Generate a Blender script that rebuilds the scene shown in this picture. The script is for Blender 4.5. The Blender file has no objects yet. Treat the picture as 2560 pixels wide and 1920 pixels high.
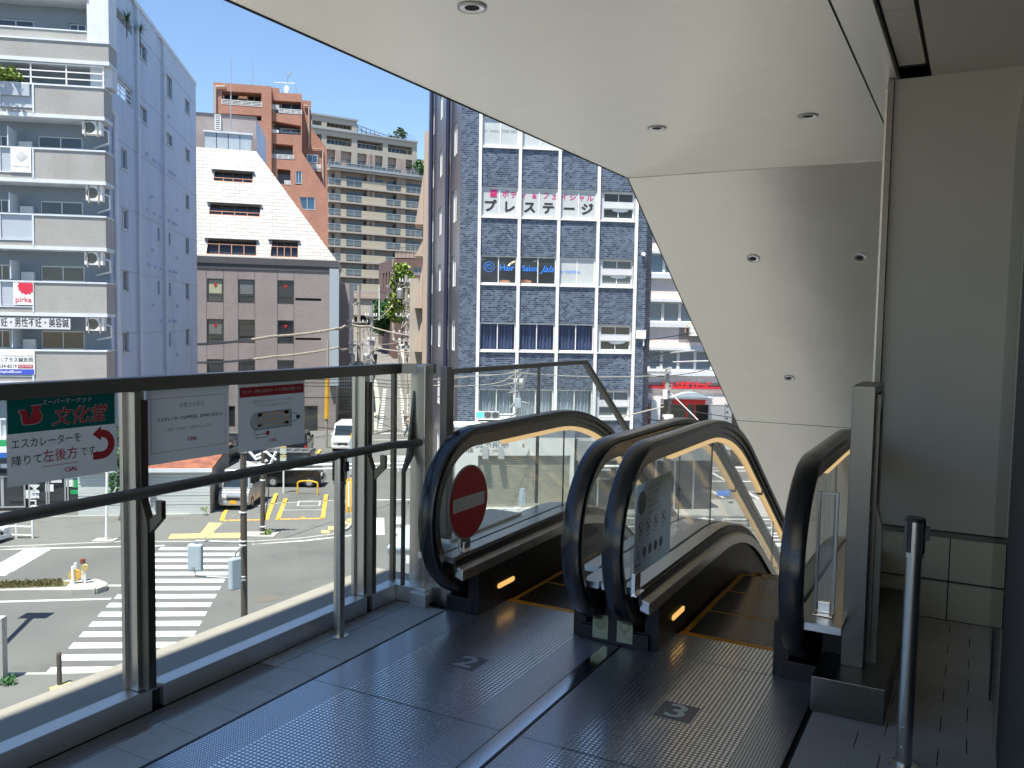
import bpy, bmesh, math, random
from mathutils import Matrix, Vector
from mathutils.geometry import tessellate_polygon
random.seed(7)
sc = bpy.context.scene
C = sc.collection
rad = math.radians
# ---------------------------------------------------------------- camera
FPX, YAW, PIT, ROL, EYE = 2144.8, .49570301, .06767112, .01739464, 1.5
fw = Vector((-math.sin(YAW)*math.cos(PIT), math.cos(YAW)*math.cos(PIT), -math.sin(PIT)))
r0 = Vector((math.cos(YAW), math.sin(YAW), 0)); u0 = r0.cross(fw)
RT = math.cos(ROL)*r0 + math.sin(ROL)*u0; UP = -math.sin(ROL)*r0 + math.cos(ROL)*u0
cam = bpy.data.cameras.new('camera'); co = bpy.data.objects.new('camera', cam); C.objects.link(co)
cam.sensor_width = 36; cam.lens = 36*FPX/2560; cam.clip_start = .05; cam.clip_end = 3000
co.matrix_world = Matrix(((RT.x, UP.x, -fw.x, 0), (RT.y, UP.y, -fw.y, 0), (RT.z, UP.z, -fw.z, EYE), (0, 0, 0, 1)))
sc.camera = co
# ---------------------------------------------------------------- sky and sun
SUN_EL = rad(71); to_sun = Vector((.02*math.cos(SUN_EL), -1*math.cos(SUN_EL), math.sin(SUN_EL))).normalized()
w = bpy.data.worlds.new('World'); sc.world = w; w.use_nodes = True
nt = w.node_tree; sky = nt.nodes.new('ShaderNodeTexSky'); sky.sky_type = 'NISHITA'; sky.sun_disc = False
sky.sun_elevation = SUN_EL; sky.sun_rotation = math.atan2(to_sun.x, to_sun.y); sky.air_density = 1.0; sky.dust_density = .2; sky.ozone_density = 4.5
bg = nt.nodes['Background']; nt.links.new(sky.outputs[0], bg.inputs[0]); bg.inputs[1].default_value = .093
L = bpy.data.lights.new('sun', 'SUN'); L.energy = 4.8; L.angle = rad(.5); L.color = (1, .95, .87)
lo = bpy.data.objects.new('sun', L); C.objects.link(lo); lo.rotation_euler = to_sun.to_track_quat('Z', 'Y').to_euler(); lo.location = (-20, -30, 60)
sc.view_settings.view_transform = 'Standard'; sc.view_settings.look = 'None'; sc.view_settings.gamma = 1
sc.view_settings.exposure = 1.2
sc.cycles.max_bounces = 10; sc.cycles.diffuse_bounces = 6; sc.cycles.glossy_bounces = 5; sc.cycles.transparent_max_bounces = 24
sc.cycles.caustics_reflective = False; sc.cycles.sample_clamp_indirect = 6
# ---------------------------------------------------------------- geometry helpers
ORG = Vector((0, 0, EYE)); GZ = -7.85; Z3 = Vector((0, 0, 1))
HF = Vector((-math.sin(YAW), math.cos(YAW), 0)); HR = r0.copy()
def ray(x, y): return fw + RT*((x-1280)/FPX) - UP*((y-960)/FPX)
def pl(x, y, p, n):
    d = ray(x, y); return ORG + d*((p-ORG).dot(n)/d.dot(n))
def G(x, y, z=GZ): return pl(x, y, Vector((0, 0, z)), Z3)           # a point of the photo's ground plane
def PD(x, y, d): return pl(x, y, ORG+HF*d, HF)                       # a point at horizontal distance d
def cr(ox, oy, *v, s=3.456): return [(q/s + (oy if i % 2 else ox)) for i, q in enumerate(v)]
WM = {}
def wm(o): return WM[o.name] if o else Matrix.Identity(4)
class MB:
    def __init__(s): s.v = []; s.f = []; s.M = None
    def av(s, pts):
        b = len(s.v)
        for p in pts:
            p = Vector(p); s.v.append(s.M @ p if s.M else p)
        return b
    def face(s, pts): b = s.av(pts); s.f.append(tuple(range(b, b+len(pts))))
    def box(s, x0, x1, y0, y1, z0, z1):
        b = s.av([(x, y, z) for z in (z0, z1) for x, y in ((x0, y0), (x1, y0), (x1, y1), (x0, y1))])
        for q in ((0, 3, 2, 1), (4, 5, 6, 7), (0, 1, 5, 4), (1, 2, 6, 5), (2, 3, 7, 6), (3, 0, 4, 7)): s.f.append(tuple(b+i for i in q))
    def hull(s, p8):
        b = s.av(p8)
        for q in ((0, 3, 2, 1), (4, 5, 6, 7), (0, 1, 5, 4), (1, 2, 6, 5), (2, 3, 7, 6), (3, 0, 4, 7)): s.f.append(tuple(b+i for i in q))
    def prism(s, poly, a, b):                                        # poly: 3D points, extruded from offset a to offset b (vectors)
        n = len(poly); i0 = s.av([Vector(p)+a for p in poly]); i1 = s.av([Vector(p)+b for p in poly])
        s.f.append(tuple(i0+i for i in range(n))[::-1]); s.f.append(tuple(i1+i for i in range(n)))
        for i in range(n): j = (i+1) % n; s.f.append((i0+i, i0+j, i1+j, i1+i))
    def tube(s, pts, r, n=10, cap=True, r2=None):
        pts = [Vector(p) for p in pts]; rings = []; m = len(pts); prev = None
        for i, p in enumerate(pts):
            t = (pts[min(i+1, m-1)]-pts[max(i-1, 0)]).normalized()
            a = prev if prev else (Vector((1, 0, 0)) if abs(t.x) < .8 else Vector((0, 1, 0)))
            a = (a - t*a.dot(t)).normalized(); prev = a; b = t.cross(a)
            rr = r if r2 is None else r+(r2-r)*i/(m-1)
            rings.append(s.av([p+(a*math.cos(2*math.pi*k/n)+b*math.sin(2*math.pi*k/n))*rr for k in range(n)]))
        for q0, q1 in zip(rings, rings[1:]):
            for k in range(n): s.f.append((q0+k, q0+(k+1) % n, q1+(k+1) % n, q1+k))
        if cap: s.f.append(tuple(rings[0]+k for k in range(n))[::-1]); s.f.append(tuple(rings[-1]+k for k in range(n)))
    def lathe(s, o, prof, n=24):                                     # prof: (radius, height) about a vertical axis through o
        o = Vector(o); R = [s.av([o+Vector((r*math.cos(2*math.pi*k/n), r*math.sin(2*math.pi*k/n), h)) for k in range(n)]) for r, h in prof]
        for q0, q1 in zip(R, R[1:]):
            for k in range(n): s.f.append((q0+k, q0+(k+1) % n, q1+(k+1) % n, q1+k))
        s.f.append(tuple(R[0]+k for k in range(n))[::-1]); s.f.append(tuple(R[-1]+k for k in range(n)))
    def sweep(s, sec, path, x0=0, closed=False, cap=True):           # sec: (x, normal offset) swept along a (y, z) path
        n = len(sec); m = len(path); R = []
        for i, (y, z) in enumerate(path):
            if closed: a = path[(i-1) % m]; b = path[(i+1) % m]
            else: a = path[max(i-1, 0)]; b = path[min(i+1, m-1)]
            t = Vector((b[0]-a[0], b[1]-a[1])).normalized(); nn = (-t.y, t.x)
            R.append(s.av([(x0+x, y+nn[0]*o, z+nn[1]*o) for x, o in sec]))
        for i in range(m if closed else m-1):
            q0, q1 = R[i], R[(i+1) % m]
            for k in range(n): s.f.append((q0+k, q1+k, q1+(k+1) % n, q0+(k+1) % n))
        if cap and not closed: s.f.append(tuple(R[0]+k for k in range(n))); s.f.append(tuple(R[-1]+k for k in range(n))[::-1])
    def split(s, name, m, parent=None, smooth=False):                # one object per separate piece
        par = list(range(len(s.v)))
        def fd(i):
            while par[i] != i: par[i] = par[par[i]]; i = par[i]
            return i
        for f in s.f:
            for i in f[1:]: par[fd(i)] = fd(f[0])
        gr = {}
        for f in s.f: gr.setdefault(fd(f[0]), []).append(f)
        o = None
        for fs in gr.values():
            q = MB(); mp = {}
            for f in fs:
                for i in f:
                    if i not in mp: mp[i] = len(q.v); q.v.append(s.v[i])
                q.f.append(tuple(mp[i] for i in f))
            o = q.build(name, m, parent, smooth)
        return o
    def build(s, name, m, parent=None, smooth=False, bevel=0):
        me = bpy.data.meshes.new(name); inv = wm(parent).inverted()
        me.from_pydata([inv @ v for v in s.v], [], s.f); me.materials.append(m)
        bm = bmesh.new(); bm.from_mesh(me); bmesh.ops.recalc_face_normals(bm, faces=bm.faces); bm.to_mesh(me); bm.free()
        o = bpy.data.objects.new(name, me); C.objects.link(o)
        if parent: o.parent = parent
        WM[o.name] = wm(parent).copy()
        if smooth:
            for p in me.polygons: p.use_smooth = True
            me.set_sharp_from_angle(angle=rad(35))
        if bevel:
            b = o.modifiers.new('bevel', 'BEVEL'); b.width = bevel; b.segments = 2; b.limit_method = 'ANGLE'
        return o
def tag(o, label, cat, group=None, kind=None):
    if label: o['label'] = label
    if cat: o['category'] = cat
    if group: o['group'] = group
    if kind: o['kind'] = kind
    return o
def thing(name, label, cat, loc=(0, 0, 0), rz=0, group=None):
    o = bpy.data.objects.new(name, None); C.objects.link(o); o.location = loc; o.rotation_euler = (0, 0, rz); o.empty_display_size = .3
    WM[o.name] = Matrix.Translation(loc) @ Matrix.Rotation(rz, 4, 'Z'); return tag(o, label, cat, group)
def struct(o): o['kind'] = 'structure'; return o
def dup(o, loc, rz=0, label=None, parent=None):
    c = o.copy(); C.objects.link(c)
    if parent: c.parent = parent
    else:
        c.location = loc; c.rotation_euler = (0, 0, rz)
        if label: c['label'] = label
    for ch in list(o.children): dup(ch, None, parent=c)
    return c
class Fr:                                                            # a vertical (or any) frame: x along ex, y along up, w towards the viewer
    def __init__(s, o, ex, up=Z3):
        s.o = Vector(o); s.ex = Vector(ex).normalized(); s.up = Vector(up).normalized(); s.n = s.ex.cross(s.up)
        s.M = Matrix(((s.ex.x, s.up.x, s.n.x, s.o.x), (s.ex.y, s.up.y, s.n.y, s.o.y), (s.ex.z, s.up.z, s.n.z, s.o.z), (0, 0, 0, 1)))
    def at(s, px, py, w=0):
        p = pl(px, py, s.o+s.n*w, s.n)-s.o; return (p.dot(s.ex), p.dot(s.up))
    def rect(s, r, w=0):                                             # pixel rect -> local rect
        x0, y0, x1, y1 = r; ym = (y0+y1)/2; xm = (x0+x1)/2
        return (s.at(x0, ym, w)[0], s.at(xm, y1, w)[1], s.at(x1, ym, w)[0], s.at(xm, y0, w)[1])
    def mb(s): m = MB(); m.M = s.M; return m
    def p(s, x, y, w=0): return s.M @ Vector((x, y, w))
    def sub(s, x, y, w=0): return Fr(s.p(x, y, w), s.ex, s.up)
def wall(mb, outer, holes, rev, w=0):                                # flat wall with real openings and their reveals
    loops = [[Vector((x, y, 0)) for x, y in outer]] + [[Vector((x, y, 0)) for x, y in h] for h in holes]
    flat = [v for l in loops for v in l]
    b = mb.av([(v.x, v.y, w) for v in flat])
    for t in tessellate_polygon(loops): mb.f.append(tuple(b+i for i in t))
    for l in loops[1:]:
        for a, c in zip(l, l[1:]+l[:1]): mb.face([(a.x, a.y, w), (c.x, c.y, w), (c.x, c.y, w-rev), (a.x, a.y, w-rev)])
def rc(x0, y0, x1, y1): return [(x0, y0), (x1, y0), (x1, y1), (x0, y1)]
def bar4(m, x0, y0, x1, y1, t, w0, w1):
    m.box(x0, x1, y0, y0+t, w0, w1); m.box(x0, x1, y1-t, y1, w0, w1); m.box(x0, x0+t, y0+t, y1-t, w0, w1); m.box(x1-t, x1, y0+t, y1-t, w0, w1)
def window(fr, r, par, w=-.1, n=2, t=.05, fm=None, pm=None, sill=False, hb=None, curtain=None, folds=9):
    x0, y0, x1, y1 = r; m = fr.mb(); bar4(m, x0+.002, y0+.002, x1-.002, y1-.002, t, w-.03, w+.03)
    for k in range(1, n): xx = x0+(x1-x0)*k/n; m.box(xx-t*.4, xx+t*.4, y0+t, y1-t, w-.02, w+.02)
    if hb: m.box(x0+t, x1-t, y0+(y1-y0)*hb-t*.4, y0+(y1-y0)*hb+t*.4, w-.015, w+.025)
    if sill: m.box(x0-.05, x1+.05, y0-.06, y0-.003, w-.02, .06)
    o = m.build('window', fm or MT['alu'], par)
    m = fr.mb(); m.face([(x0+t*.5, y0+t*.5, w), (x1-t*.5, y0+t*.5, w), (x1-t*.5, y1-t*.5, w), (x0+t*.5, y1-t*.5, w)]); m.build('pane', pm or MT['pane'], o)
    if curtain:
        m = fr.mb(); N = folds*8; wd = x1-x0
        q = [(x0+.04+(wd-.08)*i/N, w-.14+.05*math.sin(2*math.pi*i/8+.8*math.sin(i*.37))) for i in range(N+1)]
        for a, b in zip(q, q[1:]): m.face([(a[0], y0+.03, a[1]), (b[0], y0+.03, b[1]), (b[0], y1-.04, b[1]), (a[0], y1-.04, a[1])])
        m.build('curtain', curtain, o, smooth=True)
    return o
# ---------------------------------------------------------------- materials
MT = {}
def mat(name, col, rough=.6, metal=0, var=.12, sc_=3., bump=0, spec=None, stretch=None, emit=None, es=1, dirt=None):
    m = bpy.data.materials.new(name); m.use_nodes = True; n = m.node_tree; b = n.nodes['Principled BSDF']
    b.inputs['Roughness'].default_value = rough; b.inputs['Metallic'].default_value = metal
    if spec is not None: b.inputs['Specular IOR Level'].default_value = spec
    c = (*col, 1); tc = n.nodes.new('ShaderNodeTexCoord'); mp = n.nodes.new('ShaderNodeMapping'); n.links.new(tc.outputs['Object'], mp.inputs[0])
    if stretch: mp.inputs['Scale'].default_value = stretch
    nz = n.nodes.new('ShaderNodeTexNoise'); nz.inputs['Scale'].default_value = sc_; nz.inputs['Detail'].default_value = 5; n.links.new(mp.outputs[0], nz.inputs['Vector'])
    mx = n.nodes.new('ShaderNodeMix'); mx.data_type = 'RGBA'
    mx.inputs['A'].default_value = (*[x*(1-var) for x in col], 1); mx.inputs['B'].default_value = (*[min(1, x*(1+var)) for x in (dirt or col)], 1)
    n.links.new(nz.outputs['Fac'], mx.inputs['Factor']); n.links.new(mx.outputs['Result'], b.inputs['Base Color'])
    rr = n.nodes.new('ShaderNodeMapRange'); rr.inputs['To Min'].default_value = rough*.85; rr.inputs['To Max'].default_value = min(1, rough*1.15)
    n.links.new(nz.outputs['Fac'], rr.inputs['Value']); n.links.new(rr.outputs[0], b.inputs['Roughness'])
    if bump:
        bp = n.nodes.new('ShaderNodeBump'); bp.inputs['Strength'].default_value = bump; bp.inputs['Distance'].default_value = .01
        n2 = n.nodes.new('ShaderNodeTexNoise'); n2.inputs['Scale'].default_value = sc_*12; n.links.new(mp.outputs[0], n2.inputs['Vector'])
        n.links.new(n2.outputs['Fac'], bp.inputs['Height']); n.links.new(bp.outputs[0], b.inputs['Normal'])
    if emit: b.inputs['Emission Color'].default_value = (*emit, 1); b.inputs['Emission Strength'].default_value = es
    MT[name] = m; return m
def tiles(name, c1, c2, mort, bw, bh, ms=.012, rough=.5, off=.5, dark=None, horiz=False, bias=0, spec=None, bump=.2):
    m = mat(name, c1, rough, 0, .1, spec=spec); n = m.node_tree; b = n.nodes['Principled BSDF']
    tc = n.nodes.new('ShaderNodeTexCoord'); sp = n.nodes.new('ShaderNodeSeparateXYZ'); n.links.new(tc.outputs['Object'], sp.inputs[0])
    cb = n.nodes.new('ShaderNodeCombineXYZ')
    if horiz: n.links.new(sp.outputs[0], cb.inputs[0]); n.links.new(sp.outputs[1], cb.inputs[1])
    else:
        ad = n.nodes.new('ShaderNodeMath'); n.links.new(sp.outputs[0], ad.inputs[0]); n.links.new(sp.outputs[1], ad.inputs[1]); n.links.new(ad.outputs[0], cb.inputs[0]); n.links.new(sp.outputs[2], cb.inputs[1])
    br = n.nodes.new('ShaderNodeTexBrick'); n.links.new(cb.outputs[0], br.inputs['Vector']); br.inputs['Scale'].default_value = 1
    br.offset = off; br.inputs['Brick Width'].default_value = bw; br.inputs['Row Height'].default_value = bh; br.inputs['Mortar Size'].default_value = ms; br.inputs['Bias'].default_value = bias
    for k, v in (('Color1', c1), ('Color2', c2), ('Mortar', mort)): br.inputs[k].default_value = (*v, 1)
    mx = n.nodes.new('ShaderNodeMix'); mx.data_type = 'RGBA'; mx.blend_type = 'MULTIPLY'; mx.inputs['Factor'].default_value = 1
    nz = n.nodes.new('ShaderNodeTexNoise'); nz.inputs['Scale'].default_value = .6; nz.inputs['Detail'].default_value = 6; n.links.new(tc.outputs['Object'], nz.inputs['Vector'])
    mr = n.nodes.new('ShaderNodeMapRange'); mr.inputs['To Min'].default_value = .8; mr.inputs['To Max'].default_value = 1.2; n.links.new(nz.outputs['Fac'], mr.inputs['Value'])
    n.links.new(br.outputs['Color'], mx.inputs['A']); n.links.new(mr.outputs[0], mx.inputs['B']); n.links.new(mx.outputs['Result'], b.inputs['Base Color'])
    if bump:
        bp = n.nodes.new('ShaderNodeBump'); bp.inputs['Strength'].default_value = bump; bp.inputs['Distance'].default_value = .01; bp.invert = True
        n.links.new(br.outputs['Fac'], bp.inputs['Height']); n.links.new(bp.outputs[0], b.inputs['Normal'])
    return m
def glass(name, tint, refl=1.0, rough=.02):
    m = bpy.data.materials.new(name); m.use_nodes = True; n = m.node_tree; n.nodes.clear()
    o = n.nodes.new('ShaderNodeOutputMaterial'); t = n.nodes.new('ShaderNodeBsdfTransparent'); t.inputs[0].default_value = (*tint, 1)
    g = n.nodes.new('ShaderNodeBsdfGlossy'); g.inputs['Roughness'].default_value = rough
    lw = n.nodes.new('ShaderNodeLayerWeight'); fz = n.nodes.new('ShaderNodeMath'); fz.operation = 'POWER'; fz.inputs[1].default_value = 4.5; n.links.new(lw.outputs['Facing'], fz.inputs[0])
    ml = n.nodes.new('ShaderNodeMath'); ml.operation = 'MULTIPLY_ADD'; ml.inputs[1].default_value = .8*refl; ml.inputs[2].default_value = .04*refl
    x = n.nodes.new('ShaderNodeMixShader'); n.links.new(fz.outputs[0], ml.inputs[0]); n.links.new(ml.outputs[0], x.inputs[0]); n.links.new(t.outputs[0], x.inputs[1]); n.links.new(g.outputs[0], x.inputs[2]); n.links.new(x.outputs[0], o.inputs[0])
    MT[name] = m; return m
def dots(name, dx, dy, rr, c0, c1, stripe=False, axis=0, rough=(.5, .22)):
    m = mat(name, c0, .4, 1, .1); n = m.node_tree; b = n.nodes['Principled BSDF']; N = n.nodes.new; K = n.links.new
    tc = N('ShaderNodeTexCoord'); sp = N('ShaderNodeSeparateXYZ'); K(tc.outputs['Object'], sp.inputs[0])
    def mth(op, a, b_=None, c_=None):
        q = N('ShaderNodeMath'); q.operation = op
        for i, v in enumerate((a, b_, c_)):
            if v is None: continue
            if isinstance(v, (int, float)): q.inputs[i].default_value = v
            else: K(v, q.inputs[i])
        return q.outputs[0]
    fx = mth('PINGPONG', mth('DIVIDE', sp.outputs[axis], dx), .5)
    if stripe: mask = mth('GREATER_THAN', fx, .25)
    else:
        cell = mth('FLOOR', mth('DIVIDE', sp.outputs[0], dx)); shift = mth('MULTIPLY', mth('MODULO', cell, 2), .0)
        gx = mth('SUBTRACT', mth('FRACT', mth('DIVIDE', sp.outputs[0], dx)), .5); gy = mth('SUBTRACT', mth('FRACT', mth('ADD', mth('DIVIDE', sp.outputs[1], dy), shift)), .5)
        d2 = mth('ADD', mth('POWER', mth('ABSOLUTE', mth('DIVIDE', gx, rr)), 3), mth('POWER', mth('ABSOLUTE', mth('DIVIDE', gy, rr)), 3)); mask = mth('LESS_THAN', d2, 1)
    mx = N('ShaderNodeMix'); mx.data_type = 'RGBA'; mx.inputs['A'].default_value = (*c0, 1); mx.inputs['B'].default_value = (*c1, 1); K(mask, mx.inputs['Factor']); K(mx.outputs['Result'], b.inputs['Base Color'])
    q = N('ShaderNodeMapRange'); q.inputs['To Min'].default_value = rough[0]; q.inputs['To Max'].default_value = rough[1]; K(mask, q.inputs['Value']); K(q.outputs[0], b.inputs['Roughness'])
    return m
def text(s, size, m, par, fr, x=0, y=0, w=.004, name='lettering', bold=0, sx=1, shear=0, align='CENTER', mirror=False, vert=False):
    cu = bpy.data.curves.new('t', 'FONT'); cu.body = s; cu.size = size; cu.align_x = align; cu.align_y = 'CENTER'; cu.offset = bold*size; cu.shear = shear; cu.resolution_u = 3; cu.space_line = .9
    ob = bpy.data.objects.new('t', cu); C.objects.link(ob); bpy.context.view_layer.update()
    me = bpy.data.meshes.new_from_object(ob.evaluated_get(bpy.context.evaluated_depsgraph_get())); bpy.data.objects.remove(ob); bpy.data.curves.remove(cu)
    Mx = fr.M @ Matrix.Translation((x, y, w)) @ Matrix.Diagonal((-sx if mirror else sx, 1, 1, 1))
    me.transform(wm(par).inverted() @ Mx); me.materials.clear(); me.materials.append(m)
    o = bpy.data.objects.new(name, me); C.objects.link(o)
    if par: o.parent = par
    WM[o.name] = wm(par).copy(); return o
def disc(m, x, y, r, w, n=24, ry=None): m.face([(x+r*math.cos(2*math.pi*k/n), y+(ry or r)*math.sin(2*math.pi*k/n), w) for k in range(n)])
def ring(m, x, y, r, t, w, n=28, a0=0, a1=360):
    for k in range(n):
        a, b = rad(a0+(a1-a0)*k/n), rad(a0+(a1-a0)*(k+1)/n)
        m.face([(x+r*math.cos(a), y+r*math.sin(a), w), (x+r*math.cos(b), y+r*math.sin(b), w), (x+(r-t)*math.cos(b), y+(r-t)*math.sin(b), w), (x+(r-t)*math.cos(a), y+(r-t)*math.sin(a), w)])
def rf(m, x0, y0, x1, y1, w): m.face([(x0, y0, w), (x1, y0, w), (x1, y1, w), (x0, y1, w)])
mat('alu', (.5, .51, .52), .4, .6); mat('paver_l', (.62, .6, .56), .6, 0, .1, 4); mat('white', (.78, .78, .76), .5); mat('black', (.015, .015, .018), .4); mat('rubber', (.008, .009, .012), .22, spec=.6)
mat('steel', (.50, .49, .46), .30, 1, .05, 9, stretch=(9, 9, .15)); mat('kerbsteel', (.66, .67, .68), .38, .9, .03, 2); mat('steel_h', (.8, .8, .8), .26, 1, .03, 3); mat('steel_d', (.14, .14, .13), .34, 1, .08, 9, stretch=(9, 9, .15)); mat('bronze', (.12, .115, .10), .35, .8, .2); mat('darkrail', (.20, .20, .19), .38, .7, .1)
mat('pane', (.03, .035, .04), .06, 0, .4, 1.2, spec=.8); mat('pane_blue', (.04, .09, .16), .05, 0, .6, .8, spec=.9); mat('pane_grey', (.15, .17, .17), .08, 0, .3, 1)
mat('pane_light', (.5, .53, .52), .15, 0, .15, 1); mat('lace', (.62, .64, .64), .8, 0, .25, 2, stretch=(14, 14, .5)); mat('curtain_blue', (.13, .16, .28), .8, 0, .15)
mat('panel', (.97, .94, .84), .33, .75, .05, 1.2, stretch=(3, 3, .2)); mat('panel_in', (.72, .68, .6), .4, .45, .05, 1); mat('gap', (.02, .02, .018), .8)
mat('concrete', (.36, .35, .33), .8, 0, .15, 4, .3); mat('stone', (.56, .56, .54), .55, 0, .2, 5, .25); mat('ledge', (.29, .27, .235), .7, 0, .08, 4, .15)
mat('deckmetal', (.56, .57, .57), .3, .9, .1, 3); mat('skirt', (.010, .010, .011), .42, 0, spec=.35); mat('guide', (.16, .155, .14), .3, .9, .1)
mat('glow', (.55, .45, .28), .5, emit=(1, .68, .32), es=.30); mat('glow2', (.6, .4, .15), .5, emit=(1, .55, .16), es=.42); mat('yellow', (.75, .36, .03), .5); mat('orange', (.8, .38, .03), .6, 0, .3, 6)
mat('red', (.55, .03, .04), .5); mat('posterwhite', (.62, .63, .63), .5); mat('sheetpaper', (.85, .87, .88), .5); mat('sheetgreen', (0, .16, .15), .5); mat('boardwhite', (.78, .82, .76), .3); mat('green_p', (0, .10, .09), .5); mat('ink', (.02, .02, .02), .6); mat('redprint', (.45, .03, .05), .6); mat('greyprint', (.25, .26, .27), .6)
mat('asphalt', (.118, .119, .115), .85, 0, .3, .35, .4); mat('asphalt2', (.138, .137, .130), .85, 0, .18, .7, .4); mat('paint', (.62, .62, .6), .7, 0, .12, 5); mat('kerb', (.33, .325, .3), .85, 0, .12, 3)
mat('tactile', (.50, .39, .17), .8, 0, .12, 4); mat('yellowpaint', (.75, .4, .02), .6, 0, .25, 6); mat('bluepaint', (.05, .17, .5), .7); mat('whitepipe', (.8, .8, .78), .4); mat('galv', (.42, .43, .43), .45, .6); mat('brownpole', (.09, .075, .06), .5, .2)
mat('concpole', (.33, .31, .27), .85, 0, .15, 3); mat('boxblue', (.38, .45, .5), .5); mat('cable', (.03, .03, .03), .6); mat('cable_l', (.36, .33, .28), .7); mat('rust', (.2, .07, .045), .8, 0, .5, 3)
for k_ in ('sheetpaper', 'sheetgreen', 'boardwhite'):                                  # thin printed paper lets some daylight through
    n = MT[k_].node_tree; tr = n.nodes.new('ShaderNodeBsdfTranslucent'); mx = n.nodes.new('ShaderNodeMixShader'); mx.inputs[0].default_value = .2 if k_ != 'boardwhite' else .55; b = n.nodes['Principled BSDF']
    tr.inputs[0].default_value = {'sheetpaper': (.62, .68, .74, 1), 'sheetgreen': (.0, .14, .14, 1), 'boardwhite': (.93, .97, .90, 1)}[k_]
    n.links.new(b.outputs[0], mx.inputs[1]); n.links.new(tr.outputs[0], mx.inputs[2]); n.links.new(mx.outputs[0], n.nodes['Material Output'].inputs[0])
def worn(k, c2, sc_, lo, hi, amt=1.0, stretch=(1, 1, 1)):            # weathering: a second colour shows through in noise-shaped patches
    n = MT[k].node_tree; b = n.nodes['Principled BSDF']; src = b.inputs['Base Color'].links[0].from_socket; tc = n.nodes.new('ShaderNodeTexCoord'); mp = n.nodes.new('ShaderNodeMapping'); mp.inputs['Scale'].default_value = stretch
    nz = n.nodes.new('ShaderNodeTexNoise'); nz.inputs['Scale'].default_value = sc_; nz.inputs['Detail'].default_value = 9; nz.inputs['Roughness'].default_value = .65; mr = n.nodes.new('ShaderNodeMapRange')
    for q, v in (('From Min', lo), ('From Max', hi), ('To Max', amt)): mr.inputs[q].default_value = v
    mx = n.nodes.new('ShaderNodeMix'); mx.data_type = 'RGBA'; mx.inputs['B'].default_value = (*c2, 1); L_ = n.links.new
    L_(tc.outputs['Object'], mp.inputs[0]); L_(mp.outputs[0], nz.inputs['Vector']); L_(nz.outputs['Fac'], mr.inputs['Value']); L_(mr.outputs[0], mx.inputs['Factor']); L_(src, mx.inputs['A']); L_(mx.outputs['Result'], b.inputs['Base Color'])
worn('paint', (.2, .2, .19), 2.2, .58, .72, .75); worn('asphalt', (.085, .085, .082), .22, .55, .62, .55); worn('asphalt', (.19, .19, .18), 1.1, .6, .75, .5, (1, .15, 1)); worn('asphalt2', (.10, .10, .095), .5, .56, .62, .5)
worn('orange', (.2, .19, .17), 5, .5, .62, .8); worn('ledge', (.2, .19, .17), 3, .5, .7, .5); worn('rust', (.35, .13, .07), 1.5, .45, .6, .7)
n = MT['panel'].node_tree; bp = n.nodes.new('ShaderNodeBump'); bp.inputs['Strength'].default_value = .5; bp.inputs['Distance'].default_value = .03; nz = n.nodes.new('ShaderNodeTexNoise'); nz.inputs['Scale'].default_value = .9; nz.inputs['Detail'].default_value = 1
tc = n.nodes.new('ShaderNodeTexCoord'); mp = n.nodes.new('ShaderNodeMapping'); mp.inputs['Scale'].default_value = (1.2, .35, 1); n.links.new(tc.outputs['Object'], mp.inputs[0]); n.links.new(mp.outputs[0], nz.inputs['Vector']); n.links.new(nz.outputs['Fac'], bp.inputs['Height']); n.links.new(bp.outputs[0], n.nodes['Principled BSDF'].inputs['Normal'])
glass('glass', (.95, .975, .96), .7); glass('glass_clear', (.97, .985, .98), .9); glass('winglass', (.7, .75, .8), 1.2)
mat('carwhite', (.7, .7, .7), .25, .1, .03, spec=.7); mat('carsilver', (.45, .46, .47), .3, .6, .03); mat('carblack', (.012, .012, .014), .15, .2, spec=.8); mat('carglass', (.02, .03, .035), .05, spec=.9); mat('tyre', (.02, .02, .02), .8); mat('lamp_red', (.5, .02, .02), .3); mat('lamp_clear', (.7, .7, .7), .1)
# ================================================================ STATION DECK
XR = -2.755                                                          # the railing line
# floor slab and pavers
m = MB(); m.box(-3.0, 3.2, .88, 4.06, -.4, -.012); m.box(-3.0, -2.4, 4.06, 4.2, -.4, -.012); m.box(-.52, 3.2, 4.06, 5.05, -.4, -.012)
struct(m.build('floor', MT['gap']))
m = MB(); m.box(-2.72, 3.2, -9.5, .877, -.4, 0); m.box(-4.5, 6, -30, -9.503, -.4, 0); struct(m.build('bounce_floor', MT['paver_l']))  # unseen pale floor and plaza behind the viewer, added to bounce sunlight in
tiles('paver', (.2, .2, .195), (.235, .235, .225), (.05, .05, .05), .6, .3, .004, .55, 0, horiz=True, bump=.1)
m = MB()                                                             # left strip of stone tiles, real joints
ys = [.8845+.2055*k for k in range(18)]
for a, b in zip(ys, ys[1:]):
    if b > 3.9: break
    if a < 2.72: m.box(-2.603, -2.40, a+.002, b-.002, -.012, 0)
    else: b = min(b, 3.74); m.box(-2.715, -2.623, a+.003, b-.003, -.012, 0); m.box(-2.617, -2.40, a+.003, b-.003, -.012, 0)
struct(m.build('floor_tiles', MT['stone']))
m = MB(); r_ = random.Random(3)
yy = 1.0; k = 0
while yy < 4.95:
    xx = -.505-(k % 2)*.09
    while xx < 3.1:
        a = max(xx, -.505); b = min(xx+.27, 3.19)
        if b-a > .02: m.box(a+.002, b-.002, yy+.002, min(yy+.148, 4.965), -.012, r_.uniform(-.001, 0))
        xx += .27
    yy += .15; k += 1
mat('paver_dark', (.52, .48, .43), .6, 0, .2, 5, .2)
struct(m.build('floor_pavers', MT['paver_dark']))
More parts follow.
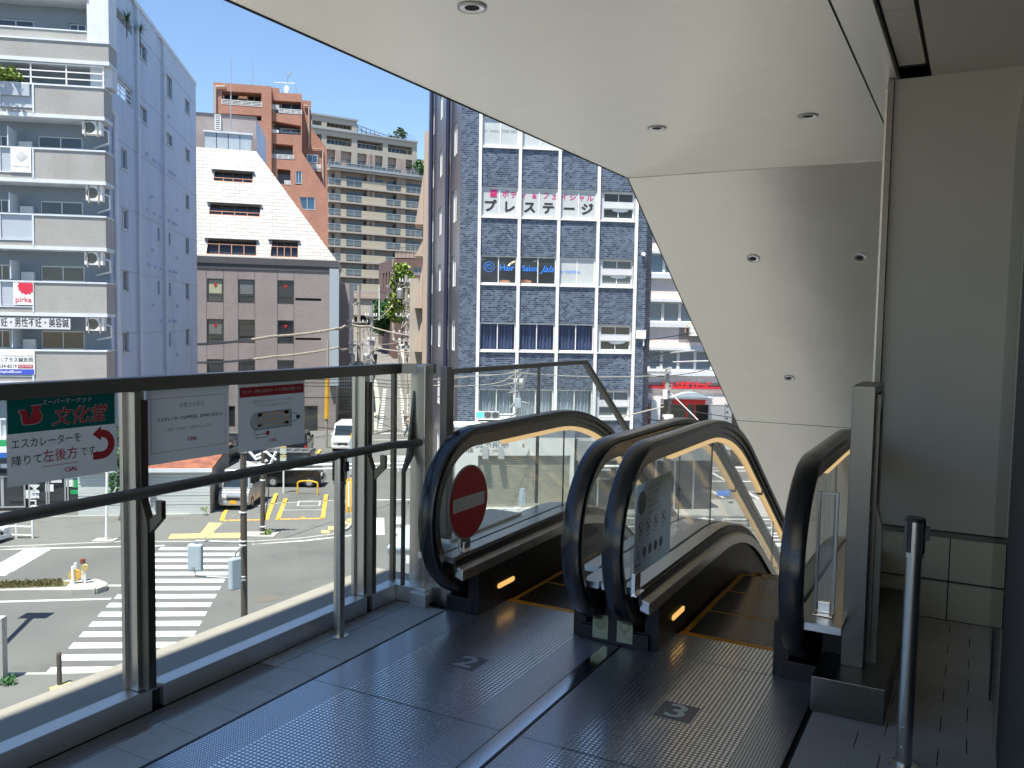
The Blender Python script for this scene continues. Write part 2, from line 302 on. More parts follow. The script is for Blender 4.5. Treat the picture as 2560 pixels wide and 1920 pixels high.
# drain grate
t = thing('drain_grate', 'long linear floor grate with fine parallel slats along the railing base', 'grate', (-2.63, 0, -.01))
m = MB(); m.box(-2.716, -2.608, .89, 2.731, -.0115, -.009); m.build('tray', MT['gap'], t)
m = MB()
for i in range(7): x = -2.711+i*.0149; m.box(x, x+.0062, .89, 2.72, -.009, -.001)
m.build('slats', MT['kerbsteel'], t)
m = MB(); m.box(-2.611, -2.606, .89, 2.731, -.009, .0); m.box(-2.716, -2.611, 2.725, 2.731, -.009, 0); m.build('frame', MT['steel_h'], t)
# base kerb and outer ledge
m = MB(); m.box(-3.22, -2.80, -9.5, 3.86, -.35, 0.0); m.box(-3.22, -2.72, 3.862, 4.18, -.35, 0.0)
tag(m.build('ledge', MT['ledge']), 'pale coping ledge outside the glass railing, half in sunlight', 'ledge')
# ---- glass railing
t = thing('glass_railing', 'waist-high glass railing with dark metal posts, carrying the three posters', 'railing', (XR, 2, 0))
m = MB()
for a, b in ((-9.5, .9), (.915, 2.17), (2.225, 3.49), (3.535, 3.74)): m.box(-2.796, -2.718, a, b, 0, .088)
m.build('base_kerb', MT['kerbsteel'], t, bevel=.003)
m = MB(); m.box(-2.796, -2.53, 3.742, 3.825, 0, .088); m.box(-2.60, -2.50, 3.70, 3.742, 0, .075); m.build('base_kerb', MT['kerbsteel'], t, bevel=.003)
m = MB(); m.box(-2.79, -2.74, 2.171, 2.224, 0, .07); m.box(-2.79, -2.74, 3.491, 3.534, 0, .07); m.build('base_gap', MT['black'], t)
m = MB(); m.box(-2.80, -2.735, -9.5, 3.80, 1.232, 1.285); m.build('top_rail', MT['darkrail'], t, bevel=.004)
m = MB(); m.hull([(-2.80, 3.80, 1.232), (-2.735, 3.80, 1.232), (-2.60, 3.865, 1.232), (-2.60, 3.93, 1.232), (-2.80, 3.80, 1.285), (-2.735, 3.80, 1.285), (-2.60, 3.865, 1.285), (-2.60, 3.93, 1.285)])
m.build('top_rail', MT['darkrail'], t)
def post(y, par):
    m = MB(); m.box(-2.805, -2.785, y-.035, y+.035, .09, 1.23); m.box(-2.785, -2.735, y-.02, y+.022, .09, 1.231)
    o = m.build('post', MT['steel'], par, bevel=.002)
    m = MB(); prof = [(-2.734, 1.2), (-2.722, 1.2), (-2.722, .82), (-2.69, .74), (-2.69, .10), (-2.734, .10)]
    m.prism([(x, 0, z) for x, z in prof], Vector((0, y-.006, 0)), Vector((0, y+.028, 0))); m.build('post_fin', MT['bronze'], o, bevel=.002)
    m = MB(); m.prism([(-2.705, 0, .74), (-2.69, 0, .70), (-2.62, 0, .765), (-2.62, 0, .83), (-2.65, 0, .83), (-2.65, 0, .78)], Vector((0, y+.0, 0)), Vector((0, y+.02, 0))); m.split('bracket', MT['bronze'], o)
for y in (-7.9, -5.9, -3.8, -1.8, -.46, .84, 2.14, 3.50): post(y, t)
m = MB(); m.box(-2.80, -2.775, 3.79, 3.815, .088, 1.232); m.split('mullion', MT['bronze'], t)
# end post beside the left escalator
m = MB(); m.box(-2.675, -2.635, 3.80, 3.86, .08, 1.232); m.box(-2.634, -2.575, 3.79, 3.87, .076, 1.283); o = m.build('end_post', MT['steel'], t, bevel=.003)
m = MB(); m.prism([(0, 3.81, 1.2), (0, 3.74, .80), (0, 3.70, .72), (0, 3.70, .1), (0, 3.72, .1), (0, 3.72, .71), (0, 3.79, .79)], Vector((-2.66, 0, 0)), Vector((-2.645, 0, 0))); m.build('post_fin', MT['bronze'], o)
m = MB(); m.tube([(-2.64, -9.5, .872), (-2.64, 3.60, .872), (-2.60, 3.66, .872), (-2.585, 3.76, .872)], .021, 16); m.build('handrail', MT['darkrail'], t, smooth=True)
for a, b in ((-7.85, -5.95), (-5.85, -3.85), (-3.75, -1.85), (-1.75, -.51), (-.41, .79), (.89, 2.095), (2.185, 3.455), (3.545, 3.785)):
    m = MB(); m.box(-2.785, -2.777, a, b, .088, 1.232); m.build('glass_panel', MT['glass'], t)
m = MB(); m.hull([(-2.774, 3.80, .088), (-2.768, 3.806, .088), (-2.676, 3.845, .088), (-2.68, 3.85, .088), (-2.774, 3.80, 1.232), (-2.768, 3.806, 1.232), (-2.676, 3.845, 1.232), (-2.68, 3.85, 1.232)]); m.build('glass_panel', MT['glass'], t)
# steel cladding block at the end of the railing
m = MB(); m.box(-2.632, -2.405, 3.80, 4.6, -.01, .36); tag(m.build('steel_block', MT['steel'], bevel=.003), 'brushed steel box between the railing end post and the left escalator', 'cladding')
# ---- glass screen beyond the left escalator
t = thing('glass_screen', 'clear glass screen with thin dark frame sloping down behind the left escalator', 'screen', (-2.5, 4.8, 0))
xs = -2.5
m = MB(); m.box(xs-.02, xs+.02, 3.855, 3.905, .30, 1.275); m.box(xs-.012, xs+.012, 3.906, 3.94, .30, 1.24); m.build('post', MT['darkrail'], t)
m = MB(); m.box(xs-.02, xs+.02, 3.906, 5.72, 1.235, 1.262); m.prism([(0, 5.72, 1.235), (0, 5.735, 1.262), (0, 6.95, .47), (0, 6.93, .44)], Vector((xs-.02, 0, 0)), Vector((xs+.02, 0, 0))); m.build('top_rail', MT['darkrail'], t)
m = MB(); m.box(xs-.008, xs+.008, 4.98, 4.995, .34, 1.235); m.split('mullion', MT['darkrail'], t)
m = MB(); m.box(xs-.004, xs+.004, 3.94, 4.98, .33, 1.235); m.build('glass_panel', MT['glass'], t)
m = MB(); m.prism([(0, 4.995, .33), (0, 5.3, .3), (0, 6.93, -.6), (0, 6.93, .45), (0, 5.715, 1.235), (0, 4.995, 1.235)], Vector((xs-.004, 0, 0)), Vector((xs+.004, 0, 0))); m.build('glass_panel', MT['glass'], t)
# ================================================================ ESCALATORS
R3 = math.sqrt(3)
def drop(y, y0=4.87, R=2.1, k=0):                                    # how far the truss line has fallen at y
    e = y0+R*.5
    if y <= y0: return 0
    if y <= e: return R-math.sqrt(R*R-(y-y0)**2)
    return R*(1-R3/2)+(y-e)/R3
YN = [4.0, 4.2, 4.5, 4.8]+[4.87+.1*k for k in range(12)]+[6.2, 7, 8, 9, 10, 11, 12, 13, 14.5, 16]
def line(z, y0=None, off=0): return [(y, z-drop(y)) for y in YN if y0 is None or y > y0]
CY, CZ, RY, RZ = 3.885, .527, .435, .42
def newel(k, ry, rz, top, n=22):                                     # arc from under the newel round its nose to the flat top
    return [(CY-ry*math.sin(math.pi*i/n), CZ-rz*math.cos(math.pi*i/n)) for i in range(n+1)]
def rail_path(off): 
    a = newel(0, RY-off, RZ-off, 0)
    return [(4.4, CZ-RZ+off), (4.1, CZ-RZ+off)]+a+[(y, z) for y, z in line(CZ+RZ-off)]
for i_, (nm, xl, xr, lab) in enumerate((('L', -2.325, -1.55, 'left escalator with the round red no-entry sign on its balustrade'), ('R', -1.355, -.60, 'right escalator with a caution board inside its left glass balustrade'))):
    t = thing('escalator', lab, 'escalator', ((xl+xr)/2, 4.1, 0), 0, 'escalators going down to the street')
    for sd, x in ((-1, xl), (1, xr)):
        inn = -sd                                                    # towards the steps
        sec = [(-.030, .022), (-.041, .018), (-.047, .008), (-.048, -.006), (-.045, -.017), (-.034, -.021), (.034, -.021), (.045, -.017), (.048, -.006), (.047, .008), (.041, .018), (.030, .022), (.0, .0245)][::-1]
        m = MB(); m.sweep([(px, pz) for px, pz in sec][::-1], rail_path(0), x); m.build('handrail', MT['rubber'], t, smooth=True)
        m = MB(); m.sweep([(-.030, -.022), (.030, -.022), (.030, .007), (-.030, .007)], rail_path(.03), x); g = m.build('handrail_guide', MT['guide'], t, smooth=True)
        m = MB(); m.sweep([(-.020, -.022), (.020, -.022), (.020, .006), (-.020, .006)], rail_path(.06), x); m.build('guide_flange', MT['guide'], g, smooth=True)
        m = MB(); m.sweep([(-.016, -.026), (.016, -.026), (.016, .0), (-.016, .0)], [(y, z-.083) for y, z in line(CZ+RZ, 4.1)], x); m.build('strip_light', MT['glow'], t)
        m = MB()
        for q in (6.35, 8.1, 9.9): m.sweep([(-.019, -.03), (.019, -.03), (.019, .0), (-.019, .0)], [(v, CZ+RZ-.081-drop(v)) for v in (q, q+.035)], x)
        m.split('light_clip', MT['bronze'], t)
        # glass panels
        jt = [3.5, 5.02 if x < -1 else 4.6, 6.9, 8.9, 10.9, 13, 16]
        top = [(y, z) for y, z in newel(0, RY-.08, RZ-.08, 0) if z > .35]; N2 = sorted(set(YN+[5.02, 4.6, 6.9, 8.9, 10.9, 13, 16]))
        for a, b in zip(jt, jt[1:]):
            yy = [q for q in N2 if a < q < b]; up = ([(y, z) for y, z in top] if a == 3.5 else [(a+.004, .85-drop(a))])+[(y, .85-drop(y)) for y in yy]+[(b-.004, .85-drop(b))]
            lw = [(b-.004, .33-drop(b))]+[(y, .33-drop(y)) for y in reversed(yy)]+([(3.56, .33)] if a == 3.5 else [(a+.004, .33-drop(a))])
            m = MB(); m.prism([(0, y, z) for y, z in up+lw], Vector((x-.005, 0, 0)), Vector((x+.005, 0, 0))); m.build('glass_panel', MT['glass_clear'], t)
        m = MB()
        for q in jt[1:-1]: m.box(x-.004, x+.004, q-.003, q+.003, .34-drop(q), .85-drop(q))
        m.split('glass_joint', MT['black'], t)
        # decks each side of the glass
        PO = [(3.56 if x < -1 or inn > 0 else 3.5, .345), (3.8, .345)]+line(.345); P = [(3.56 if inn > 0 else 3.8, .345), (3.85, .345)]+line(.345); LS = 3.56 if inn > 0 else 4.02
        sI = sorted([inn*.008, inn*.085]); sO = sorted([-inn*.008, -inn*(.185 if x > -1 else (.13 if x < -2 else .09))])
        m = MB(); m.sweep([(sI[0], -.03), (sI[1], -.03), (sI[1], 0), (sI[0], 0)], P, x); m.sweep([(sO[0], -.03), (sO[1], -.03), (sO[1], 0), (sO[0], 0)], PO, x); m.build('deck_cover', MT['deckmetal'], t)
        sB = sorted([inn*.088, inn*.1]); m = MB(); m.sweep([(sB[0], -.075), (sB[1], -.075), (sB[1], -.012), (sB[0], -.012)], [(LS, .345)]+line(.345, LS), x); m.build('deck_seal', MT['black'], t)
        sC = sorted([inn*.09, inn*.135]); m = MB(); m.sweep([(sC[0], -.1), (sC[1], -.115), (sC[1], -.06), (sC[0], -.045)] if inn > 0 else [(sC[0], -.115), (sC[1], -.1), (sC[1], -.045), (sC[0], -.06)], [(LS+.01, .345), (LS+.1, .345)]+line(.345, LS+.1), x); m.build('inner_deck', MT['deckmetal'], t, bevel=.004)
        # skirt and newel base
        sK = sorted([inn*.118, inn*.052]); m = MB(); m.sweep([(sK[0], -.75), (sK[1], -.75), (sK[1], -.102), (sK[0], -.102)], [(3.76, .345)]+line(.345)[1:], x)
        m.build('skirt_panel', MT['skirt'], t)
        m = MB(); m.box(x-.078, x+.078, 3.755, 4.1, -.005, .078); m.prism([(0, 3.66, .31), (0, 4.2, .31), (0, 4.2, .16), (0, 3.86, .16), (0, 3.72, .22)], Vector((x-.03, 0, 0)), Vector((x+.03, 0, 0))); m.build('newel_base', MT['skirt'], t, bevel=.004)
        if x > -1: m = MB(); m.box(x+.079, x+.16, 3.78, 4.6, 0, .31); m.build('side_cover', MT['skirt'], t)
        # outer cladding
        sX = sorted([-inn*.075, -inn*.1]); m = MB(); m.sweep([(sX[0], -1.2), (sX[1], -1.2), (sX[1], -.03), (sX[0], -.03)], line(.345), x); m.build('cladding', MT['panel_in'], t)
        # comb light recessed in the skirt
        xx = x+inn*.118
        m = MB(); yl = 4.02 if inn > 0 else 4.02
        q = [(yl+(.115 if k < 9 else -.045)+.013*math.cos(rad(90-22.5*k if k < 9 else 270-22.5*(k-1)+0)), .09+.013*math.sin(rad(90-22.5*k if k < 9 else 270-22.5*(k-1)))) for k in range(17)]
        q = [(yl+.11+.013*math.cos(rad(a)), .1+.013*math.sin(rad(a))) for a in range(-90, 91, 30)]+[(yl-.05+.013*math.cos(rad(a)), .1+.013*math.sin(rad(a))) for a in range(90, 271, 30)]
        m.prism([(0, a, b) for a, b in q], Vector((xx, 0, 0)), Vector((xx+inn*.006, 0, 0))); m.build('comb_light', MT['glow2'], t)
    # comb, steps
    a, b = xl+.13, xr-.13
    dots('step_tread', .0092, 1, 1, (.012, .012, .014), (.2, .195, .19), True) if 'step_tread' not in MT else None
    dots('riser', .0092, 1, 1, (.012, .012, .012), (.12, .12, .12), True) if 'riser' not in MT else None
    m = MB(); m.box(a, b, 4.045, 4.085, -.03, .002); m.build('comb', MT['yellow'], t)
    y = 4.088; k = 0
    while y < 12.5:
        z = -.004-drop(y+.2, 4.95, 1.6)
        if drop(y+.2, 4.95, 1.6) > 4.6: break
        m = MB(); m.box(a+.03, b-.03, y, y+.385, z-.02, z); m.box(a+.03, b-.03, y+.02, y+.38, z-.25, z-.02); s_ = m.build('step', MT['step_tread'], t)
        m = MB(); m.box(a+.002, a+.029, y, y+.398, z-.02, z+.001); m.box(b-.029, b-.002, y, y+.398, z-.02, z+.001); m.box(a+.03, b-.03, y+.386, y+.399, z-.02, z+.001); m.build('step_edge', MT['yellow'], s_)
        y += .4; k += 1
    m = MB(); m.sweep([(a-.4+.005, -1.3), (b-a+.79 + a-.4, -1.3), (b-a+.79+a-.4, -1.25), (a-.4+.005, -1.25)], line(.345), 0); m.build('truss_base', MT['panel_in'], t)
    # landing plates
    if i_ == 0: dots('tread_small', .0115, .0115, .24, (.38, .42, .49), (.97, .98, 1)); dots('tread_big', .018, .018, .32, (.34, .38, .45), (.98, .99, 1)); dots('plaque', .006, 1, 1, (.10, .10, .105), (.30, .30, .30), True); MT['plaque'].node_tree.nodes['Principled BSDF'].inputs['Metallic'].default_value = .2
    px0, px1 = (-2.392, -1.486) if i_ == 0 else (-1.408, -.524)
    zs = [px0+.004, px0+(.188 if i_ == 0 else .17), px1-(.157 if i_ == 0 else .16), px1-.004]
    p_ = None
    for yb0, yb1 in ((1.0, 1.69), (1.693, 2.706), (2.709, 3.752), (3.756, 4.044)):
        m = MB(); m.box(px0, px1, yb0, yb1, -.012, -.0012); p_ = m.build('landing_plate', MT['bronze'], t)
        for za, zb, mm in ((zs[0], zs[1], 'tread_small'), (zs[1], zs[2], 'tread_big'), (zs[2], zs[3], 'tread_small')):
            if yb0 > 3.7: za, zb = max(za, xl+.085), min(zb, xr-.085)
            if yb0 > 3.7 and mm == 'tread_small': continue
            m = MB(); m.box(za, zb, yb0+.002, yb1-.002, -.0012, .0008); m.build('tread', MT[mm], p_)
    m = MB(); m.box(px0-.012, px0-.001, 1.0, 3.75, -.012, .001); m.build('edge_trim', MT['black'], t)
    cx = -1.932 if i_ == 0 else -.968
    m = MB(); m.box(cx-.073, cx+.073, 3.12, 3.27, .0008, .0018); pq = m.build('number_plaque', MT['plaque'], t)
    fz = Fr((cx, 3.195, .0018), (1, 0, 0), (0, 1, 0))
    mat('numeral', (.95, .88, .66), .45, 0) if 'numeral' not in MT else None; mat('numeral_worn', (.5, .52, .53), .5, 0) if 'numeral_worn' not in MT else None
    text('3' if i_ else '2', .165, MT['numeral'] if i_ else MT['numeral_worn'], pq, fz, 0, 0, .0006, 'numeral', .02, 1.15)
# shared newel box between the two escalators with two stickers
t = thing('newel_box', 'black box between the two escalators with two pale stickers low on its front', 'cover', (-1.45, 3.8, 0))
m = MB(); m.box(-1.628, -1.277, 3.735, 4.0, 0, .072); m.box(-1.50, -1.405, 3.736, 4.9, 0, .31); m.build('box', MT['skirt'], t, bevel=.004)
mat('sticker', (.42, .43, .3), .5, 0, .2, 20); mat('stickerprint', (.28, .3, .18), .5)
for x0 in (-1.556, -1.432):
    m = MB(); m.box(x0, x0+.078, 3.7325, 3.7345, -.0+.02, .135); s_ = m.build('sticker', MT['sticker'], t)
    f_ = Fr((x0+.039, 3.732, .078), (1, 0, 0)); m = f_.mb()
    if x0 < -1.5: disc(m, 0, .015, .03, .001)
    else: ring(m, 0, .018, .026, .009, .001); rf(m, -.006, -.02, .006, .01, .0012)
    m.build('print', MT['stickerprint'], s_)
    text('CAUTION' if False else 'はさまれ注意', .011, MT['stickerprint'], s_, f_, 0, -.035, .0012)
# central steel strip in the floor
m = MB(); m.prism([(-1.484, 0, -.012), (-1.412, 0, -.012), (-1.412, 0, .0), (-1.484, 0, .0026)], Vector((0, 1, 0)), Vector((0, 3.73, 0))); mat('stripmetal', (.9, .9, .9), .13, 1, .02, 3); struct(m.build('floor_strip', MT['stripmetal']))
# outer steel decks filling between B and C
m = MB(); m.sweep([(-1.462, -.03), (-1.448, -.03), (-1.448, 0), (-1.462, 0)], [(3.6, .345)]+line(.345), 0); tag(m.build('deck_filler', MT['deckmetal']), 'narrow metal filler strip running down between the two escalators', 'trim')
# ---- signs on the escalators
t = thing('no_entry_sign', 'round red no-entry disc with a white bar standing on the left escalator deck', 'sign', (-2.27, 3.73, .345))
f_ = Fr((-2.262, 3.735, .593), (0, 1, 0))
m = f_.mb(); N = 40
m.prism([(.192*math.cos(2*math.pi*k/N), .192*math.sin(2*math.pi*k/N), 0) for k in range(N)], Vector((0, 0, -.004)), Vector((0, 0, .002))); m.build('rim', MT['alu'], t)
m = f_.mb(); disc(m, 0, 0, .184, .0035, 48); m.build('disc', MT['red'], t)
m = f_.mb(); rf(m, -.155, -.035, .155, .035, .0045); m.build('bar', MT['white'], t)
m = MB(); m.box(-2.275, -2.262, 3.66, 3.76, .347, .42); m.box(-2.262, -2.235, 3.66, 3.72, .347, .352); m.box(-2.262, -2.257, 3.69, 3.715, .352, .39); m.build('foot', MT['steel_h'], t, bevel=.002)
m = MB(); m.box(-2.274, -2.269, 3.62, 3.70, .35, .70); m.build('acrylic_stand', MT['glass'], t)
t = thing('caution_board', 'pale green-white acrylic board of round escalator safety pictograms inside the right escalator', 'sign', (-1.27, 3.7, .345))
mat('boardwhite_', (.5, .5, .5), .35); mat('pict', (.16, .17, .17), .5); mat('pict_l', (.33, .37, .36), .5); mat('pict_red', (.32, .08, .08), .5)
f_ = Fr((-1.262, 3.72, .62), (0, 1, 0)); m = f_.mb(); hw, hh, c_ = .25, .2, .02
m.face([(-hw+c_, -hh, 0), (hw-c_, -hh, 0), (hw-.006, -hh+.006, 0), (hw, -hh+c_, 0), (hw, hh-c_, 0), (hw-c_, hh, 0), (-hw+c_, hh, 0), (-hw, hh-c_, 0), (-hw, -hh+c_, 0)]); m.build('board', MT['boardwhite'], t)
m = f_.mb(); disc(m, -.17, .115, .052, .001); m.build('pictogram', MT['pict_l'], t)
m = f_.mb(); ring(m, -.17, .115, .052, .004, .002)
for dx, h in ((-.012, .05), (.018, .032)):
    disc(m, -.17+dx, .105+h*.6, .008, .002, 12); rf(m, -.178+dx, .085, -.162+dx, .1+h*.5, .002)
rf(m, -.2, .075, -.14, .08, .002); rf(m, -.2, .08, -.196, .1, .002); rf(m, -.144, .08, -.14, .11, .002); m.build('pictogram', MT['pict'], t)
for r_i, (yy, rr, col) in enumerate(((.0, .03, 'pict_red'), (-.115, .025, 'pict'))):
    for k in range(4):
        xx = -.185+k*.105 if r_i == 0 else -.12+k*.075
        if r_i == 1: yy = -.115
        if r_i == 1: m = f_.mb(); disc(m, xx, yy, rr, .001, 20); m.build('pictogram', MT['pict_l'], t)
        m = f_.mb()
        if r_i == 0: ring(m, xx, yy, rr, .004, .0025, 24)
        if r_i == 0: m.face([(xx-.022, yy+.018, .0022), (xx-.018, yy+.022, .0022), (xx+.022, yy-.018, .0022), (xx+.018, yy-.022, .0022)])
        m.build('pictogram', MT[col], t)
        m = f_.mb(); disc(m, xx-.002, yy+.012, .005, .0015, 10); rf(m, xx-.006, yy-.014, xx+.004, yy+.006, .0015); m.face([(xx+.004, yy+.004, .0015), (xx+.014, yy-.004, .0015), (xx+.013, yy-.008, .0015), (xx+.004, yy-.002, .0015)]); m.build('pictogram', MT['pict'], t)
m = f_.mb(); a, b = -.205, -.12
for p_ in (((a-.035, b-.04), (a+.035, b-.04), (a+.03, b-.034), (a-.027, b-.034)), ((a-.035, b-.04), (a, b+.035), (a, b+.026), (a-.027, b-.034)), ((a+.035, b-.04), (a, b+.035), (a, b+.026), (a+.027, b-.034))): m.face([(x, y, .002) for x, y in p_])
rf(m, a-.003, b-.012, a+.003, b+.012, .002); rf(m, a-.003, b-.025, a+.003, b-.019, .002); m.build('pictogram', MT['ink'], t)
for k, s_ in enumerate(('必ず手すりにつかまって', 'ステップの中央に', 'お乗りください', '小さなお子さまは', '手をつないでください')): text(s_, .019, MT['pict'], t, f_, -.09, .165-k*.028, .002, align='LEFT')
for k, s_ in enumerate(('のりだし', 'かけあがり', '荷物はさみ', 'すそまき')): text(s_, .012, MT['pict'], t, f_, -.185+k*.105, -.045, .002)
for k, s_ in enumerate(('足もと', 'すきま', 'くつ', 'ベビーカー')): text(s_, .011, MT['pict'], t, f_, -.12+k*.075, -.155, .002)
text('禁止事項 注意', .012, MT['pict'], t, f_, -.205, -.175, .002)
m = MB(); m.box(-1.268, -1.25, 3.46, 3.53, .347, .44); m.box(-1.262, -1.235, 3.44, 3.55, .345, .350); m.build('foot', MT['steel_h'], t, bevel=.002)
m = MB(); m.box(-1.274, -1.268, 3.45, 3.53, .36, .84); m.build('acrylic_stand', MT['glass'], t)
t = thing('sign_holder', 'empty clear acrylic sign holder standing on the rightmost escalator deck', 'sign holder', (-.5, 3.64, .345))
m = MB()
for x in (-.534, -.465): m.box(x-.005, x+.005, 3.63, 3.65, .36, .85)
m.box(-.529, -.470, 3.636, 3.644, .843, .85)
m.split('edge_rail', MT['galv'], t)
m = MB(); m.box(-.528, -.471, 3.638, 3.642, .37, .842); m.build('clear_sheet', MT['glass_clear'], t)
m = MB(); m.box(-.54, -.46, 3.60, 3.68, .346, .352); m.box(-.525, -.475, 3.63, 3.65, .352, .40); m.build('foot', MT['steel_h'], t, bevel=.003)
# ---- posters on the railing glass
def poster(name, lab, y0, y1, z0, z1):
    t = thing(name, lab, 'poster', (-2.772, (y0+y1)/2, z0)); f_ = Fr((-2.770, (y0+y1)/2, (z0+z1)/2), (0, 1, 0))
    m = f_.mb(); W, Hh = (y1-y0)/2, (z1-z0)/2; rf(m, -W, -Hh, W, Hh, 0); m.build('sheet', MT['sheetpaper'], t); return t, f_, W, Hh
t, f_, W, Hh = poster('poster', 'green and white supermarket poster with red curved arrow, leftmost on the glass railing', 1.661, 2.070, .942, 1.248)
m = f_.mb(); rf(m, -W+.004, .022, W-.008, Hh-.004, .001); m.build('green_field', MT['sheetgreen'], t)
text('スーパーマーケット', .021, MT['posterwhite'], t, f_, .01, .118, .002, bold=.01, shear=.2)
text('文化堂', .066, MT['posterwhite'], t, f_, .055, .062, .002, bold=.028, shear=.25, sx=1.05); text('文化堂', .066, MT['redprint'], t, f_, .055, .062, .003, bold=.010, shear=.25, sx=1.05)
BM = [(125, 487), (150, 482), (180, 480), (200, 490), (208, 515), (212, 548), (224, 556), (236, 545), (232, 522), (240, 500), (248, 478), (240, 462), (228, 450), (320, 447), (312, 468), (302, 490), (318, 515), (327, 545), (320, 575), (300, 594), (262, 604), (195, 606), (164, 602), (152, 570), (150, 525)]
for s_, mm, w_ in ((1.0, 'posterwhite', .002), (.93, 'redprint', .003)):
    m = f_.mb(); P_ = [Vector(((222+(x-222)*s_-515)*.000428, (715-(530+(y-530)*s_))*.000424, 0)) for x, y in BM]
    for q in tessellate_polygon([P_]): m.face([(P_[i].x, P_[i].y, w_) for i in q])
    if s_ < 1: disc(m, -.145, .087, .004, .0045, 10)
    m.build('bird_mark', MT[mm], t)
text('エスカレーターを', .037, MT['ink'], t, f_, -.192, -.015, .002, align='LEFT', bold=.004, sx=.86)
text('降りて', .037, MT['ink'], t, f_, -.192, -.072, .002, align='LEFT', bold=.004); text('左後方', .046, MT['redprint'], t, f_, -.084, -.068, .002, align='LEFT', bold=.006, sx=.95); text('です。', .036, MT['ink'], t, f_, .055, -.068, .002, align='LEFT', sx=.85)
m = f_.mb(); rf(m, -.086, -.101, .048, -.099, .002); m.build('underline', MT['redprint'], t)
m = f_.mb(); ring(m, .14, -.048, .053, .027, .002, 20, -90, 90); rf(m, .105, -.101, .14, -.074, .002); rf(m, .135, -.022, .1405, .005, .002); m.face([(.138, -.034, .0021), (.138, .018, .0021), (.104, -.008, .0021)]); m.build('arrow', MT['redprint'], t)
def cial(t, f_, x, y): text('CIAL', .021, MT['redprint'], t, f_, x, y, .002, bold=.025, sx=1.15)
cial(t, f_, .02, -.122)
t, f_, W, Hh = poster('poster', 'white notice with thin red border, middle of the three posters on the railing', 2.198, 2.609, .941, 1.243)
m = f_.mb(); a, b, t_ = .185, .108, .0015; rf(m, -a, b-.006, a, b+t_-.006, .001); rf(m, -a, -b, a, -b+t_, .001); rf(m, -a, -b, -a+t_, b-.006, .001); rf(m, a-t_, -b, a, b-.006, .001); m.build('border', MT['redprint'], t)
text('お客さま各位', .021, MT['greyprint'], t, f_, .01, .07, .002); text('エスカレーターでの歩行は、おやめください。', .0175, MT['ink'], t, f_, .01, .02, .002, bold=.02, sx=.92)
text('ご理解・ご協力宜しくお願い申し上げます。', .0135, MT['greyprint'], t, f_, 0, -.022, .002, sx=.9); cial(t, f_, .01, -.068)
t, f_, W, Hh = poster('poster', 'white poster with red band and floor map, rightmost on the glass railing', 2.66, 3.074, .933, 1.240)
m = f_.mb(); rf(m, -W+.008, .085, W-.008, .128, .001); m.build('red_band', MT['redprint'], t)
text('ベビーカー・台車によるエスカレーターのご利用はご遠慮ください', .0155, MT['posterwhite'], t, f_, 0, .107, .002, bold=.02, sx=.80)
text('当店を店にございますエレベーターをお使い', .0125, MT['greyprint'], t, f_, 0, .062, .002); text('下さいますようお願い申し上げます', .0125, MT['greyprint'], t, f_, 0, .042, .002)
mat('map_tan', (.85, .7, .58), .5); mat('map_blue', (.6, .74, .86), .5)
m = f_.mb(); disc(m, -.1, -.03, .034, .001, 24); rf(m, -.1, -.064, .115, .012, .0012); m.build('map', MT['map_blue'], t)
m = f_.mb(); rf(m, -.093, -.05, .1, -.04, .0016); rf(m, -.093, -.005, .1, .008, .0016); rf(m, -.093, -.05, -.07, .008, .0016); rf(m, .07, -.05, .1, .008, .0016); rf(m, -.05, -.03, .04, -.018, .0018); m.build('map', MT['map_tan'], t)
m = f_.mb(); t_ = .0022
for x0, y0, x1, y1 in ((-.1, .012, .115, .012+t_), (-.1, -.064, .115, -.064+t_), (.115, -.064, .115+t_, .014), (.115, -.045, .15, -.045+t_), (.115, -.008, .15, -.008+t_), (.148, -.045, .148+t_, -.006), (-.115, -.085, -.115+t_, -.062), (-.105, -.1, -.045, -.1+t_), (-.105, -.085, -.045, -.085+t_), (-.105, -.1, -.105+t_, -.083), (-.115, -.062, -.095, -.062+t_)): rf(m, x0, y0, x1, y1, .002)
ring(m, -.1, -.026, .038, .003, .002, 20, 90, 270); m.face([(.15, -.018, .002), (.15, -.034, .002), (.163, -.034, .002), (.163, -.042, .002), (.176, -.026, .002), (.163, -.01, .002), (.163, -.018, .002)]); m.build('map', MT['ink'], t)
m = f_.mb(); disc(m, -.035, -.082, .011, .0025, 16); m.build('map', MT['redprint'], t); cial(t, f_, .0, -.118)
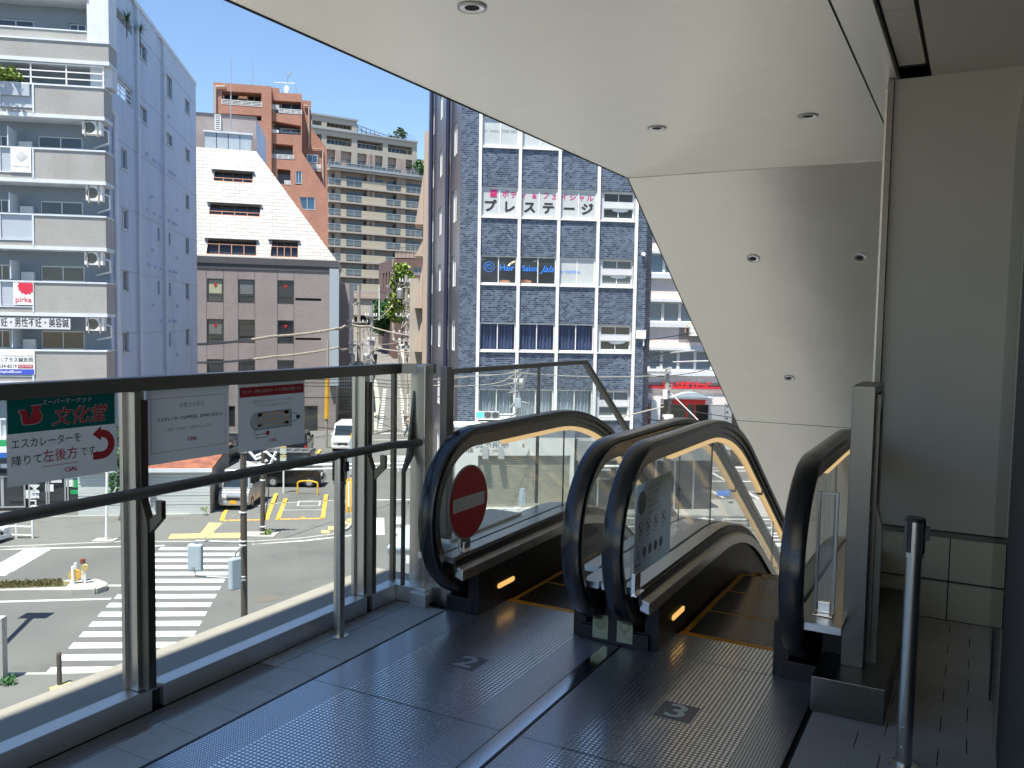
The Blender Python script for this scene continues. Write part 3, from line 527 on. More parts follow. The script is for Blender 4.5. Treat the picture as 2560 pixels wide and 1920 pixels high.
# ---- belt stanchions
def stanchion(lab, x, y):
    t = thing('belt_stanchion', lab, 'stanchion', (x, y, 0), 0, 'belt stanchions')
    m = MB(); m.lathe((x, y, 0), [(.047, 0), (.047, .004), (.034, .007)], 28); m.build('base_ring', MT['steel_h'], t, smooth=True)
    m = MB(); m.lathe((x, y, 0), [(.0262, .005), (.0262, .735)], 28); m.build('pole', MT['steel'], t, smooth=True)
    m = MB(); m.lathe((x, y, 0), [(.0315, .735), (.0315, .862)], 28); m.build('head', MT['steel'], t, smooth=True)
    m = MB(); m.lathe((x, y, 0), [(.033, .86), (.033, .868), (.030, .872)], 28)
    m.build('cap', MT['black'], t, smooth=True)
    m = MB()
    for a in (60, 150, 240, 330):
        c, s_ = math.cos(rad(a)), math.sin(rad(a)); q = Vector((x+c*.0315, y+s_*.0315, 0)); e = Vector((-s_, c, 0))*.008; n = Vector((c, s_, 0))*.003
        m.hull([q-e-n+Z3*.755, q+e-n+Z3*.755, q+e+n+Z3*.755, q-e+n+Z3*.755, q-e-n+Z3*.862, q+e-n+Z3*.862, q+e+n+Z3*.862, q-e+n+Z3*.862])
    m.box(x+.029, x+.046, y-.014, y+.014, .80, .845); m.build('belt_slot', MT['black'], t)
    m = MB()
    for z in (.07, .14): m.lathe((x-.008, y-.0255, z), [(.004, -.003), (.004, .003)], 8)
    m.split('screw', MT['steel_h'], t)
stanchion('steel belt stanchion standing on the stone tiles by the railing', -2.634, 3.166)
stanchion('steel belt stanchion on the dark pavers at far right', -.157, 3.2)
# ---- end post right of the right escalator
t = thing('steel_pylon', 'brushed steel railing post on a low steel box right of the escalators', 'post', (-.37, 3.7, 0))
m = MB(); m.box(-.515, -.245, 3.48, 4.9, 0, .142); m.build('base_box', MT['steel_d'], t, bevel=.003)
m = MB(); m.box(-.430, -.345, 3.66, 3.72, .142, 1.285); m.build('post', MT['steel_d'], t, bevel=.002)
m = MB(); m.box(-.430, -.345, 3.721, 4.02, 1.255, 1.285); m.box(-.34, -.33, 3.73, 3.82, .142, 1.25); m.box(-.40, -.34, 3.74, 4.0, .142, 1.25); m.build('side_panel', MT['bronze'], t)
m = MB(); m.prism([(-.344, 0, 1.2), (-.33, 0, 1.2), (-.33, 0, .8), (-.305, 0, .7), (-.305, 0, .142), (-.344, 0, .142)], Vector((0, 3.75, 0)), Vector((0, 3.80, 0))); m.build('post_fin', MT['bronze'], t)
# ================================================================ STATION BUILDING
ZC = 2.818; YC = 7.22; SL = math.tan(rad(31)); XE = -2.777; ye = 17
t = thing('canopy', 'beige metal panel canopy with folded ceiling over the deck and escalators', 'canopy', (0, 3, ZC))
m = MB()
def zsl(y): return ZC-(y-YC)*SL
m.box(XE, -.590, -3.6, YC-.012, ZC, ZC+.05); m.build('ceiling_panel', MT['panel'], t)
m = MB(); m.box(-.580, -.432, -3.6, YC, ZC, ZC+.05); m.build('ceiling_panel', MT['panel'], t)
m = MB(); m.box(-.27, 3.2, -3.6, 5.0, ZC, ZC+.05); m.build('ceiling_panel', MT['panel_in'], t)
m = MB(); m.box(-.416, -.295, -3.6, 3.998, ZC+.03, ZC+.05); m.box(-.416, -.295, 4.004, 4.84, ZC+.03, ZC+.05); m.build('recess_panel', MT['panel_in'], t)
m = MB(); m.box(-.592, -.578, -3.6, YC, ZC+.012, ZC+.04); m.box(-.434, -.268, -3.6, 4.96, ZC+.052, ZC+.06); m.box(XE+.01, 3.2, -3.6, YC, ZC+.07, ZC+.3); m.build('void', MT['gap'], t)
for a, b in ((YC+.006, 11.41), (11.435, ye)):
    m = MB(); m.prism([(0, a, zsl(a)), (0, b, zsl(b)), (0, b, zsl(b)+.06), (0, a, zsl(a)+.06)], Vector((XE, 0, 0)), Vector((.4, 0, 0))); m.build('slope_panel', MT['panel'], t)
m = MB(); m.prism([(0, YC-.3, ZC+.05), (0, YC, ZC+.062), (0, ye, zsl(ye)+.062), (0, ye, zsl(ye)+.3), (0, YC, ZC+.3)], Vector((XE+.01, 0, 0)), Vector((.42, 0, 0))); m.build('slope_backing', MT['gap'], t)
m = MB(); m.box(XE-.012, XE-.001, -9.5, YC, ZC-.004, ZC+.06); m.prism([(0, YC, ZC-.004), (0, ye, zsl(ye)-.004), (0, ye, zsl(ye)+.06), (0, YC, ZC+.06)], Vector((XE-.008, 0, 0)), Vector((XE-.001, 0, 0))); m.build('edge_trim', MT['gap'], t)
m = MB(); m.box(XE+.002, .4, YC-.0115, YC+.005, ZC+.004, ZC+.05); m.prism([(0, 11.411, zsl(11.411)+.004), (0, 11.434, zsl(11.434)+.004), (0, 11.434, zsl(11.434)+.055), (0, 11.411, zsl(11.411)+.055)], Vector((XE+.002, 0, 0)), Vector((.39, 0, 0))); m.split('joint_seal', MT['gap'], t)
# unseen upper storeys, leaned out and filled in to shade ledge and deck
SH = to_sun.xy/to_sun.z
xo = -3.09+SH.x*6.2
m = MB(); zt = 6.2
m.hull([(XE-.02, -3.7, ZC+.07), (8, -3.7, ZC+.07), (8, YC, ZC+.07), (XE-.02, YC, ZC+.07), (xo-.13, -3.7, zt), (8, -3.7, zt), (8, YC+9, zt), (xo+.25, YC+9, zt)])
m.box(xo+.9, 8, -3.7, 22, zt+.01, 15)
tag(m.build('station_building', MT['panel']), 'unseen upper storeys above the canopy, shaped to shade the ledge and deck', 'building')
m = MB(); m.prism([(0, YC, ZC+.31), (0, ye, zsl(ye)+.31), (0, ye, 6.19), (0, YC+9, 6.19)], Vector((XE+.01, 0, 0)), Vector((8, 0, 0))); tag(m.build('slope_sun_block', MT['panel_in']), 'unseen block above the sloping escalator canopy, added to stop the sun', 'building')  # unseen volume added over the slope to keep sun off the escalators
# downlights
def downlight(lab, p, tilt=0):
    t = thing('downlight', lab, 'ceiling light', p, 0, 'round recessed downlights')
    M_ = Matrix.Translation(p) @ Matrix.Rotation(-tilt, 4, 'X'); m = MB(); m.M = M_
    m.lathe((0, 0, -.006), [(.062, .005), (.062, 0), (.05, 0), (.05, .005)], 28); m.build('trim_ring', MT['white'], t, smooth=True)
    m = MB(); m.M = M_; n = 28
    R = [m.av([(r*math.cos(2*math.pi*k/n), r*math.sin(2*math.pi*k/n), h) for k in range(n)]) for r, h in ((.051, -.0065), (.03, -.003))]
    for k in range(n): m.f.append((R[0]+k, R[0]+(k+1) % n, R[1]+(k+1) % n, R[1]+k))
    m.build('reflector', MT['steel_h'], t, smooth=True)
    m = MB(); m.M = M_; m.lathe((0, 0, -.004), [(.031, 0), (.031, .002)], 20); m.build('lamp', MT['gap'], t)
for (px, py), lab in (((1180, 18), 'downlight nearest the canopy edge at the top of the picture'), ((1642, 320), 'left downlight of the pair on the flat ceiling above the escalators'), ((2020, 290), 'right downlight of the pair on the flat ceiling above the escalators')):
    downlight(lab, G(px, py, ZC-.001))
nsl = Vector((0, math.sin(rad(31)), math.cos(rad(31)))); psl = Vector((0, YC, ZC))
for (px, py), lab in (((1883, 646), 'left downlight of the upper pair on the sloping soffit'), ((2150, 643), 'right downlight of the upper pair on the sloping soffit'), ((1973, 945), 'lowest single downlight on the sloping soffit')):
    downlight(lab, pl(px, py, psl-nsl*.001, nsl), rad(31))
# end wall with tiled dado
t = thing('end_wall', 'plain grey-beige wall over a two-row tiled dado right of the escalators', 'wall', (.5, 5, 0))
m = MB(); m.box(-.444, 3.2, 4.975, 5.1, .47, ZC); mat('wallgrey', (.50, .47, .40), .6, 0, .12, 1.5); m.build('wall_panel', MT['wallgrey'], t)
m = MB(); m.box(-.474, -.446, 4.945, 5.1, -.01, ZC-.004); m.build('edge_frame', MT['bronze'], t)
m = MB(); m.box(-.444, 3.2, 4.985, 5.1, -.01, ZC); m.build('wall_core', MT['gap'], t)
mat('dado', (.52, .47, .34), .45, 0, .12, 4)
m = MB()
for z0 in (.0, .208):
    xx = -.444
    for x1 in (-.075, .18, .45, .72, 1, 1.3, 1.6, 2.4, 3.2): m.box(xx+.003, x1-.003, 4.968, 4.984, z0+.003+(.0), z0+(.2 if z0 == 0 else .228)); xx = x1
m.build('dado_tiles', MT['dado'], t)
m = MB(); m.box(-.444, 3.2, 4.962, 4.974, .44, .465); m.build('dado_trim', MT['bronze'], t)
# beige wall running down beside the escalators
m = MB(); m.prism([(0, 5.11, -.2), (0, 5.11, ZC-.005), (0, YC, ZC-.005), (0, ye, zsl(ye)), (0, ye, -9), (0, 14, -9)], Vector((-.50, 0, 0)), Vector((-.455, 0, 0))); tag(m.build('escalator_side_wall', MT['panel_in']), 'beige panel wall running down beside the right escalator', 'wall')
# dark glass door and frame at the right
t = thing('glass_door', 'dark framed glass door and black jamb at the right edge', 'door', (.3, 3, 0))
m = MB(); m.box(.128, .5, 1.2, 3.5, 0, ZC-.003); m.build('jamb', MT['gap'], t)
m = MB(); m.box(.118, .122, 3.51, 4.96, 0.01, 2.5); m.build('pane', MT['glass'], t)
m = MB(); m.box(.108, .117, 3.9, 3.96, .02, .30); m.build('bottom_fitting', MT['black'], t)
# unseen wall beside the camera, made pale to bounce light inside
mat('inwall', (.78, .76, .72), .6)
m = MB(); m.box(3.2, 3.3, -3.6, 5.0, 0, ZC); tag(m.build('inner_wall', MT['inwall']), 'plain wall closing the passage behind the viewer', 'wall')
# ================================================================ THE TOWN
def hd(th): return (math.sin(rad(th))*HR+math.cos(rad(th))*HF)       # horizontal direction, degrees to the right of the view axis
def gp(px, d): p = PD(px, 800, d); return Vector((p.x, p.y, GZ))
def solid(fr, x0, x1, dep, y0, y1, name, m, par, w=0):
    b = fr.mb(); b.box(x0, x1, y0, y1, w-dep, w); return b.build(name, m, par)
# ---- ground
m = MB(); m.hull([G(0, 0, GZ)*0+HR*a+HF*b+Z3*(GZ-d) for d in (1, 0) for a, b in ((-400, -60), (400, -60), (400, 73), (-400, 73))]); struct(m.build('road', MT['asphalt']))
def hz(d):                                                           # hill profile along the view axis
    for (a, za), (b, zb) in zip(HP, HP[1:]):
        if a <= d <= b: return za+(zb-za)*(d-a)/(b-a)
    return HP[-1][1]
HP = [(0, GZ), (73, GZ), (84, GZ+.25), (100, GZ+1.5), (112, GZ+3.4), (126, GZ+6.1), (150, GZ+8.3), (190, GZ+9.5), (900, GZ+14)]
m = MB()
for (a, za), (b, zb) in zip(HP[1:], HP[2:]): m.face([HF*a+HR*-500+Z3*za, HF*a+HR*500+Z3*za, HF*b+HR*900+Z3*zb, HF*b+HR*-900+Z3*zb])
struct(m.build('hill_ground', MT['asphalt2']))
def HG(x, y):                                                        # photo pixel -> point on the hill profile
    d = ray(x, y); hf = d.dot(HF); t = 20.0
    while t < 400:
        p = ORG+d*(t/hf)
        if p.z <= hz(t): return p
        t += .1
    return ORG+d*(t/hf)
def sheet(name, px, m, z=.004, st=True, kind=None):                  # painted marking or paved area on the ground
    b = MB(); pts = [G(x, y)+Z3*z for x, y in px]
    for t in tessellate_polygon([pts]): b.face([pts[i] for i in t])
    o = b.build(name, m); struct(o) if st else None; return o
def kerbed(name, px, m, h=.12):
    b = MB(); pts = [G(x, y) for x, y in px]; n = len(pts)
    for t in tessellate_polygon([pts]): b.face([pts[i]+Z3*h for i in t])
    struct(b.build(name, m)); k = MB()
    for i in range(n):
        p, q = pts[i], pts[(i+1) % n]; dv = (q-p).normalized(); nn = Vector((-dv.y, dv.x, 0))*.075
        k.hull([p-nn, q-nn, q+nn, p+nn, p-nn+Z3*(h+.006), q-nn+Z3*(h+.006), q+nn+Z3*(h+.006), p+nn+Z3*(h+.006)])
    struct(k.build('kerb', MT['kerb'])); return
kerbed('far_pavement', [(-60, 1376), (150, 1366), (300, 1360), (640, 1359), (760, 1350), (830, 1341), (868, 1325), (883, 1305), (880, 1275), (860, 1255), (700, 1262), (470, 1290), (-60, 1300)], MT['asphalt2'], .1)
kerbed('near_pavement', [(-80, 1700), (0, 1694), (140, 1693), (260, 1688), (420, 1640), (900, 1900), (0, 2300), (-300, 1900)], MT['asphalt2'], .1)
kerbed('shop_pavement', [(1040, 1320), (1085, 1296), (1150, 1286), (1560, 1290), (2100, 1300), (2100, 1250), (1040, 1262)], MT['concrete'], .1)
# crosswalk: 15 stripes between measured corners
a0, a1 = G(*cr(0, 1300, 300, 1030, s=2.677)), G(*cr(0, 1300, 1078, 182, s=2.677)); b0, b1 = G(*cr(0, 1300, 1120, 1035, s=2.677)), G(*cr(0, 1300, 1625, 182, s=2.677))
b0 = a0+(b1-a1)
N = 15; wv = (a1-a0)/(N-.5)
m = MB()
for i in range(N): p = a0+wv*i; q = b0+(b1-b0)*(i/(N-.5)); v = wv*.5; m.face([p+Z3*.004, q+Z3*.004, q+v+Z3*.004, p+v+Z3*.004])
struct(m.build('crosswalk', MT['paint']))
def stripe(x0, y0, x1, y1, wd=.16, m=None, nm='road_line', z=.004, g=G):
    p, q = g(x0, y0), g(x1, y1); d = q-p; d.z = 0; n = Vector((-d.y, d.x, 0)).normalized()*wd/2; b = MB(); u = Z3*z
    b.face([p-n+u, q-n+u, q+n+u, p+n+u]); return struct(b.build(nm, m or MT['paint']))
for v in ((-20, 1505, 278, 1497), (262, 1464, 308, 1464), (100, 1371, 412, 1364), (-30, 1696, 110, 1688), (-20, 1374, 100, 1371), (630, 1360, 760, 1352), (760, 1352, 882, 1338), (930, 1250, 1030, 1249), (935, 1100, 1025, 1099)): stripe(*v)
stripe(-5, 1430, 95, 1373, 1.0); stripe(-20, 1440, -5, 1430, .9)
for q in ((934, 1295, 961, 1337), (986, 1292, 1012, 1310), (988, 1320, 1010, 1334), (1040, 1300, 1052, 1330)):
    x0, y0, x1, y1 = q; sheet('road_marking', [(x0, y1), (x1, y1), (x1-1, y0), (x0+1, y0)], MT['paint'])
for k in range(9): stripe(1560+k*3, 1150+k*26, 1990, 1150+k*26+2, .3 if k % 3 else .12)
for x, y in ((1620, 1140), (1740, 1160), (1660, 1240), (1560, 1330)): stripe(x, y, x+190, y+105, .22)
for q in ((1730, 1148, 1800, 1156), (1590, 1146, 1640, 1152), (1735, 1230, 1770, 1236), (1790, 1226, 1822, 1240), (1820, 1150, 1850, 1158)): sheet('blue_marking', [(q[0], q[3]), (q[2], q[3]), (q[2]+6, q[1]), (q[0]+6, q[1])], MT['bluepaint'], .008)
# traffic island
kerbed('traffic_island', [cr(0, 1300, *q, s=2.677) for q in ((-60, 505), (200, 500), (500, 500), (640, 495), (700, 475), (705, 455), (640, 432), (520, 432), (430, 440), (200, 440), (-60, 446))], MT['concrete'], .18)
mat('drygrass', (.16, .14, .06), .9, 0, .5, 30, .5); b = MB(); q = [G(*cr(0, 1300, *v, s=2.677))+Z3*.2 for v in ((-60, 497), (440, 480), (470, 450), (200, 448), (-60, 452))]; b.face(q)
rg = random.Random(2); e1, e2 = q[1]-q[0], q[4]-q[0]
for k in range(1500):
    p = q[0]+e1*rg.random()*.97+e2*(.04+rg.random()*.9); a = rg.random()*6.28; v = Vector((math.cos(a), math.sin(a), 0))*.03; b.face([p-v, p+v, p+Vector((rg.uniform(-.04, .04), rg.uniform(-.04, .04), rg.uniform(.05, .12)))])
tag(b.build('dry_grass', MT['drygrass']), 'short dry grass on the traffic island', 'grass', kind='stuff')
mat('manhole', (.13, .115, .1), .7, 0, .2, 10)
def manhole(px, py, r, lab):
    p = G(px, py); b = MB(); b.lathe(p+Z3*.002, [(r, 0), (r, .004), (r*.9, .006)], 28); tag(b.build('manhole_cover', MT['manhole']), lab, 'manhole cover')
manhole(666, 1496, .42, 'round iron manhole cover in the road right of the crosswalk'); manhole(cr(0, 0, 160, 0, s=2.677)[0], 1300+1185/2.677, .4, 'round iron manhole cover in the near pavement at lower left')
for q in ([(462, 1310), (520, 1313), (553, 1313), (540, 1350), (505, 1350)],): pass
sheet('tactile_paving', [(523, 1312), (555, 1313), (532, 1340), (500, 1340)], MT['tactile'], .106); sheet('tactile_paving', [(428, 1341), (602, 1338), (600, 1351), (420, 1353)], MT['tactile'], .11)
for x, y in ((803, 1331), (820, 1322), (838, 1315), (855, 1308), (868, 1302)): sheet('tactile_paving', [(x, y), (x+20, y), (x+22, y+8), (x, y+8)], MT['tactile'], .108)
sheet('tactile_paving', [cr(0, 1300, *q, s=2.677) for q in ((330, 1150), (470, 1105), (480, 1120), (340, 1175))], MT['tactile'], .11)
# parking bay markings
def OR(*v): stripe(*v, .2, MT['orange'], 'bay_line', .106)
for v in (cr(480, 1000, 740, 1052, 810, 868), cr(480, 1000, 1128, 1042, 1160, 832), cr(480, 1000, 745, 1050, 1140, 1040), cr(480, 1000, 258, 1058, 312, 905), cr(480, 1000, 640, 1056, 728, 822), cr(480, 1000, 250, 1060, 640, 1054), cr(480, 1000, 1085, 475, 1105, 440)): OR(*v)
m = MB()
for v in (cr(480, 1000, 912, 932, 1100, 932), cr(480, 1000, 925, 890, 1106, 890), cr(480, 1000, 912, 932, 925, 890), cr(480, 1000, 1100, 932, 1106, 890), cr(480, 1000, 775, 968, 1130, 968)):
    p, q = G(v[0], v[1]), G(v[2], v[3]); n = Vector((-(q-p).y, (q-p).x, 0)).normalized()*.03; u = Z3*.107; m.face([p-n+u, q-n+u, q+n+u, p+n+u])
struct(m.build('bay_outline', MT['paint']))
text('2', .55, MT['orange'], struct(MB().build('bay_number', MT['orange'])), Fr(G(*cr(480, 1000, 940, 1047))+Z3*.11, HR, HF), 0, .2, 0, bold=.03, sx=1.3)
# lane going uphill: dashed edge lines and characters
for ax, ay, bx, by in ((961.8, 973, 949, 1080), (1003.7, 973, 1012.5, 1080)):
    p, q = HG(ax, ay), HG(bx, by); n = 17; m = MB()
    for k in range(n):
        a = p.lerp(q, k/n); b = p.lerp(q, (k+.45)/n); a.z = hz(a.dot(HF))+.02; b.z = hz(b.dot(HF))+.02; s_ = HR*.18; m.face([a-s_, a+s_, b+s_, b-s_])
    struct(m.build('lane_dashes', MT['paint']))
pL = HG(983, 1072); fL = Fr(pL+Z3*.03, HR, (HF*1+Z3*.02)); lm = struct(MB().build('lane_lettering', MT['paint']))
text('止まれ', 1.0, MT['paint'], lm, Fr(pL+Z3*.03, HR, HF), -.9, 1.5, 0, bold=.01, sx=.95); lm.scale = (1, 1, 1)
stripe(935, 1083, 1022, 1083, .35)
# lane edges, low walls and pavements on the hill
m = MB()
for pts in ([(942, 1080), (944, 1050), (950, 1010), (946, 975), (940, 950)],):
    P = [HG(*p) for p in pts]
    for a, b in zip(P, P[1:]): m.hull([a-HR*1.2, a, b, b-HR*1.2, a-HR*1.2+Z3*.15, a+Z3*.15, b+Z3*.15, b-HR*1.2+Z3*.15])
struct(m.build('lane_pavement', MT['kerb']))
mat('shadewall', (.33, .31, .27), .85, 0, .12, 2); tiles('stonewall', (.25, .24, .22), (.32, .3, .27), (.12, .12, .11), .5, .3, .02, .85)  # shed side with its shade in the colour; also the pale garden wall
# ================================================================ APARTMENT BLOCK AT LEFT
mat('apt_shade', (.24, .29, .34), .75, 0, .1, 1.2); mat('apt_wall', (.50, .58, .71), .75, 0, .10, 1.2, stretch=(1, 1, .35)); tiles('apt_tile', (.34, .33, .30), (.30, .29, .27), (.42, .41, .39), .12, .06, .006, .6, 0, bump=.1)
mat('apt_white', (.62, .66, .70), .6); mat('frost', (.42, .46, .50), .35, 0, .05)
worn('apt_wall', (.36, .42, .50), .7, .5, .75, .6, (1, 1, .12)); worn('apt_white', (.4, .42, .42), .8, .52, .75, .5, (1, 1, .15)); worn('apt_tile', (.26, .25, .22), .6, .5, .75, .5, (1, 1, .2))
P0 = gp(278, 43); A = Fr(P0, hd(80.7)); S = Fr(P0, hd(-9.3)); HT = 26.5
apt = thing('apartment_building', 'tall pale blue-grey apartment block with tiled balconies at the left edge', 'building', P0)
tb = 2.0
# side wall with real openings
wins = [cr(0, 0, 1203, 385, 1267, 520), cr(0, 0, 1205, 925, 1272, 1055), cr(0, 0, 1045, 1290, 1100, 1462), cr(0, 0, 1440, 660, 1488, 850), cr(0, 0, 1598, 865, 1638, 980), cr(0, 0, 1440, 1160, 1490, 1262), cr(0, 0, 1600, 1285, 1640, 1400)] + \
       [cr(0, 480, *q) for q in ((1052, 150, 1110, 320), (1060, 680, 1112, 852), (1062, 1208, 1117, 1382), (1604, 25, 1635, 150), (1604, 400, 1635, 532), (1605, 790, 1635, 925), (1606, 1182, 1636, 1320), (1362, 312, 1379, 422), (1458, 352, 1474, 455), (1363, 766, 1380, 878), (1460, 785, 1475, 888), (1461, 1217, 1476, 1324))]
wr = [S.rect(q) for q in wins]
def sq(pts): return [S.at(*cr(0, 0, *p)) for p in pts]
x1, y1 = S.at(*cr(0, 0, 985, 250)); x2, _ = S.at(*cr(0, 0, 1148, 600))
def zat(y, x=1060): return S.at(*cr(0, 0, x, y))[1]
opn = [(x1, zat(395), x2, zat(130)), (x1+.05, zat(865), x2, zat(700))]
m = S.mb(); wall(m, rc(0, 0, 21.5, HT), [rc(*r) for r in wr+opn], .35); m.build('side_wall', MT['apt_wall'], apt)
for r in wr: window(S, r, apt, -.12, 2 if r[2]-r[0] > .9 else 1, .05, sill=True, pm=MT['pane_grey'] if r[2]-r[0] > .8 else MT['pane'])
m = S.mb()
for r in opn: m.box(r[0]-.2, r[2]+.2, r[1]-.3, r[3]+.3, -2.2, -2.1)
m.build('loggia_wall', MT['apt_white'], apt)
m = S.mb(); r = opn[1]
for k in range(4): m.box(r[0]+.05, r[2]-.05, r[1]+.1+k*.25, r[1]+.14+k*.25, -.1, -.06)
for k in range(4): x = r[0]+.1+(r[2]-r[0]-.2)*k/3; m.box(x-.02, x+.02, r[1], r[1]+.88, -.1, -.06)
m.build('loggia_rail', MT['whitepipe'], apt)
r = opn[0]; m = S.mb(); m.box(r[0], r[2], r[1], r[1]+1.1, -.15, -.002); m.build('loggia_parapet', MT['apt_wall'], apt)
m = S.mb()
for yy in [HT-1.4-3.3*k for k in range(8)]: m.box(0, 21.5, yy-.012, yy+.012, 0, .012)
m.split('joint_line', MT['concrete'], apt)
m = S.mb(); m.box(-.0, 21.5, HT, HT+.25, -.4, .05); m.box(.0, 21.5, 0, HT, -.36, -.35) if False else None; m.build('coping', MT['apt_white'], apt)
def pipe(px, y0, y1, r_=.09, off=.15):
    x, _ = S.at(px, 600); a = S.at(px, y0)[1]; b = S.at(px, y1)[1]; m = MB(); m.tube([S.p(x, a, off), S.p(x, b, off)], r_, 10)
    k = b+.5
    while k < a: m.tube([S.p(x, k, off), S.p(x, k+.06, off)], r_*1.35, 10); k += 2.0
    m.tube([S.p(x, a, off), S.p(x-.4, a+.25, off*.6), S.p(x-1.1, a+.3, .02)], r_*.9, 8); m.split('downpipe', MT['apt_white'], apt, smooth=True)
pipe(285, 295, 1100, .12); pipe(343, 30, 1100); pipe(408, 118, 1100)
m = MB()
for px, py in ((363, 130), (365, 385), (381, 400), (388, 404), (398, 412), (420, 291), (421, 428), (428, 433), (435, 438), (366, 524), (383, 533), (399, 541), (421, 551), (432, 558), (437, 560), (369, 661), (385, 667), (400, 671), (422, 677), (432, 679), (437, 680), (401, 802), (422, 802), (433, 803), (437, 803), (377, 491), (439, 525), (379, 625), (440, 645), (380, 762), (440, 765), (441, 886)):
    x, y = S.at(px, py); m.tube([S.p(x, y, 0), S.p(x, y, .16)], .09, 8)
m.split('vent_cap', MT['apt_wall'], apt)
# front: wall behind the balconies, its shade put into a darker wall colour
LX = -15.5
m = A.mb(); fw_ = []
def ar(o, q, w=0): return A.rect(cr(0, o, *q), w)
fwin = [ar(0, (-30, 165, 292, 262)), ar(0, (595, 205, 742, 300)), ar(0, (325, 1180, 712, 1285)), ar(0, (-60, 1168, 65, 1270)), ar(480, (345, 80, 715, 200)), ar(480, (-60, 62, 75, 190)), ar(480, (350, 640, 730, 775)), ar(480, (-60, 625, 85, 765)), ar(480, (352, 1200, 730, 1360)), ar(480, (-60, 1190, 90, 1350)), ar(0, (200, 590, 375, 730))]
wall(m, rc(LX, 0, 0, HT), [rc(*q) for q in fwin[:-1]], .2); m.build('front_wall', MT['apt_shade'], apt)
for q in fwin[:-1]: window(A, q, apt, -.1, 2, .06, pm=MT['pane_grey'] if q[1] < 6 else MT['pane'])
W = 1.35
solid(A, LX, 0, .35, HT, HT+.25, 'coping', MT['apt_white'], apt)
m = MB(); m.face([A.p(LX, HT-.1), A.p(0, HT-.1), A.p(0, HT-.1)+hd(-9.3)*21, A.p(LX, HT-.1)+hd(-9.3)*21]); m.build('roof', MT['concrete'], apt)
fl = [(-70, -12, 217), (100, 150, 271), (213, 289, 259), (373, 452, 262), (538, 619, 264), (705, 785, 266), (876, 957, 266), (1048, 1128, 266)]
for i, (t0, t1, rx) in enumerate(fl):
    x1_, yt = A.at(rx, t0, W)[0], A.at(150, t0, W)[1]; yb = A.at(150, t1, W)[1]
    xg = A.at(85, t0, W)[0] if i >= 2 else LX
    m = A.mb(); m.box(LX if i < 2 else xg, x1_, yb+.05, yt-.05, W-.15, W); m.box(x1_-.15, x1_, yb+.05, yt-.05, .0, W-.151)
    if i > 1: m.box(LX, xg, yb+.05, yb+.28, W-.15, W)
    o = m.split('balcony_parapet', MT['apt_tile'], apt)
    m = A.mb(); m.box(LX, x1_+.03, yb-.12, yb+.048, 0.002, W+.03); m.box(xg, x1_+.04, yt-.05, yt+.03, W-.18, W+.04); m.box(x1_-.16, x1_+.04, yt-.05, yt+.03, .0, W-.181)
    if i > 1: m.box(xg-.08, xg-.002, yb+.05, yt+.03, W-.1, W+.04); m.box(LX, xg-.081, yt-.04, yt+.03, W-.1, W+.03); m.box(LX, xg-.081, yb+.29, yb+.34, W-.1, W+.03); m.box(xg-1.55, xg-1.47, yb+.34, yt-.04, W-.08, W+.02)
    m.split('balcony_edge', MT['apt_white'], apt)
    if i > 1:
        m = A.mb(); m.box(LX, xg-.09, yb+.36, yt-.06, W-.06, W-.04); m.build('balcony_screen', MT['frost'], apt)
    if i >= 3 and i < 7:
        xd = A.at(28, 600, 1.0)[0]; m = A.mb(); m.box(xd-.02, xd+.02, yt+.1, yt+1.0, .1, W-.2); m.build('partition', MT['apt_white'], apt)
        xq = A.at(75, 600)[0]; m = A.mb(); m.box(xq-.35, xq+.25, yt-.2, yt+.5, .01, .25); m.build('water_heater', MT['white'], apt, bevel=.02)
m = A.mb(); a_, b_ = A.at(217, 60, W)[0], A.at(271, 60, W)[0]; m.box(a_, b_, A.at(244, 103, W)[1], HT, -.0, W-.02); m.box(a_, b_, A.at(240, 212, W)[1], A.at(240, 157, W)[1], 0, W-.4); m.split('corner_pier', MT['apt_white'], apt)
yy = A.at(150, 73, W)[1]; m = A.mb(); m.box(LX, a_-.01, A.at(150, 97, W)[1], yy, W-.35, W-.2); m.split('balcony_parapet', MT['apt_tile'], apt); m = A.mb(); m.box(LX, a_-.01, yy, yy+.06, W-.38, W-.17); m.split('balcony_edge', MT['apt_white'], apt)
m = A.mb(); y0_, x1_ = A.at(150, 213, W)[1], A.at(259, 200, W)[0]
for k in (.3, .62, .95): m.box(LX, x1_, y0_+k, y0_+k+.05, W-.09, W-.04); m.box(x1_-.05, x1_, y0_+k, y0_+k+.05, 0, W-.091)
for x in (x1_-.03, A.at(165, 200, W)[0], A.at(76, 200, W)[0]): m.box(x-.03, x+.03, y0_, y0_+.949, W-.085, W-.045)
m.build('balcony_rail', MT['whitepipe'], apt)
# signs on the balconies
def board(name, lab, cat, fr, q, w, th, m_):
    r_ = fr.rect(q, w); t = thing(name, lab, cat, fr.p((r_[0]+r_[2])/2, r_[1], w)); b = fr.mb(); b.box(r_[0], r_[2], r_[1], r_[3], w-th, w); b.build('panel', m_, t); return t, fr.sub((r_[0]+r_[2])/2, (r_[1]+r_[3])/2, w), r_[2]-r_[0], r_[3]-r_[1]
t, f_, bw, bh = board('balcony_sign', 'white sign with grey diamond wave emblem on the apartment balcony', 'sign', A, cr(0, 0, 92, 1280, 268, 1488), W+.05, .04, MT['white'])
m = f_.mb()
for k in range(-5, 6):
    x = k*.052; h_ = .27*(1-abs(k)/6)
    for q in range(6): y0, y1 = h_*(1-q/3)+.16, h_*(1-(q+1)/3)+.16; c0, c1 = .05*math.sin(math.pi*q/6), .05*math.sin(math.pi*(q+1)/6); m.face([(x+c0, y0, .005), (x+c0+.016, y0, .005), (x+c1+.016, y1, .005), (x+c1, y1, .005)])
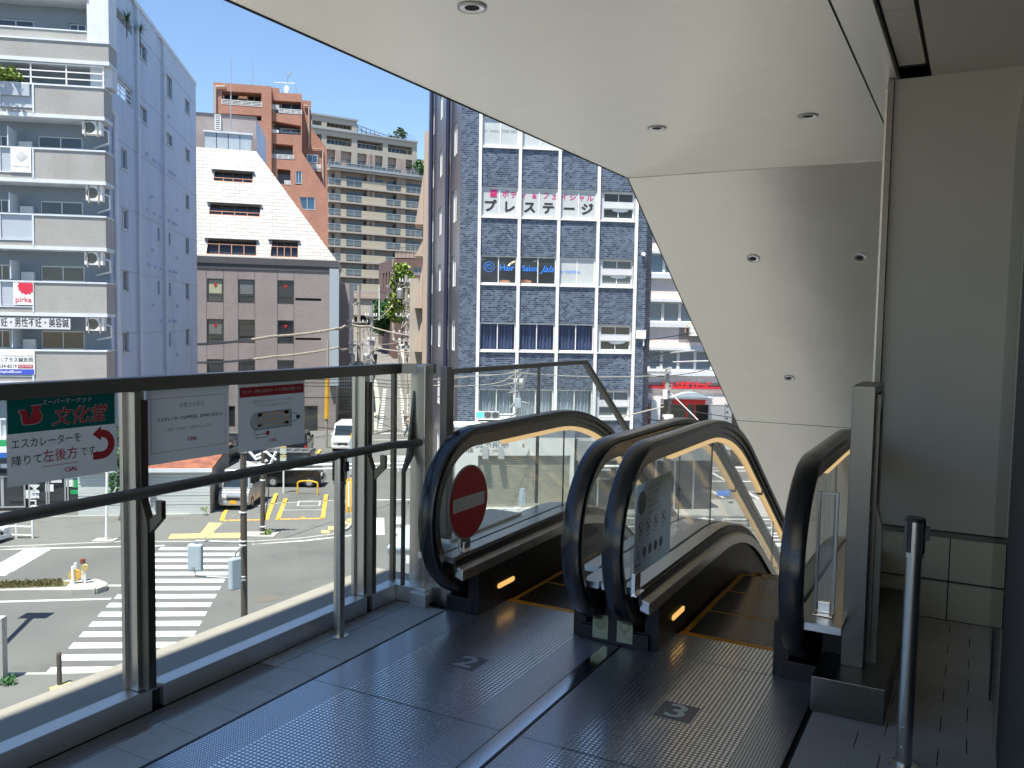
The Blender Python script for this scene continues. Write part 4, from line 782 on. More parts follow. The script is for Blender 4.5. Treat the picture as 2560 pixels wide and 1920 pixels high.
m.build('emblem', MT['greyprint'], t); text('MARBLE STYLE', .10, MT['greyprint'], t, f_, 0, -.3, .006, sx=1.15)
mat('pinkred', (.62, .03, .06), .5); mat('clinicblue', (.05, .09, .5), .5)
t, f_, bw, bh = board('balcony_banner', 'white cloth banner with red flower reading pirka on a balcony', 'banner', A, cr(0, 480, 115, 782, 287, 975), W+.05, .03, MT['white'])
m = f_.mb(); N = 26; c_ = (bw*.17, bh*.33); P_ = [(min(bw/2-.01, c_[0]+(.42 if k % 2 else .35)*math.cos(2*math.pi*k/N)), min(bh/2-.01, c_[1]+(.42 if k % 2 else .35)*math.sin(2*math.pi*k/N)), .004) for k in range(N)]
m.face(P_); m.build('flower', MT['pinkred'], t); text('pirka', .36, MT['pinkred'], t, f_, 0, -bh*.27, .006, bold=.012)
t, f_, bw, bh = board('clinic_sign', 'white clinic sign with phone number and blue strip on the lowest visible balcony', 'sign', A, cr(0, 480, -60, 1362, 300, 1578), W+.05, .05, MT['white'])
m = f_.mb(); rf(m, -bw/2+.01, -.59, bw/2-.03, -.335, .004); rf(m, bw/2-1.72, .36, bw/2-1.66, .56, .004); rf(m, bw/2-1.78, .43, bw/2-1.6, .48, .004); m.build('print', MT['clinicblue'], t)
text('haplus88.com', .17, MT['white'], t, f_, bw/2-1.06, -.46, .008, bold=.02); text('ha-plus acupuncture clinic', .135, MT['greyprint'], t, f_, bw/2-.06, .31, .006, align='RIGHT'); text('ハプラス鍼灸院', .235, MT['ink'], t, f_, bw/2-.06, .10, .006, bold=.006, align='RIGHT', sx=.95); text('045-534-8219', .21, MT['ink'], t, f_, bw/2-.80, -.20, .006, bold=.008, align='RIGHT')
m = f_.mb(); rf(m, bw/2-.75, -.29, bw/2-.07, -.11, .005); m.build('red_tab', MT['redprint'], t); text('完全予約制', .125, MT['white'], t, f_, bw/2-.41, -.20, .008)
t, f_, bw, bh = board('clinic_fascia', 'long grey-white fascia sign of bold black characters under a balcony', 'sign', A, cr(0, 480, -60, 1085, 607, 1182), W+.0, .05, MT['posterwhite'])
text('胎・発育・不妊・男性不妊・美容鍼', .46, MT['ink'], t, f_, bw/2-.06, 0, .006, bold=.008, sx=.66, align='RIGHT')
# air conditioners hung under balconies
def aircon(q, lab):
    r_ = A.rect(q, W-.1); t = thing('air_conditioner', lab, 'air conditioner', A.p((r_[0]+r_[2])/2, r_[1], .9), 0, 'air conditioners hung under the balconies')
    b = A.mb(); b.box(r_[0], r_[2], r_[1], r_[3], W-.5, W-.1); b.build('case', MT['white'], t, bevel=.02)
    b = A.mb(); cx, cy = r_[0]+(r_[2]-r_[0])*.38, (r_[1]+r_[3])/2; disc(b, cx, cy, .26, W-.097); b.build('fan_grille', MT['bronze'], t)
    b = A.mb()
    for x in (r_[0]+.12, r_[2]-.2): b.box(x, x+.05, r_[1]-.08, r_[3]+.35, W-.09, W-.05); b.box(x, x+.05, r_[1]-.12, r_[1]-.08, W-.6, W-.05)
    b.split('hanger', MT['concpole'], t)
    b = MB(); b.tube([A.p(r_[2], cy, W-.3), A.p(r_[2]+.25, cy-.1, W-.35), A.p(r_[2]+.2, r_[1]-.3, W-.6), A.p(r_[0]+.2, r_[1]-.45, .1)], .05, 6); b.build('hose', MT['apt_white'], t, smooth=True)
for q, l in ((cr(0, 0, 708, 1045, 875, 1160), 'highest air conditioner hung under the apartment balconies'), (cr(0, 0, 740, 1600, 885, 1735), 'second highest air conditioner hung under the apartment balconies'), (cr(0, 480, 728, 515, 890, 630), 'third air conditioner down under the apartment balconies, above the banner floor'), (cr(0, 480, 740, 1085, 900, 1200), 'lowest air conditioner, right of the black character fascia sign')): aircon(q, l)
# planter and plants on the balcony
def leafball(name, lab, c, rx, rz, n, m_, size, cat='plant', seed=1, trunk=None, group=None, par=None, up=0):
    rg = random.Random(seed); t = par or thing(name, lab, cat, (c.x, c.y, c.z-rz if trunk is None else trunk.z), 0, group); b = MB()
    cl = [(Vector((rg.gauss(0, .42), rg.gauss(0, .42), rg.gauss(0, .42))), rg.uniform(.25, .5)) for _ in range(22)]
    for k in range(n):
        q, s_ = rg.choice(cl); v = Vector((rg.gauss(0, 1), rg.gauss(0, 1), rg.gauss(0, 1))).normalized()*s_*rg.random()**.4+q
        if v.length > 1.15: continue
        p = c+Vector((v.x*rx, v.y*rx, v.z*rz)); a = Vector((rg.gauss(0, 1), rg.gauss(0, 1), rg.gauss(0, .7)+up)).normalized(); e = a.cross(Vector((rg.gauss(0, 1), rg.gauss(0, 1), rg.gauss(0, 1)))).normalized()
        L_, w_ = size*rg.uniform(.7, 1.3), size*.32; b.face([p-a*L_*.5, p+e*w_, p+a*L_*.5, p-e*w_])
    b.build('crown' if trunk else 'foliage', m_, t)
    if trunk:
        b = MB(); b.tube([trunk, trunk.lerp(c, .6)+Vector((.1, .05, 0)), c], .16 if rz > 1.5 else .05, 8, r2=.04)
        for k in range(5): b.tube([trunk.lerp(c, .55+.07*k), c+Vector((rg.uniform(-.6, .6)*rx, rg.uniform(-.6, .6)*rx, rg.uniform(-.3, .7)*rz))], .05, 6, r2=.015)
        b.build('trunk', MT['brownpole'], t)
    return t
mat('leaf_y', (.16, .24, .03), .55, 0, .35, 3); mat('leaf_g', (.04, .13, .03), .5, 0, .4, 3); mat('leaf_d', (.035, .07, .02), .6, 0, .4, 3)
t = leafball('balcony_plant', 'yellow-green bushy plant in a hanging trough on the apartment balcony', A.p(A.at(18, 185, W)[0], A.at(18, 185, W)[1], W-.15), .75, .38, 420, MT['leaf_y'], .2, seed=4)
m = A.mb(); r_ = A.rect((-10, 208, 74, 238), W+.02); m.box(r_[0], r_[2], r_[1], r_[3], W+.0, W+.06); m.build('trough', MT['frost'], t)
for px, py, sd, lb in ((304, 47, 5, 'upper spiky potted palm in the corner loggia of the apartment block'), (338, 74, 6, 'lower spiky palm by the downpipe of the apartment block')):
    c = S.p(*S.at(px, py), .25); t = thing('spiky_palm', lb, 'plant', c-Z3*1.2); b = MB(); rg = random.Random(sd)
    for k in range(46):
        a = rg.uniform(0, 6.28); el = rg.uniform(-.5, 1.3); v = Vector((math.cos(a)*math.cos(el), math.sin(a)*math.cos(el), math.sin(el))); e = v.cross(Z3).normalized()*.035; b.face([c-e, c+e, c+v*.62-Z3*.12])
    b.build('foliage', MT['leaf_g'], t); b = MB(); b.tube([c-Z3*.9, c], .03, 6); b.build('stem', MT['brownpole'], t)
# ground-floor convenience store
st_ = thing('convenience_store', 'street-corner convenience store with green and blue band and glass front under the apartments', 'shop', A.p(-6, 0, .5))
ys_ = A.at(100, 1100, W)[1]
mat('storegreen', (.02, .35, .12), .4); mat('storeblue', (.02, .12, .45), .4)
for q, mm in ((cr(0, 900, -60, 670, 330, 690), 'white'), (cr(0, 900, -60, 690, 330, 745), 'storegreen'), (cr(0, 900, -60, 746, 330, 800), 'white'), (cr(0, 900, -60, 801, 330, 845), 'storeblue')):
    r_ = A.rect(q, W+.3); m = A.mb(); m.box(LX, A.at(265, 1150, W+.3)[0], r_[1], r_[3], .1, W+.3); m.build('fascia', MT[mm], st_)
r_ = A.rect(cr(0, 900, 0, 980, 900, 1290), W)
m = A.mb(); m.box(LX, A.at(300, 1200, W)[0], 0.0, r_[3], -.2, W-.12); m.build('interior_dark', MT['bronze'], st_)
for a_, b_ in ((-60, 20), (20, 218), (245, 408), (415, 570), (580, 760)):
    q = A.rect(cr(0, 900, a_, 1000, b_, 1290), W); m = A.mb(); bar4(m, q[0], .15, q[2], q[3], .07, W-.06, W); o = m.build('window', MT['alu'], st_)
    m = A.mb(); rf(m, q[0]+.05, .2, q[2]-.05, q[3]-.05, W-.04); m.build('pane', MT['pane'], o)
rg = random.Random(9)
for k in range(26):
    x = rg.uniform(-9.6, -1.2); y = rg.uniform(.3, 2.3); m = A.mb(); rf(m, x, y, x+rg.uniform(.25, .7), y+rg.uniform(.2, .5), W-.02); m.build('shop_poster', MT[rg.choice(['white', 'tactile', 'storegreen', 'pinkred', 'posterwhite', 'map_blue', 'posterwhite'])], st_)
fv = Fr(A.p(A.at(85, 1200, W)[0], 1.5, W), A.up*-1, A.ex); text('FamilyMart', .62, MT['white'], st_, fv, 0, 0, .02, bold=.01)
t = thing('shop_banner', 'tall narrow orange and cream advertising flag on a white foot outside the store', 'banner', A.p(A.at(233, 1200, 2.2)[0], 0.1, 2.2))
q = A.rect(cr(0, 900, 770, 980, 858, 1180), 2.2); m = A.mb(); m.box(q[0], q[2], q[1], q[3], 2.19, 2.2); m.build('cloth', MT['tactile'], t); m = A.mb(); m.box(q[0]+.06, q[2]-.06, q[1]+1.0, q[3]-.15, 2.201, 2.205); m.build('print', MT['pinkred'], t)
b = MB(); b.tube([A.p(q[2], .12, 2.2), A.p(q[2], q[3]+.1, 2.2)], .02, 6); b.build('pole', MT['whitepipe'], t); b = MB(); b.hull([A.p(q[2]+x*s_, h, 2.2+z*s_) for h, s_ in ((.1, .4), (.28, .25)) for x, z in ((-1, -1), (1, -1), (1, 1), (-1, 1))]); b.build('foot', MT['white'], t)
leafball('shrub', 'tall dark shrub between the store and the railing post', gp(300, 39)+Z3*2.6, .8, 1.9, 900, MT['leaf_g'], .22, 'shrub', 8, gp(300, 39))
# rooftop structure beyond the apartment block
def simple_block(name, lab, P, th, wd, dep, ht, mt, cat='building'):
    f_ = Fr(P, hd(th)); t = thing(name, lab, cat, P); m = f_.mb(); m.box(0, wd, 0, ht, -dep, 0); m.build('wall', mt, t); return t, f_
t, f_ = simple_block('grey_tower', 'narrow grey building top with an outside stair above the mauve block', gp(470, 78), 75, 1.9, 6, 26.0-1, MT['apt_wall'])
b = f_.mb()
for k in range(5): b.box(1.0, 2.4, 21.2+k*1.0, 21.28+k*1.0, -3, .4)
for x in (1.0, 2.35): b.box(x, x+.08, 19, 26.3, .3, .38)
b.box(.0, 2.4, 18.6, 18.8, -3, .5); b.build('stair', MT['galv'], t)
t2 = t
# ================================================================ MAUVE BLOCK WITH WHITE MANSARD
tiles('mauve', (.32, .28, .27), (.29, .255, .245), (.25, .22, .21), .45, .15, .01, .6, .5); mat('mauve_dark', (.09, .09, .095), .5); tiles('whitetile', (.64, .63, .60), (.52, .50, .47), (.30, .29, .27), 1.4, .30, .045, .55, .3, bump=.4)
P2 = gp(840, 74); B = Fr(P2, hd(73.4)); S2 = Fr(P2, hd(-9))
t = thing('mauve_building', 'mauve tiled office block with a steep white roof and small dark windows', 'building', P2)
def br(ox, oy, *q, w=0): return B.rect(cr(ox, oy, *q), w)
xl_ = B.at(470, 800)[0]; zl = B.at(660, 662)[1]; x0_ = xl_
w2 = [br(480, 600, *q) for q in ((130, 333, 272, 538), (399, 340, 542, 546), (738, 348, 879, 554), (130, 682, 272, 890), (400, 688, 542, 892), (738, 694, 879, 897), (130, 1030, 272, 1235), (400, 1034, 542, 1238), (738, 1038, 879, 1240))]
slots = [br(480, 600, 893, 503, 1117, 525), br(480, 600, 893, 845, 1116, 865)]
low = [br(480, 1000, 305, 52, 372, 232), br(480, 1000, 962, 50, 1086, 278)]
m = B.mb(); wall(m, rc(xl_, 0, 0, zl), [rc(*q) for q in w2+slots+low], .3); m.build('front_wall', MT['mauve'], t)
for i, q in enumerate(w2):
    hl = q[1]+(q[3]-q[1])*.32; o = window(B, q, t, -.12, 1, .09, MT['bronze'], MT['pane'], hb=.32)
    if i in (0, 1, 3): 
        m = B.mb(); rf(m, q[0]+.15, hl+.12, q[2]-.15, q[3]-.12, -.11); m.build('blind', MT['pane_grey'] if i else MT['sticker'], o)
    if i in (0, 2, 3, 5): xc, yc = (q[0]+q[2])/2, q[1]+(q[3]-q[1])*.7; m = B.mb(); m.face([(xc-.17, yc+.2, -.08), (xc+.17, yc+.2, -.08), (xc, yc-.12, -.08)]); m.split('red_mark', MT['lamp_red'], o)
for q in slots: m = B.mb(); rf(m, *q, -.29); m.split('vent_slot', MT['black'], t)
for q in low: window(B, q, t, -.1, 1, .08, MT['bronze'])
m = B.mb()
for px in (126/3.456+480, 273/3.456+480, 398/3.456+480, 543/3.456+480, 737/3.456+480, 880/3.456+480): x = B.at(px, 800)[0]; m.box(x-.02, x+.02, 4, zl-.1, 0, .006)
m.split('joint', MT['mauve_dark'], t)
m = S2.mb(); wl = []
for k in range(6):
    for xx in (3.2, 4.6, 9.5, 11, 16, 17.5): wl.append((xx, 5+k*2.9-1.4, xx+.55, 6.6+k*2.9-1.4))
wl = [q for q in wl if q[3] < zl-1]
wall(m, rc(0, 0, 7.2, zl), [rc(*q) for q in wl if q[2] < 7], .25); m.build('side_wall', MT['mauve'], t)
S2b = Fr(S2.p(7.2, 0, .9), hd(-9)); m = S2b.mb(); wall(m, rc(0, 0, 15, zl-1), [rc(q[0]-7.2, q[1], q[2]-7.2, q[3]) for q in wl if q[0] > 7.5], .25); m.box(-.1, 0, 0, zl-1, -2, 0); m.build('side_wall', MT['mauve'], t)
for q in wl:
    if q[2] < 7: window(S2, q, t, -.15, 1, .06, MT['bronze'])
    elif q[0] > 7.5: window(S2b, (q[0]-7.2, q[1], q[2]-7.2, q[3]), t, -.15, 1, .06, MT['bronze'])
m = B.mb(); m.box(xl_, .15, zl, zl+.55, -.4, .12); m.box(xl_, .22, zl-.45, zl-.002, -.3, .05); m.build('cornice', MT['mauve_dark'], t)
m = S2.mb(); m.box(-.1, 7.5, zl, zl+.55, -.5, .15); m.build('cornice', MT['mauve_dark'], t)
# mansard
SB = 3.2; yt_ = B.at(560, 372, -SB)[1]; yb_ = zl+.56
xa, xb = B.at(640, 375, -SB)[0], 0.05
pA = [B.p(xl_, yb_, -.05), B.p(xb, yb_, -.05), B.p(xa, yt_, -SB), B.p(xl_, yt_, -SB)]
MA = Fr(pA[0], pA[1]-pA[0], ((pA[3]-pA[0])))
exn = (pA[1]-pA[0]).normalized(); upn = (pA[3]-pA[0]).normalized(); MA = Fr(pA[0], exn, upn)
mw = [MA.rect(q) for q in (cr(480, 140, 183, 998, 525, 1090), cr(480, 140, 145, 1282, 588, 1380), cr(480, 600, 122, 0, 558, 130), cr(480, 600, 675, 8, 918, 148))]
m = MA.mb(); L1 = (pA[1]-pA[0]).length; L2 = (pA[3]-pA[0]).length; L3 = (pA[2]-pA[3]).length
m_tr = [[(q[0]+(q[2]-q[0])*.0, q[1]), (q[2], q[1]), (q[2], q[3]), (q[0]+.12*(q[3]-q[1]), q[3])] for q in mw]
wall(m, [(0, 0), (L1, 0), (L3, L2), (0, L2)], m_tr, .35); m.build('mansard_roof', MT['whitetile'], t)
m = MB(); q = hd(-9)*22; m.face([pA[1], pA[1]+q, pA[2]+q, pA[2]]); m.face([pA[2], pA[2]+q, pA[3]+q, pA[3]]); m.build('mansard_roof', MT['whitetile'], t)
m = MA.mb(); 
for q in mw: rf(m, q[0]-.1, q[1]-.1, q[2]+.1, q[3]+.1, -.33)
m.split('window_recess', MT['pane'], t)
for q in mw:
    n = 4; m = MA.mb(); bar4(m, q[0], q[1], q[2], q[3], .06, -.3, -.24)
    for k in range(1, n): x = q[0]+(q[2]-q[0])*k/n; m.box(x-.04, x+.04, q[1], q[3], -.3, -.24)
    o = m.build('window', MT['bronze'], t)
    m = MA.mb(); m.box(q[0]-.15, q[2]+.15, q[3], q[3]+.12, -.2, .25); m.build('hood', MT['galv'], o)
    m = MA.mb(); mat('copper', (.45, .22, .13), .5, .3) if 'copper' not in MT else None
    hh = .3 if q in mw[:2] else .9
    for k in range(2 if hh < 1 else 4): y = q[1]+.02+hh*k/(1 if hh < 1 else 3); m.box(q[0], q[2], y, y+.045, -.05, .0)
    for k in range(5): x = q[0]+.03+(q[2]-q[0]-.06)*k/4; m.box(x-.025, x+.025, q[1], q[1]+hh, -.05, -.01)
    m.build('railing', MT['copper'], o)
# roof box, cooling units and aerial
BK = Fr(B.p(0, 0, -7), B.ex); r_ = BK.rect(cr(480, 140, 45, 520, 555, 900)); m = BK.mb(); m.box(r_[0]-3, r_[2], yt_-1, r_[3], -7, 0); m.build('penthouse', MT['mauve'], t)
m = BK.mb(); m.box(r_[0]-3, r_[2]+.05, r_[3], r_[3]+.15, -7, .05); m.build('coping', MT['mauve_dark'], t)
m = MB(); q = [BK.p(r_[2]+.01, yt_-1, 0), BK.p(r_[2]+.01, yt_-1, 0)+hd(-9)*7, BK.p(r_[2]+.01, r_[3]-.3, 0)+hd(-9)*7, BK.p(r_[2]+.01, r_[3], 0)]; m.face(q); m.build('penthouse_side', MT['apt_wall'], t)
m = BK.mb()
lx = BK.at(*cr(480, 140, 195, 600))[0]; ly = [BK.at(*cr(480, 140, 195, v))[1] for v in (640, 515)]
for k in range(8): y = ly[0]+(ly[1]-ly[0])*k/7; m.box(lx, lx+.5, y, y+.08, .05, .15)
for x in (lx, lx+.45): m.box(x, x+.1, ly[0], ly[1], .05, .15)
m.build('ladder', MT['posterwhite'], t)
CU = Fr(B.p(0, 0, -4.5), B.ex); r_ = CU.rect(cr(480, 140, 108, 655, 515, 782)); tc_ = thing('cooling_unit', 'pale blue-grey cooling cabinets on the roof of the mauve block', 'machinery', CU.p(r_[0], r_[1], -1))
m = CU.mb(); n = 4
for k in range(n): a = r_[0]+(r_[2]-r_[0])*k/n; m.box(a+.03, a+(r_[2]-r_[0])/n-.03, r_[1]-.6, r_[3]-.15, -2, 0)
m.split('cabinet', MT['boxblue'], tc_); m = CU.mb(); m.box(r_[0]-.1, r_[2]+.1, r_[3]-.148, r_[3], -2.1, .1); m.build('lid', MT['apt_white'], tc_)
def aerial(lab, px, y0, y1, d, r=.06):
    tag_o = MB(); tag_o.tube([PD(px, y0, d), PD(px+.3, (y0+y1)/2, d)], r, 6); tag_o.tube([PD(px+.3, (y0+y1)/2, d), PD(px+.5, y1, d)], r*.5, 6); tag(tag_o.build('aerial_mast', MT['galv']), lab, 'aerial')
aerial('tall thin aerial mast rising from the mauve block roof', 577, 330, 148, 76); aerial('second thin aerial mast above the brick apartments', 631, 212, 146, 96, .05)
# pale blue downpipe sign on the corner
m = MB(); a_, b_ = B.at(824, 700, .3), B.at(828, 965, .3); m.M = B.M; m.box(a_[0], a_[0]+.32*2.9/1.2, b_[1], B.at(824, 672, .3)[1], .1, .4); tag(m.build('corner_duct', MT['boxblue']), 'tall pale blue vertical duct on the corner of the mauve block', 'duct')
# ================================================================ BRICK APARTMENTS
tiles('redbrick', (.40, .19, .125), (.34, .16, .105), (.36, .2, .15), .5, .16, .012, .75, .5); mat('soffit', (.42, .38, .33), .8)
worn('whitetile', (.42, .38, .33), .5, .5, .75, .5, (1, 1, .25)); worn('mauve', (.24, .2, .19), .35, .5, .72, .45, (1, 1, .3)); worn('redbrick', (.24, .12, .08), .3, .5, .72, .4, (1, 1, .3))
P3 = gp(538, 93); K = Fr(P3, hd(76.5)); o3 = (480, 140)
t = thing('brick_apartments', 'red brick apartment block stepping and slanting down to the right', 'building', P3)
def kp(pts, w=0): return [K.at(*cr(*o3, *p), w) for p in pts]
yb = 4
def clos(pts, w=0):
    q = kp(pts, w); return q+[(q[-1][0], yb), (q[0][0], yb)]
rec = [kp(q) for q in ([(258, 300), (602, 320), (602, 432), (258, 408)], [(255, 495), (600, 515), (600, 560), (255, 560)])]
rec2 = [kp(q) for q in ([(695, 370), (943, 385), (943, 498), (695, 480)], [(695, 548), (940, 592), (940, 672), (695, 660)], [(695, 745), (870, 760), (870, 858), (890, 893), (695, 878)], [(735, 965), (850, 975), (850, 1112), (735, 1090)])]
sol = kp([(893, 988), (950, 988), (950, 1105), (893, 1105)]), kp([(925, 1212), (1065, 1215), (1065, 1330), (960, 1325)])
m = K.mb(); wall(m, clos([(185, 225), (686, 262), (686, 1300)]), rec, 1.8); m.build('front_wall', MT['redbrick'], t)
m = K.mb(); wall(m, clos([(686.5, 272), (755, 276), (760, 318), (950, 325), (948, 830), (1175, 1180), (1178, 1660)], -.6), rec2+list(sol), 1.6, -.6); m.build('front_wall', MT['redbrick'], t)
m = K.mb(); m.box(*[kp([(600, 262), (686, 262)])[i][0] for i in (0, 1)], yb, kp([(686, 264)])[0][1], -.9, -.001); m.build('pier_side', MT['redbrick'], t)
m = K.mb(); q0, q1 = kp([(190, 400)])[0], kp([(948, 400)])[0]; m.box(q0[0], q1[0], yb, kp([(700, 340)])[0][1], -3.0, -2.4); m.build('inner_wall', MT['pane_grey'], t)
q = kp([(185, 225), (686, 262)]); m = K.mb(); m.box(q[0][0], q[1][0], yb, q[0][1]-.3, -14, -2.5); m.build('side_wall', MT['redbrick'], t)
wg = [K.at(*cr(*o3, *p), -5) for p in [(900, 380), (1028, 387), (1030, 620), (1165, 800), (1180, 1660)]]; wg += [(wg[-1][0], yb), (wg[0][0], yb)]
m = K.mb(); m.prism([(x, y, 0) for x, y in wg], Vector((0, 0, -12)), Vector((0, 0, -5))); m.build('wing', MT['redbrick'], t)
# slanted right side of the front block
m = K.mb(); pts = [K.at(*cr(*o3, *p), -.6) for p in [(950, 325), (948, 830), (1175, 1180), (1178, 1660)]]
for a, b in zip(pts, pts[1:]): m.face([(a[0], a[1], -.6), (b[0], b[1], -.6), (b[0], b[1], -5), (a[0], a[1], -5)])
m.build('side_wall', MT['redbrick'], t)
def rails(fr, q, w, nb, mm, par, h=1.0, nv=4, name='railing', th=.05):
    m = fr.mb(); x0, y0, x1, y1 = q
    for k in range(nb): y = y0+(y1-y0)*k/(nb-1); m.box(x0, x1, y-th/2, y+th/2, w-.03, w+.03)
    for k in range(nv+1): x = x0+(x1-x0)*k/nv; m.box(x-th/2, x+th/2, y0, y1, w-.025, w+.025)
    return m.build(name, mm, par)
for q, w in (((258, 388, 602, 425), 0), ((690, 425, 750, 458), -.6), ((752, 462, 948, 495), -.6), ((690, 640, 748, 660), -.6), ((690, 853, 880, 885), -.6), ((800, 1078, 850, 1108), -.6)): rails(K, K.rect(cr(*o3, *q), w), w, 4, MT['whitepipe'], t)
for q, w in (((270, 330, 405, 385), -2.38), ((476, 340, 600, 395), -2.38), ((768, 400, 948, 468), -2.38), ((765, 630, 945, 668), -2.38), ((893, 988, 950, 1105), -.7), ((925, 1213, 1065, 1330), -.7), ((990, 852, 1090, 925), -4.9)):
    r_ = K.rect(cr(*o3, *q), w); window(K, (r_[0], r_[1], r_[2], r_[3]), t, w+.03, 2, .1, pm=MT['pane_blue'] if w > -1 or q[0] > 750 else MT['pane'])
m = K.mb()
for q in ((258, 300, 602, 306), (690, 365, 948, 372), (690, 545, 948, 552)): r_ = K.rect(cr(*o3, *q), -.5); m.box(r_[0], r_[2], r_[1]-.05, r_[1]+.15, -2.3, -.65)
m.split('balcony_soffit', MT['soffit'], t)
r_ = K.rect(cr(*o3, 1015, 935, 1113, 995), -4.2); m = K.mb(); m.box(r_[0], r_[2], r_[1], r_[1]+.35, -5, -4.2); m.build('balcony_slab', MT['soffit'], t); rails(K, (r_[0], r_[1]+.35, r_[2], r_[3]), -4.2, 5, MT['whitepipe'], t, nv=8)
m = MB(); pt = lambda x, y, w: K.p(*K.at(*cr(*o3, x, y), w), w+.15)
m.tube([pt(203, 268, 0), pt(203, 520, 0)], .1, 6); m.tube([pt(203, 268, 0), pt(285, 265, 0), pt(285, 250, 0)], .1, 6); m.tube([pt(968, 432, -5), pt(1010, 434, -5), pt(1008, 798, -5), pt(1130, 808, -5), pt(1133, 1120, -5)], .1, 6); m.split('downpipe', MT['soffit'], t)
ds = thing('satellite_dish', 'white satellite dish with roof rail on the brick apartments', 'satellite dish', K.p(*K.at(*cr(*o3, 815, 318), -1), -1)); fd = Fr(K.p(*K.at(*cr(*o3, 815, 287), -1), -1), K.ex*.9+K.n*.5, Z3); m = fd.mb(); N = 20
m.prism([(.28*math.cos(6.283*k/N), .42*math.sin(6.283*k/N), 0) for k in range(N)], Vector((0, 0, -.1)), Vector((0, 0, 0))); m.build('dish', MT['white'], ds)
m = MB(); m.tube([fd.p(0, -.9, -.1), fd.p(0, 0, -.1)], .05, 6); m.build('mount', MT['galv'], ds)
m = MB(); P_ = lambda x, y: K.p(*K.at(*cr(*o3, x, y), -1.5), -1.5)
m.tube([P_(708, 275), P_(706, 230), P_(890, 238), P_(905, 318)], .05, 6); m.tube([P_(822, 240), P_(824, 165)], .04, 6); m.tube([P_(824, 185), P_(855, 138)], .07, 6); m.tube([P_(815, 160), P_(836, 172)], .04, 6); tag(m.build('roof_aerial', MT['galv']), 'angled television aerial over a pipe frame on the brick apartments', 'aerial')
# ================================================================ BEIGE APARTMENTS ON THE HILL
mat('beige', (.46, .41, .30), .75, 0, .06); mat('pinkbeige', (.36, .29, .25), .75); mat('greybeige', (.40, .37, .31), .8); glass('balglass', (.45, .5, .52), 1.0)  # three beige tones: plain, pinkish, and a slightly darker greyer one
P4 = gp(815, 165); Q = Fr(P4, hd(57)); o4 = (480, 140)
t = thing('beige_apartments', 'long beige apartment slab with glass-fronted balconies on the hilltop', 'building', P4)
xL, xR_ = Q.at(815, 500)[0], Q.at(1062, 500)[0]
top_ = Q.at(*cr(*o4, 1200, 790))[1]
m = Q.mb(); m.box(xL, xR_, 5, top_, -14, 0); m.build('wall', MT['pinkbeige'], t)
fy = [(905, 960), (1050, 1105), (1185, 1240), (1315, 1370), (1445, 1500), (1575, 1630), (1575+129, 1630+129), (1575+258, 1630+258), (1575+384, 1630+384)]
seg = [(1180, 1290, 'g'), (1290, 1335, 's'), (1335, 1470, 'g'), (1470, 1680, 's'), (1685, 1810, 'g'), (1810, 1852, 's'), (1852, 1985, 'g')]
xr_ = 1180
base_y = Q.at(*cr(*o4, 1180, 910))[1]
mg = []
for f_i, (ya, yb_) in enumerate(fy):
    yt2, yb2 = Q.at(*cr(*o4, 1180, ya), 1.8)[1], Q.at(*cr(*o4, 1180, yb_), 1.8)[1]
    m = Q.mb(); m.box(xL, xR_, yb2-.35, yb2, 0.001, 1.9); m.build('balcony_slab', MT['soffit'], t)
    ms_ = Q.mb(); mg_ = Q.mb(); mf_ = Q.mb()
    for a, b, kd in seg:
        xa_, xb_ = Q.at(*cr(*o4, a, 900), 1.8)[0], Q.at(*cr(*o4, b, 900), 1.8)[0]
        if kd == 's' and not (f_i == 0 and a == 1470): ms_.box(xa_, xb_, yb2, yt2+.1, 1.6, 1.8)
        else:
            mg_.box(xa_+.05, xb_-.05, yb2+.15, yt2-.05, 1.68, 1.72); mf_.box(xa_, xb_, yt2-.05, yt2+.05, 1.66, 1.76)
            n_ = max(2, int((xb_-xa_)/1.1))
            for k in range(n_+1): x = xa_+(xb_-xa_)*k/n_; mf_.box(x-.04, x+.04, yb2, yt2-.05, 1.66, 1.76)
    ms_.split('balcony_parapet', MT['beige'] if f_i else MT['pinkbeige'], t); o = mf_.build('balcony_frame', MT['alu'], t); mg_.split('balcony_glass', MT['pane_grey'], o)
    mm = Q.mb()
    for a, b in ((1200, 1290), (1335, 1500), (1555, 1650), (1690, 1770), (1850, 1985)):
        xa_, xb_ = Q.at(*cr(*o4, a, 900))[0], Q.at(*cr(*o4, b, 900))[0]; mm.box(xa_, xb_, yb2, yb2+2.2, .0, .04)
    mm.split('window', MT['pane'], t)
mp_ = Q.mb()
for a in (1250, 1520, 1545, 1775, 1810): xa_ = Q.at(*cr(*o4, a, 900))[0]; mp_.box(xa_-.5, xa_+.5, 5, top_-.5, 0, .9)
mp_.split('pier', MT['pinkbeige'], t)
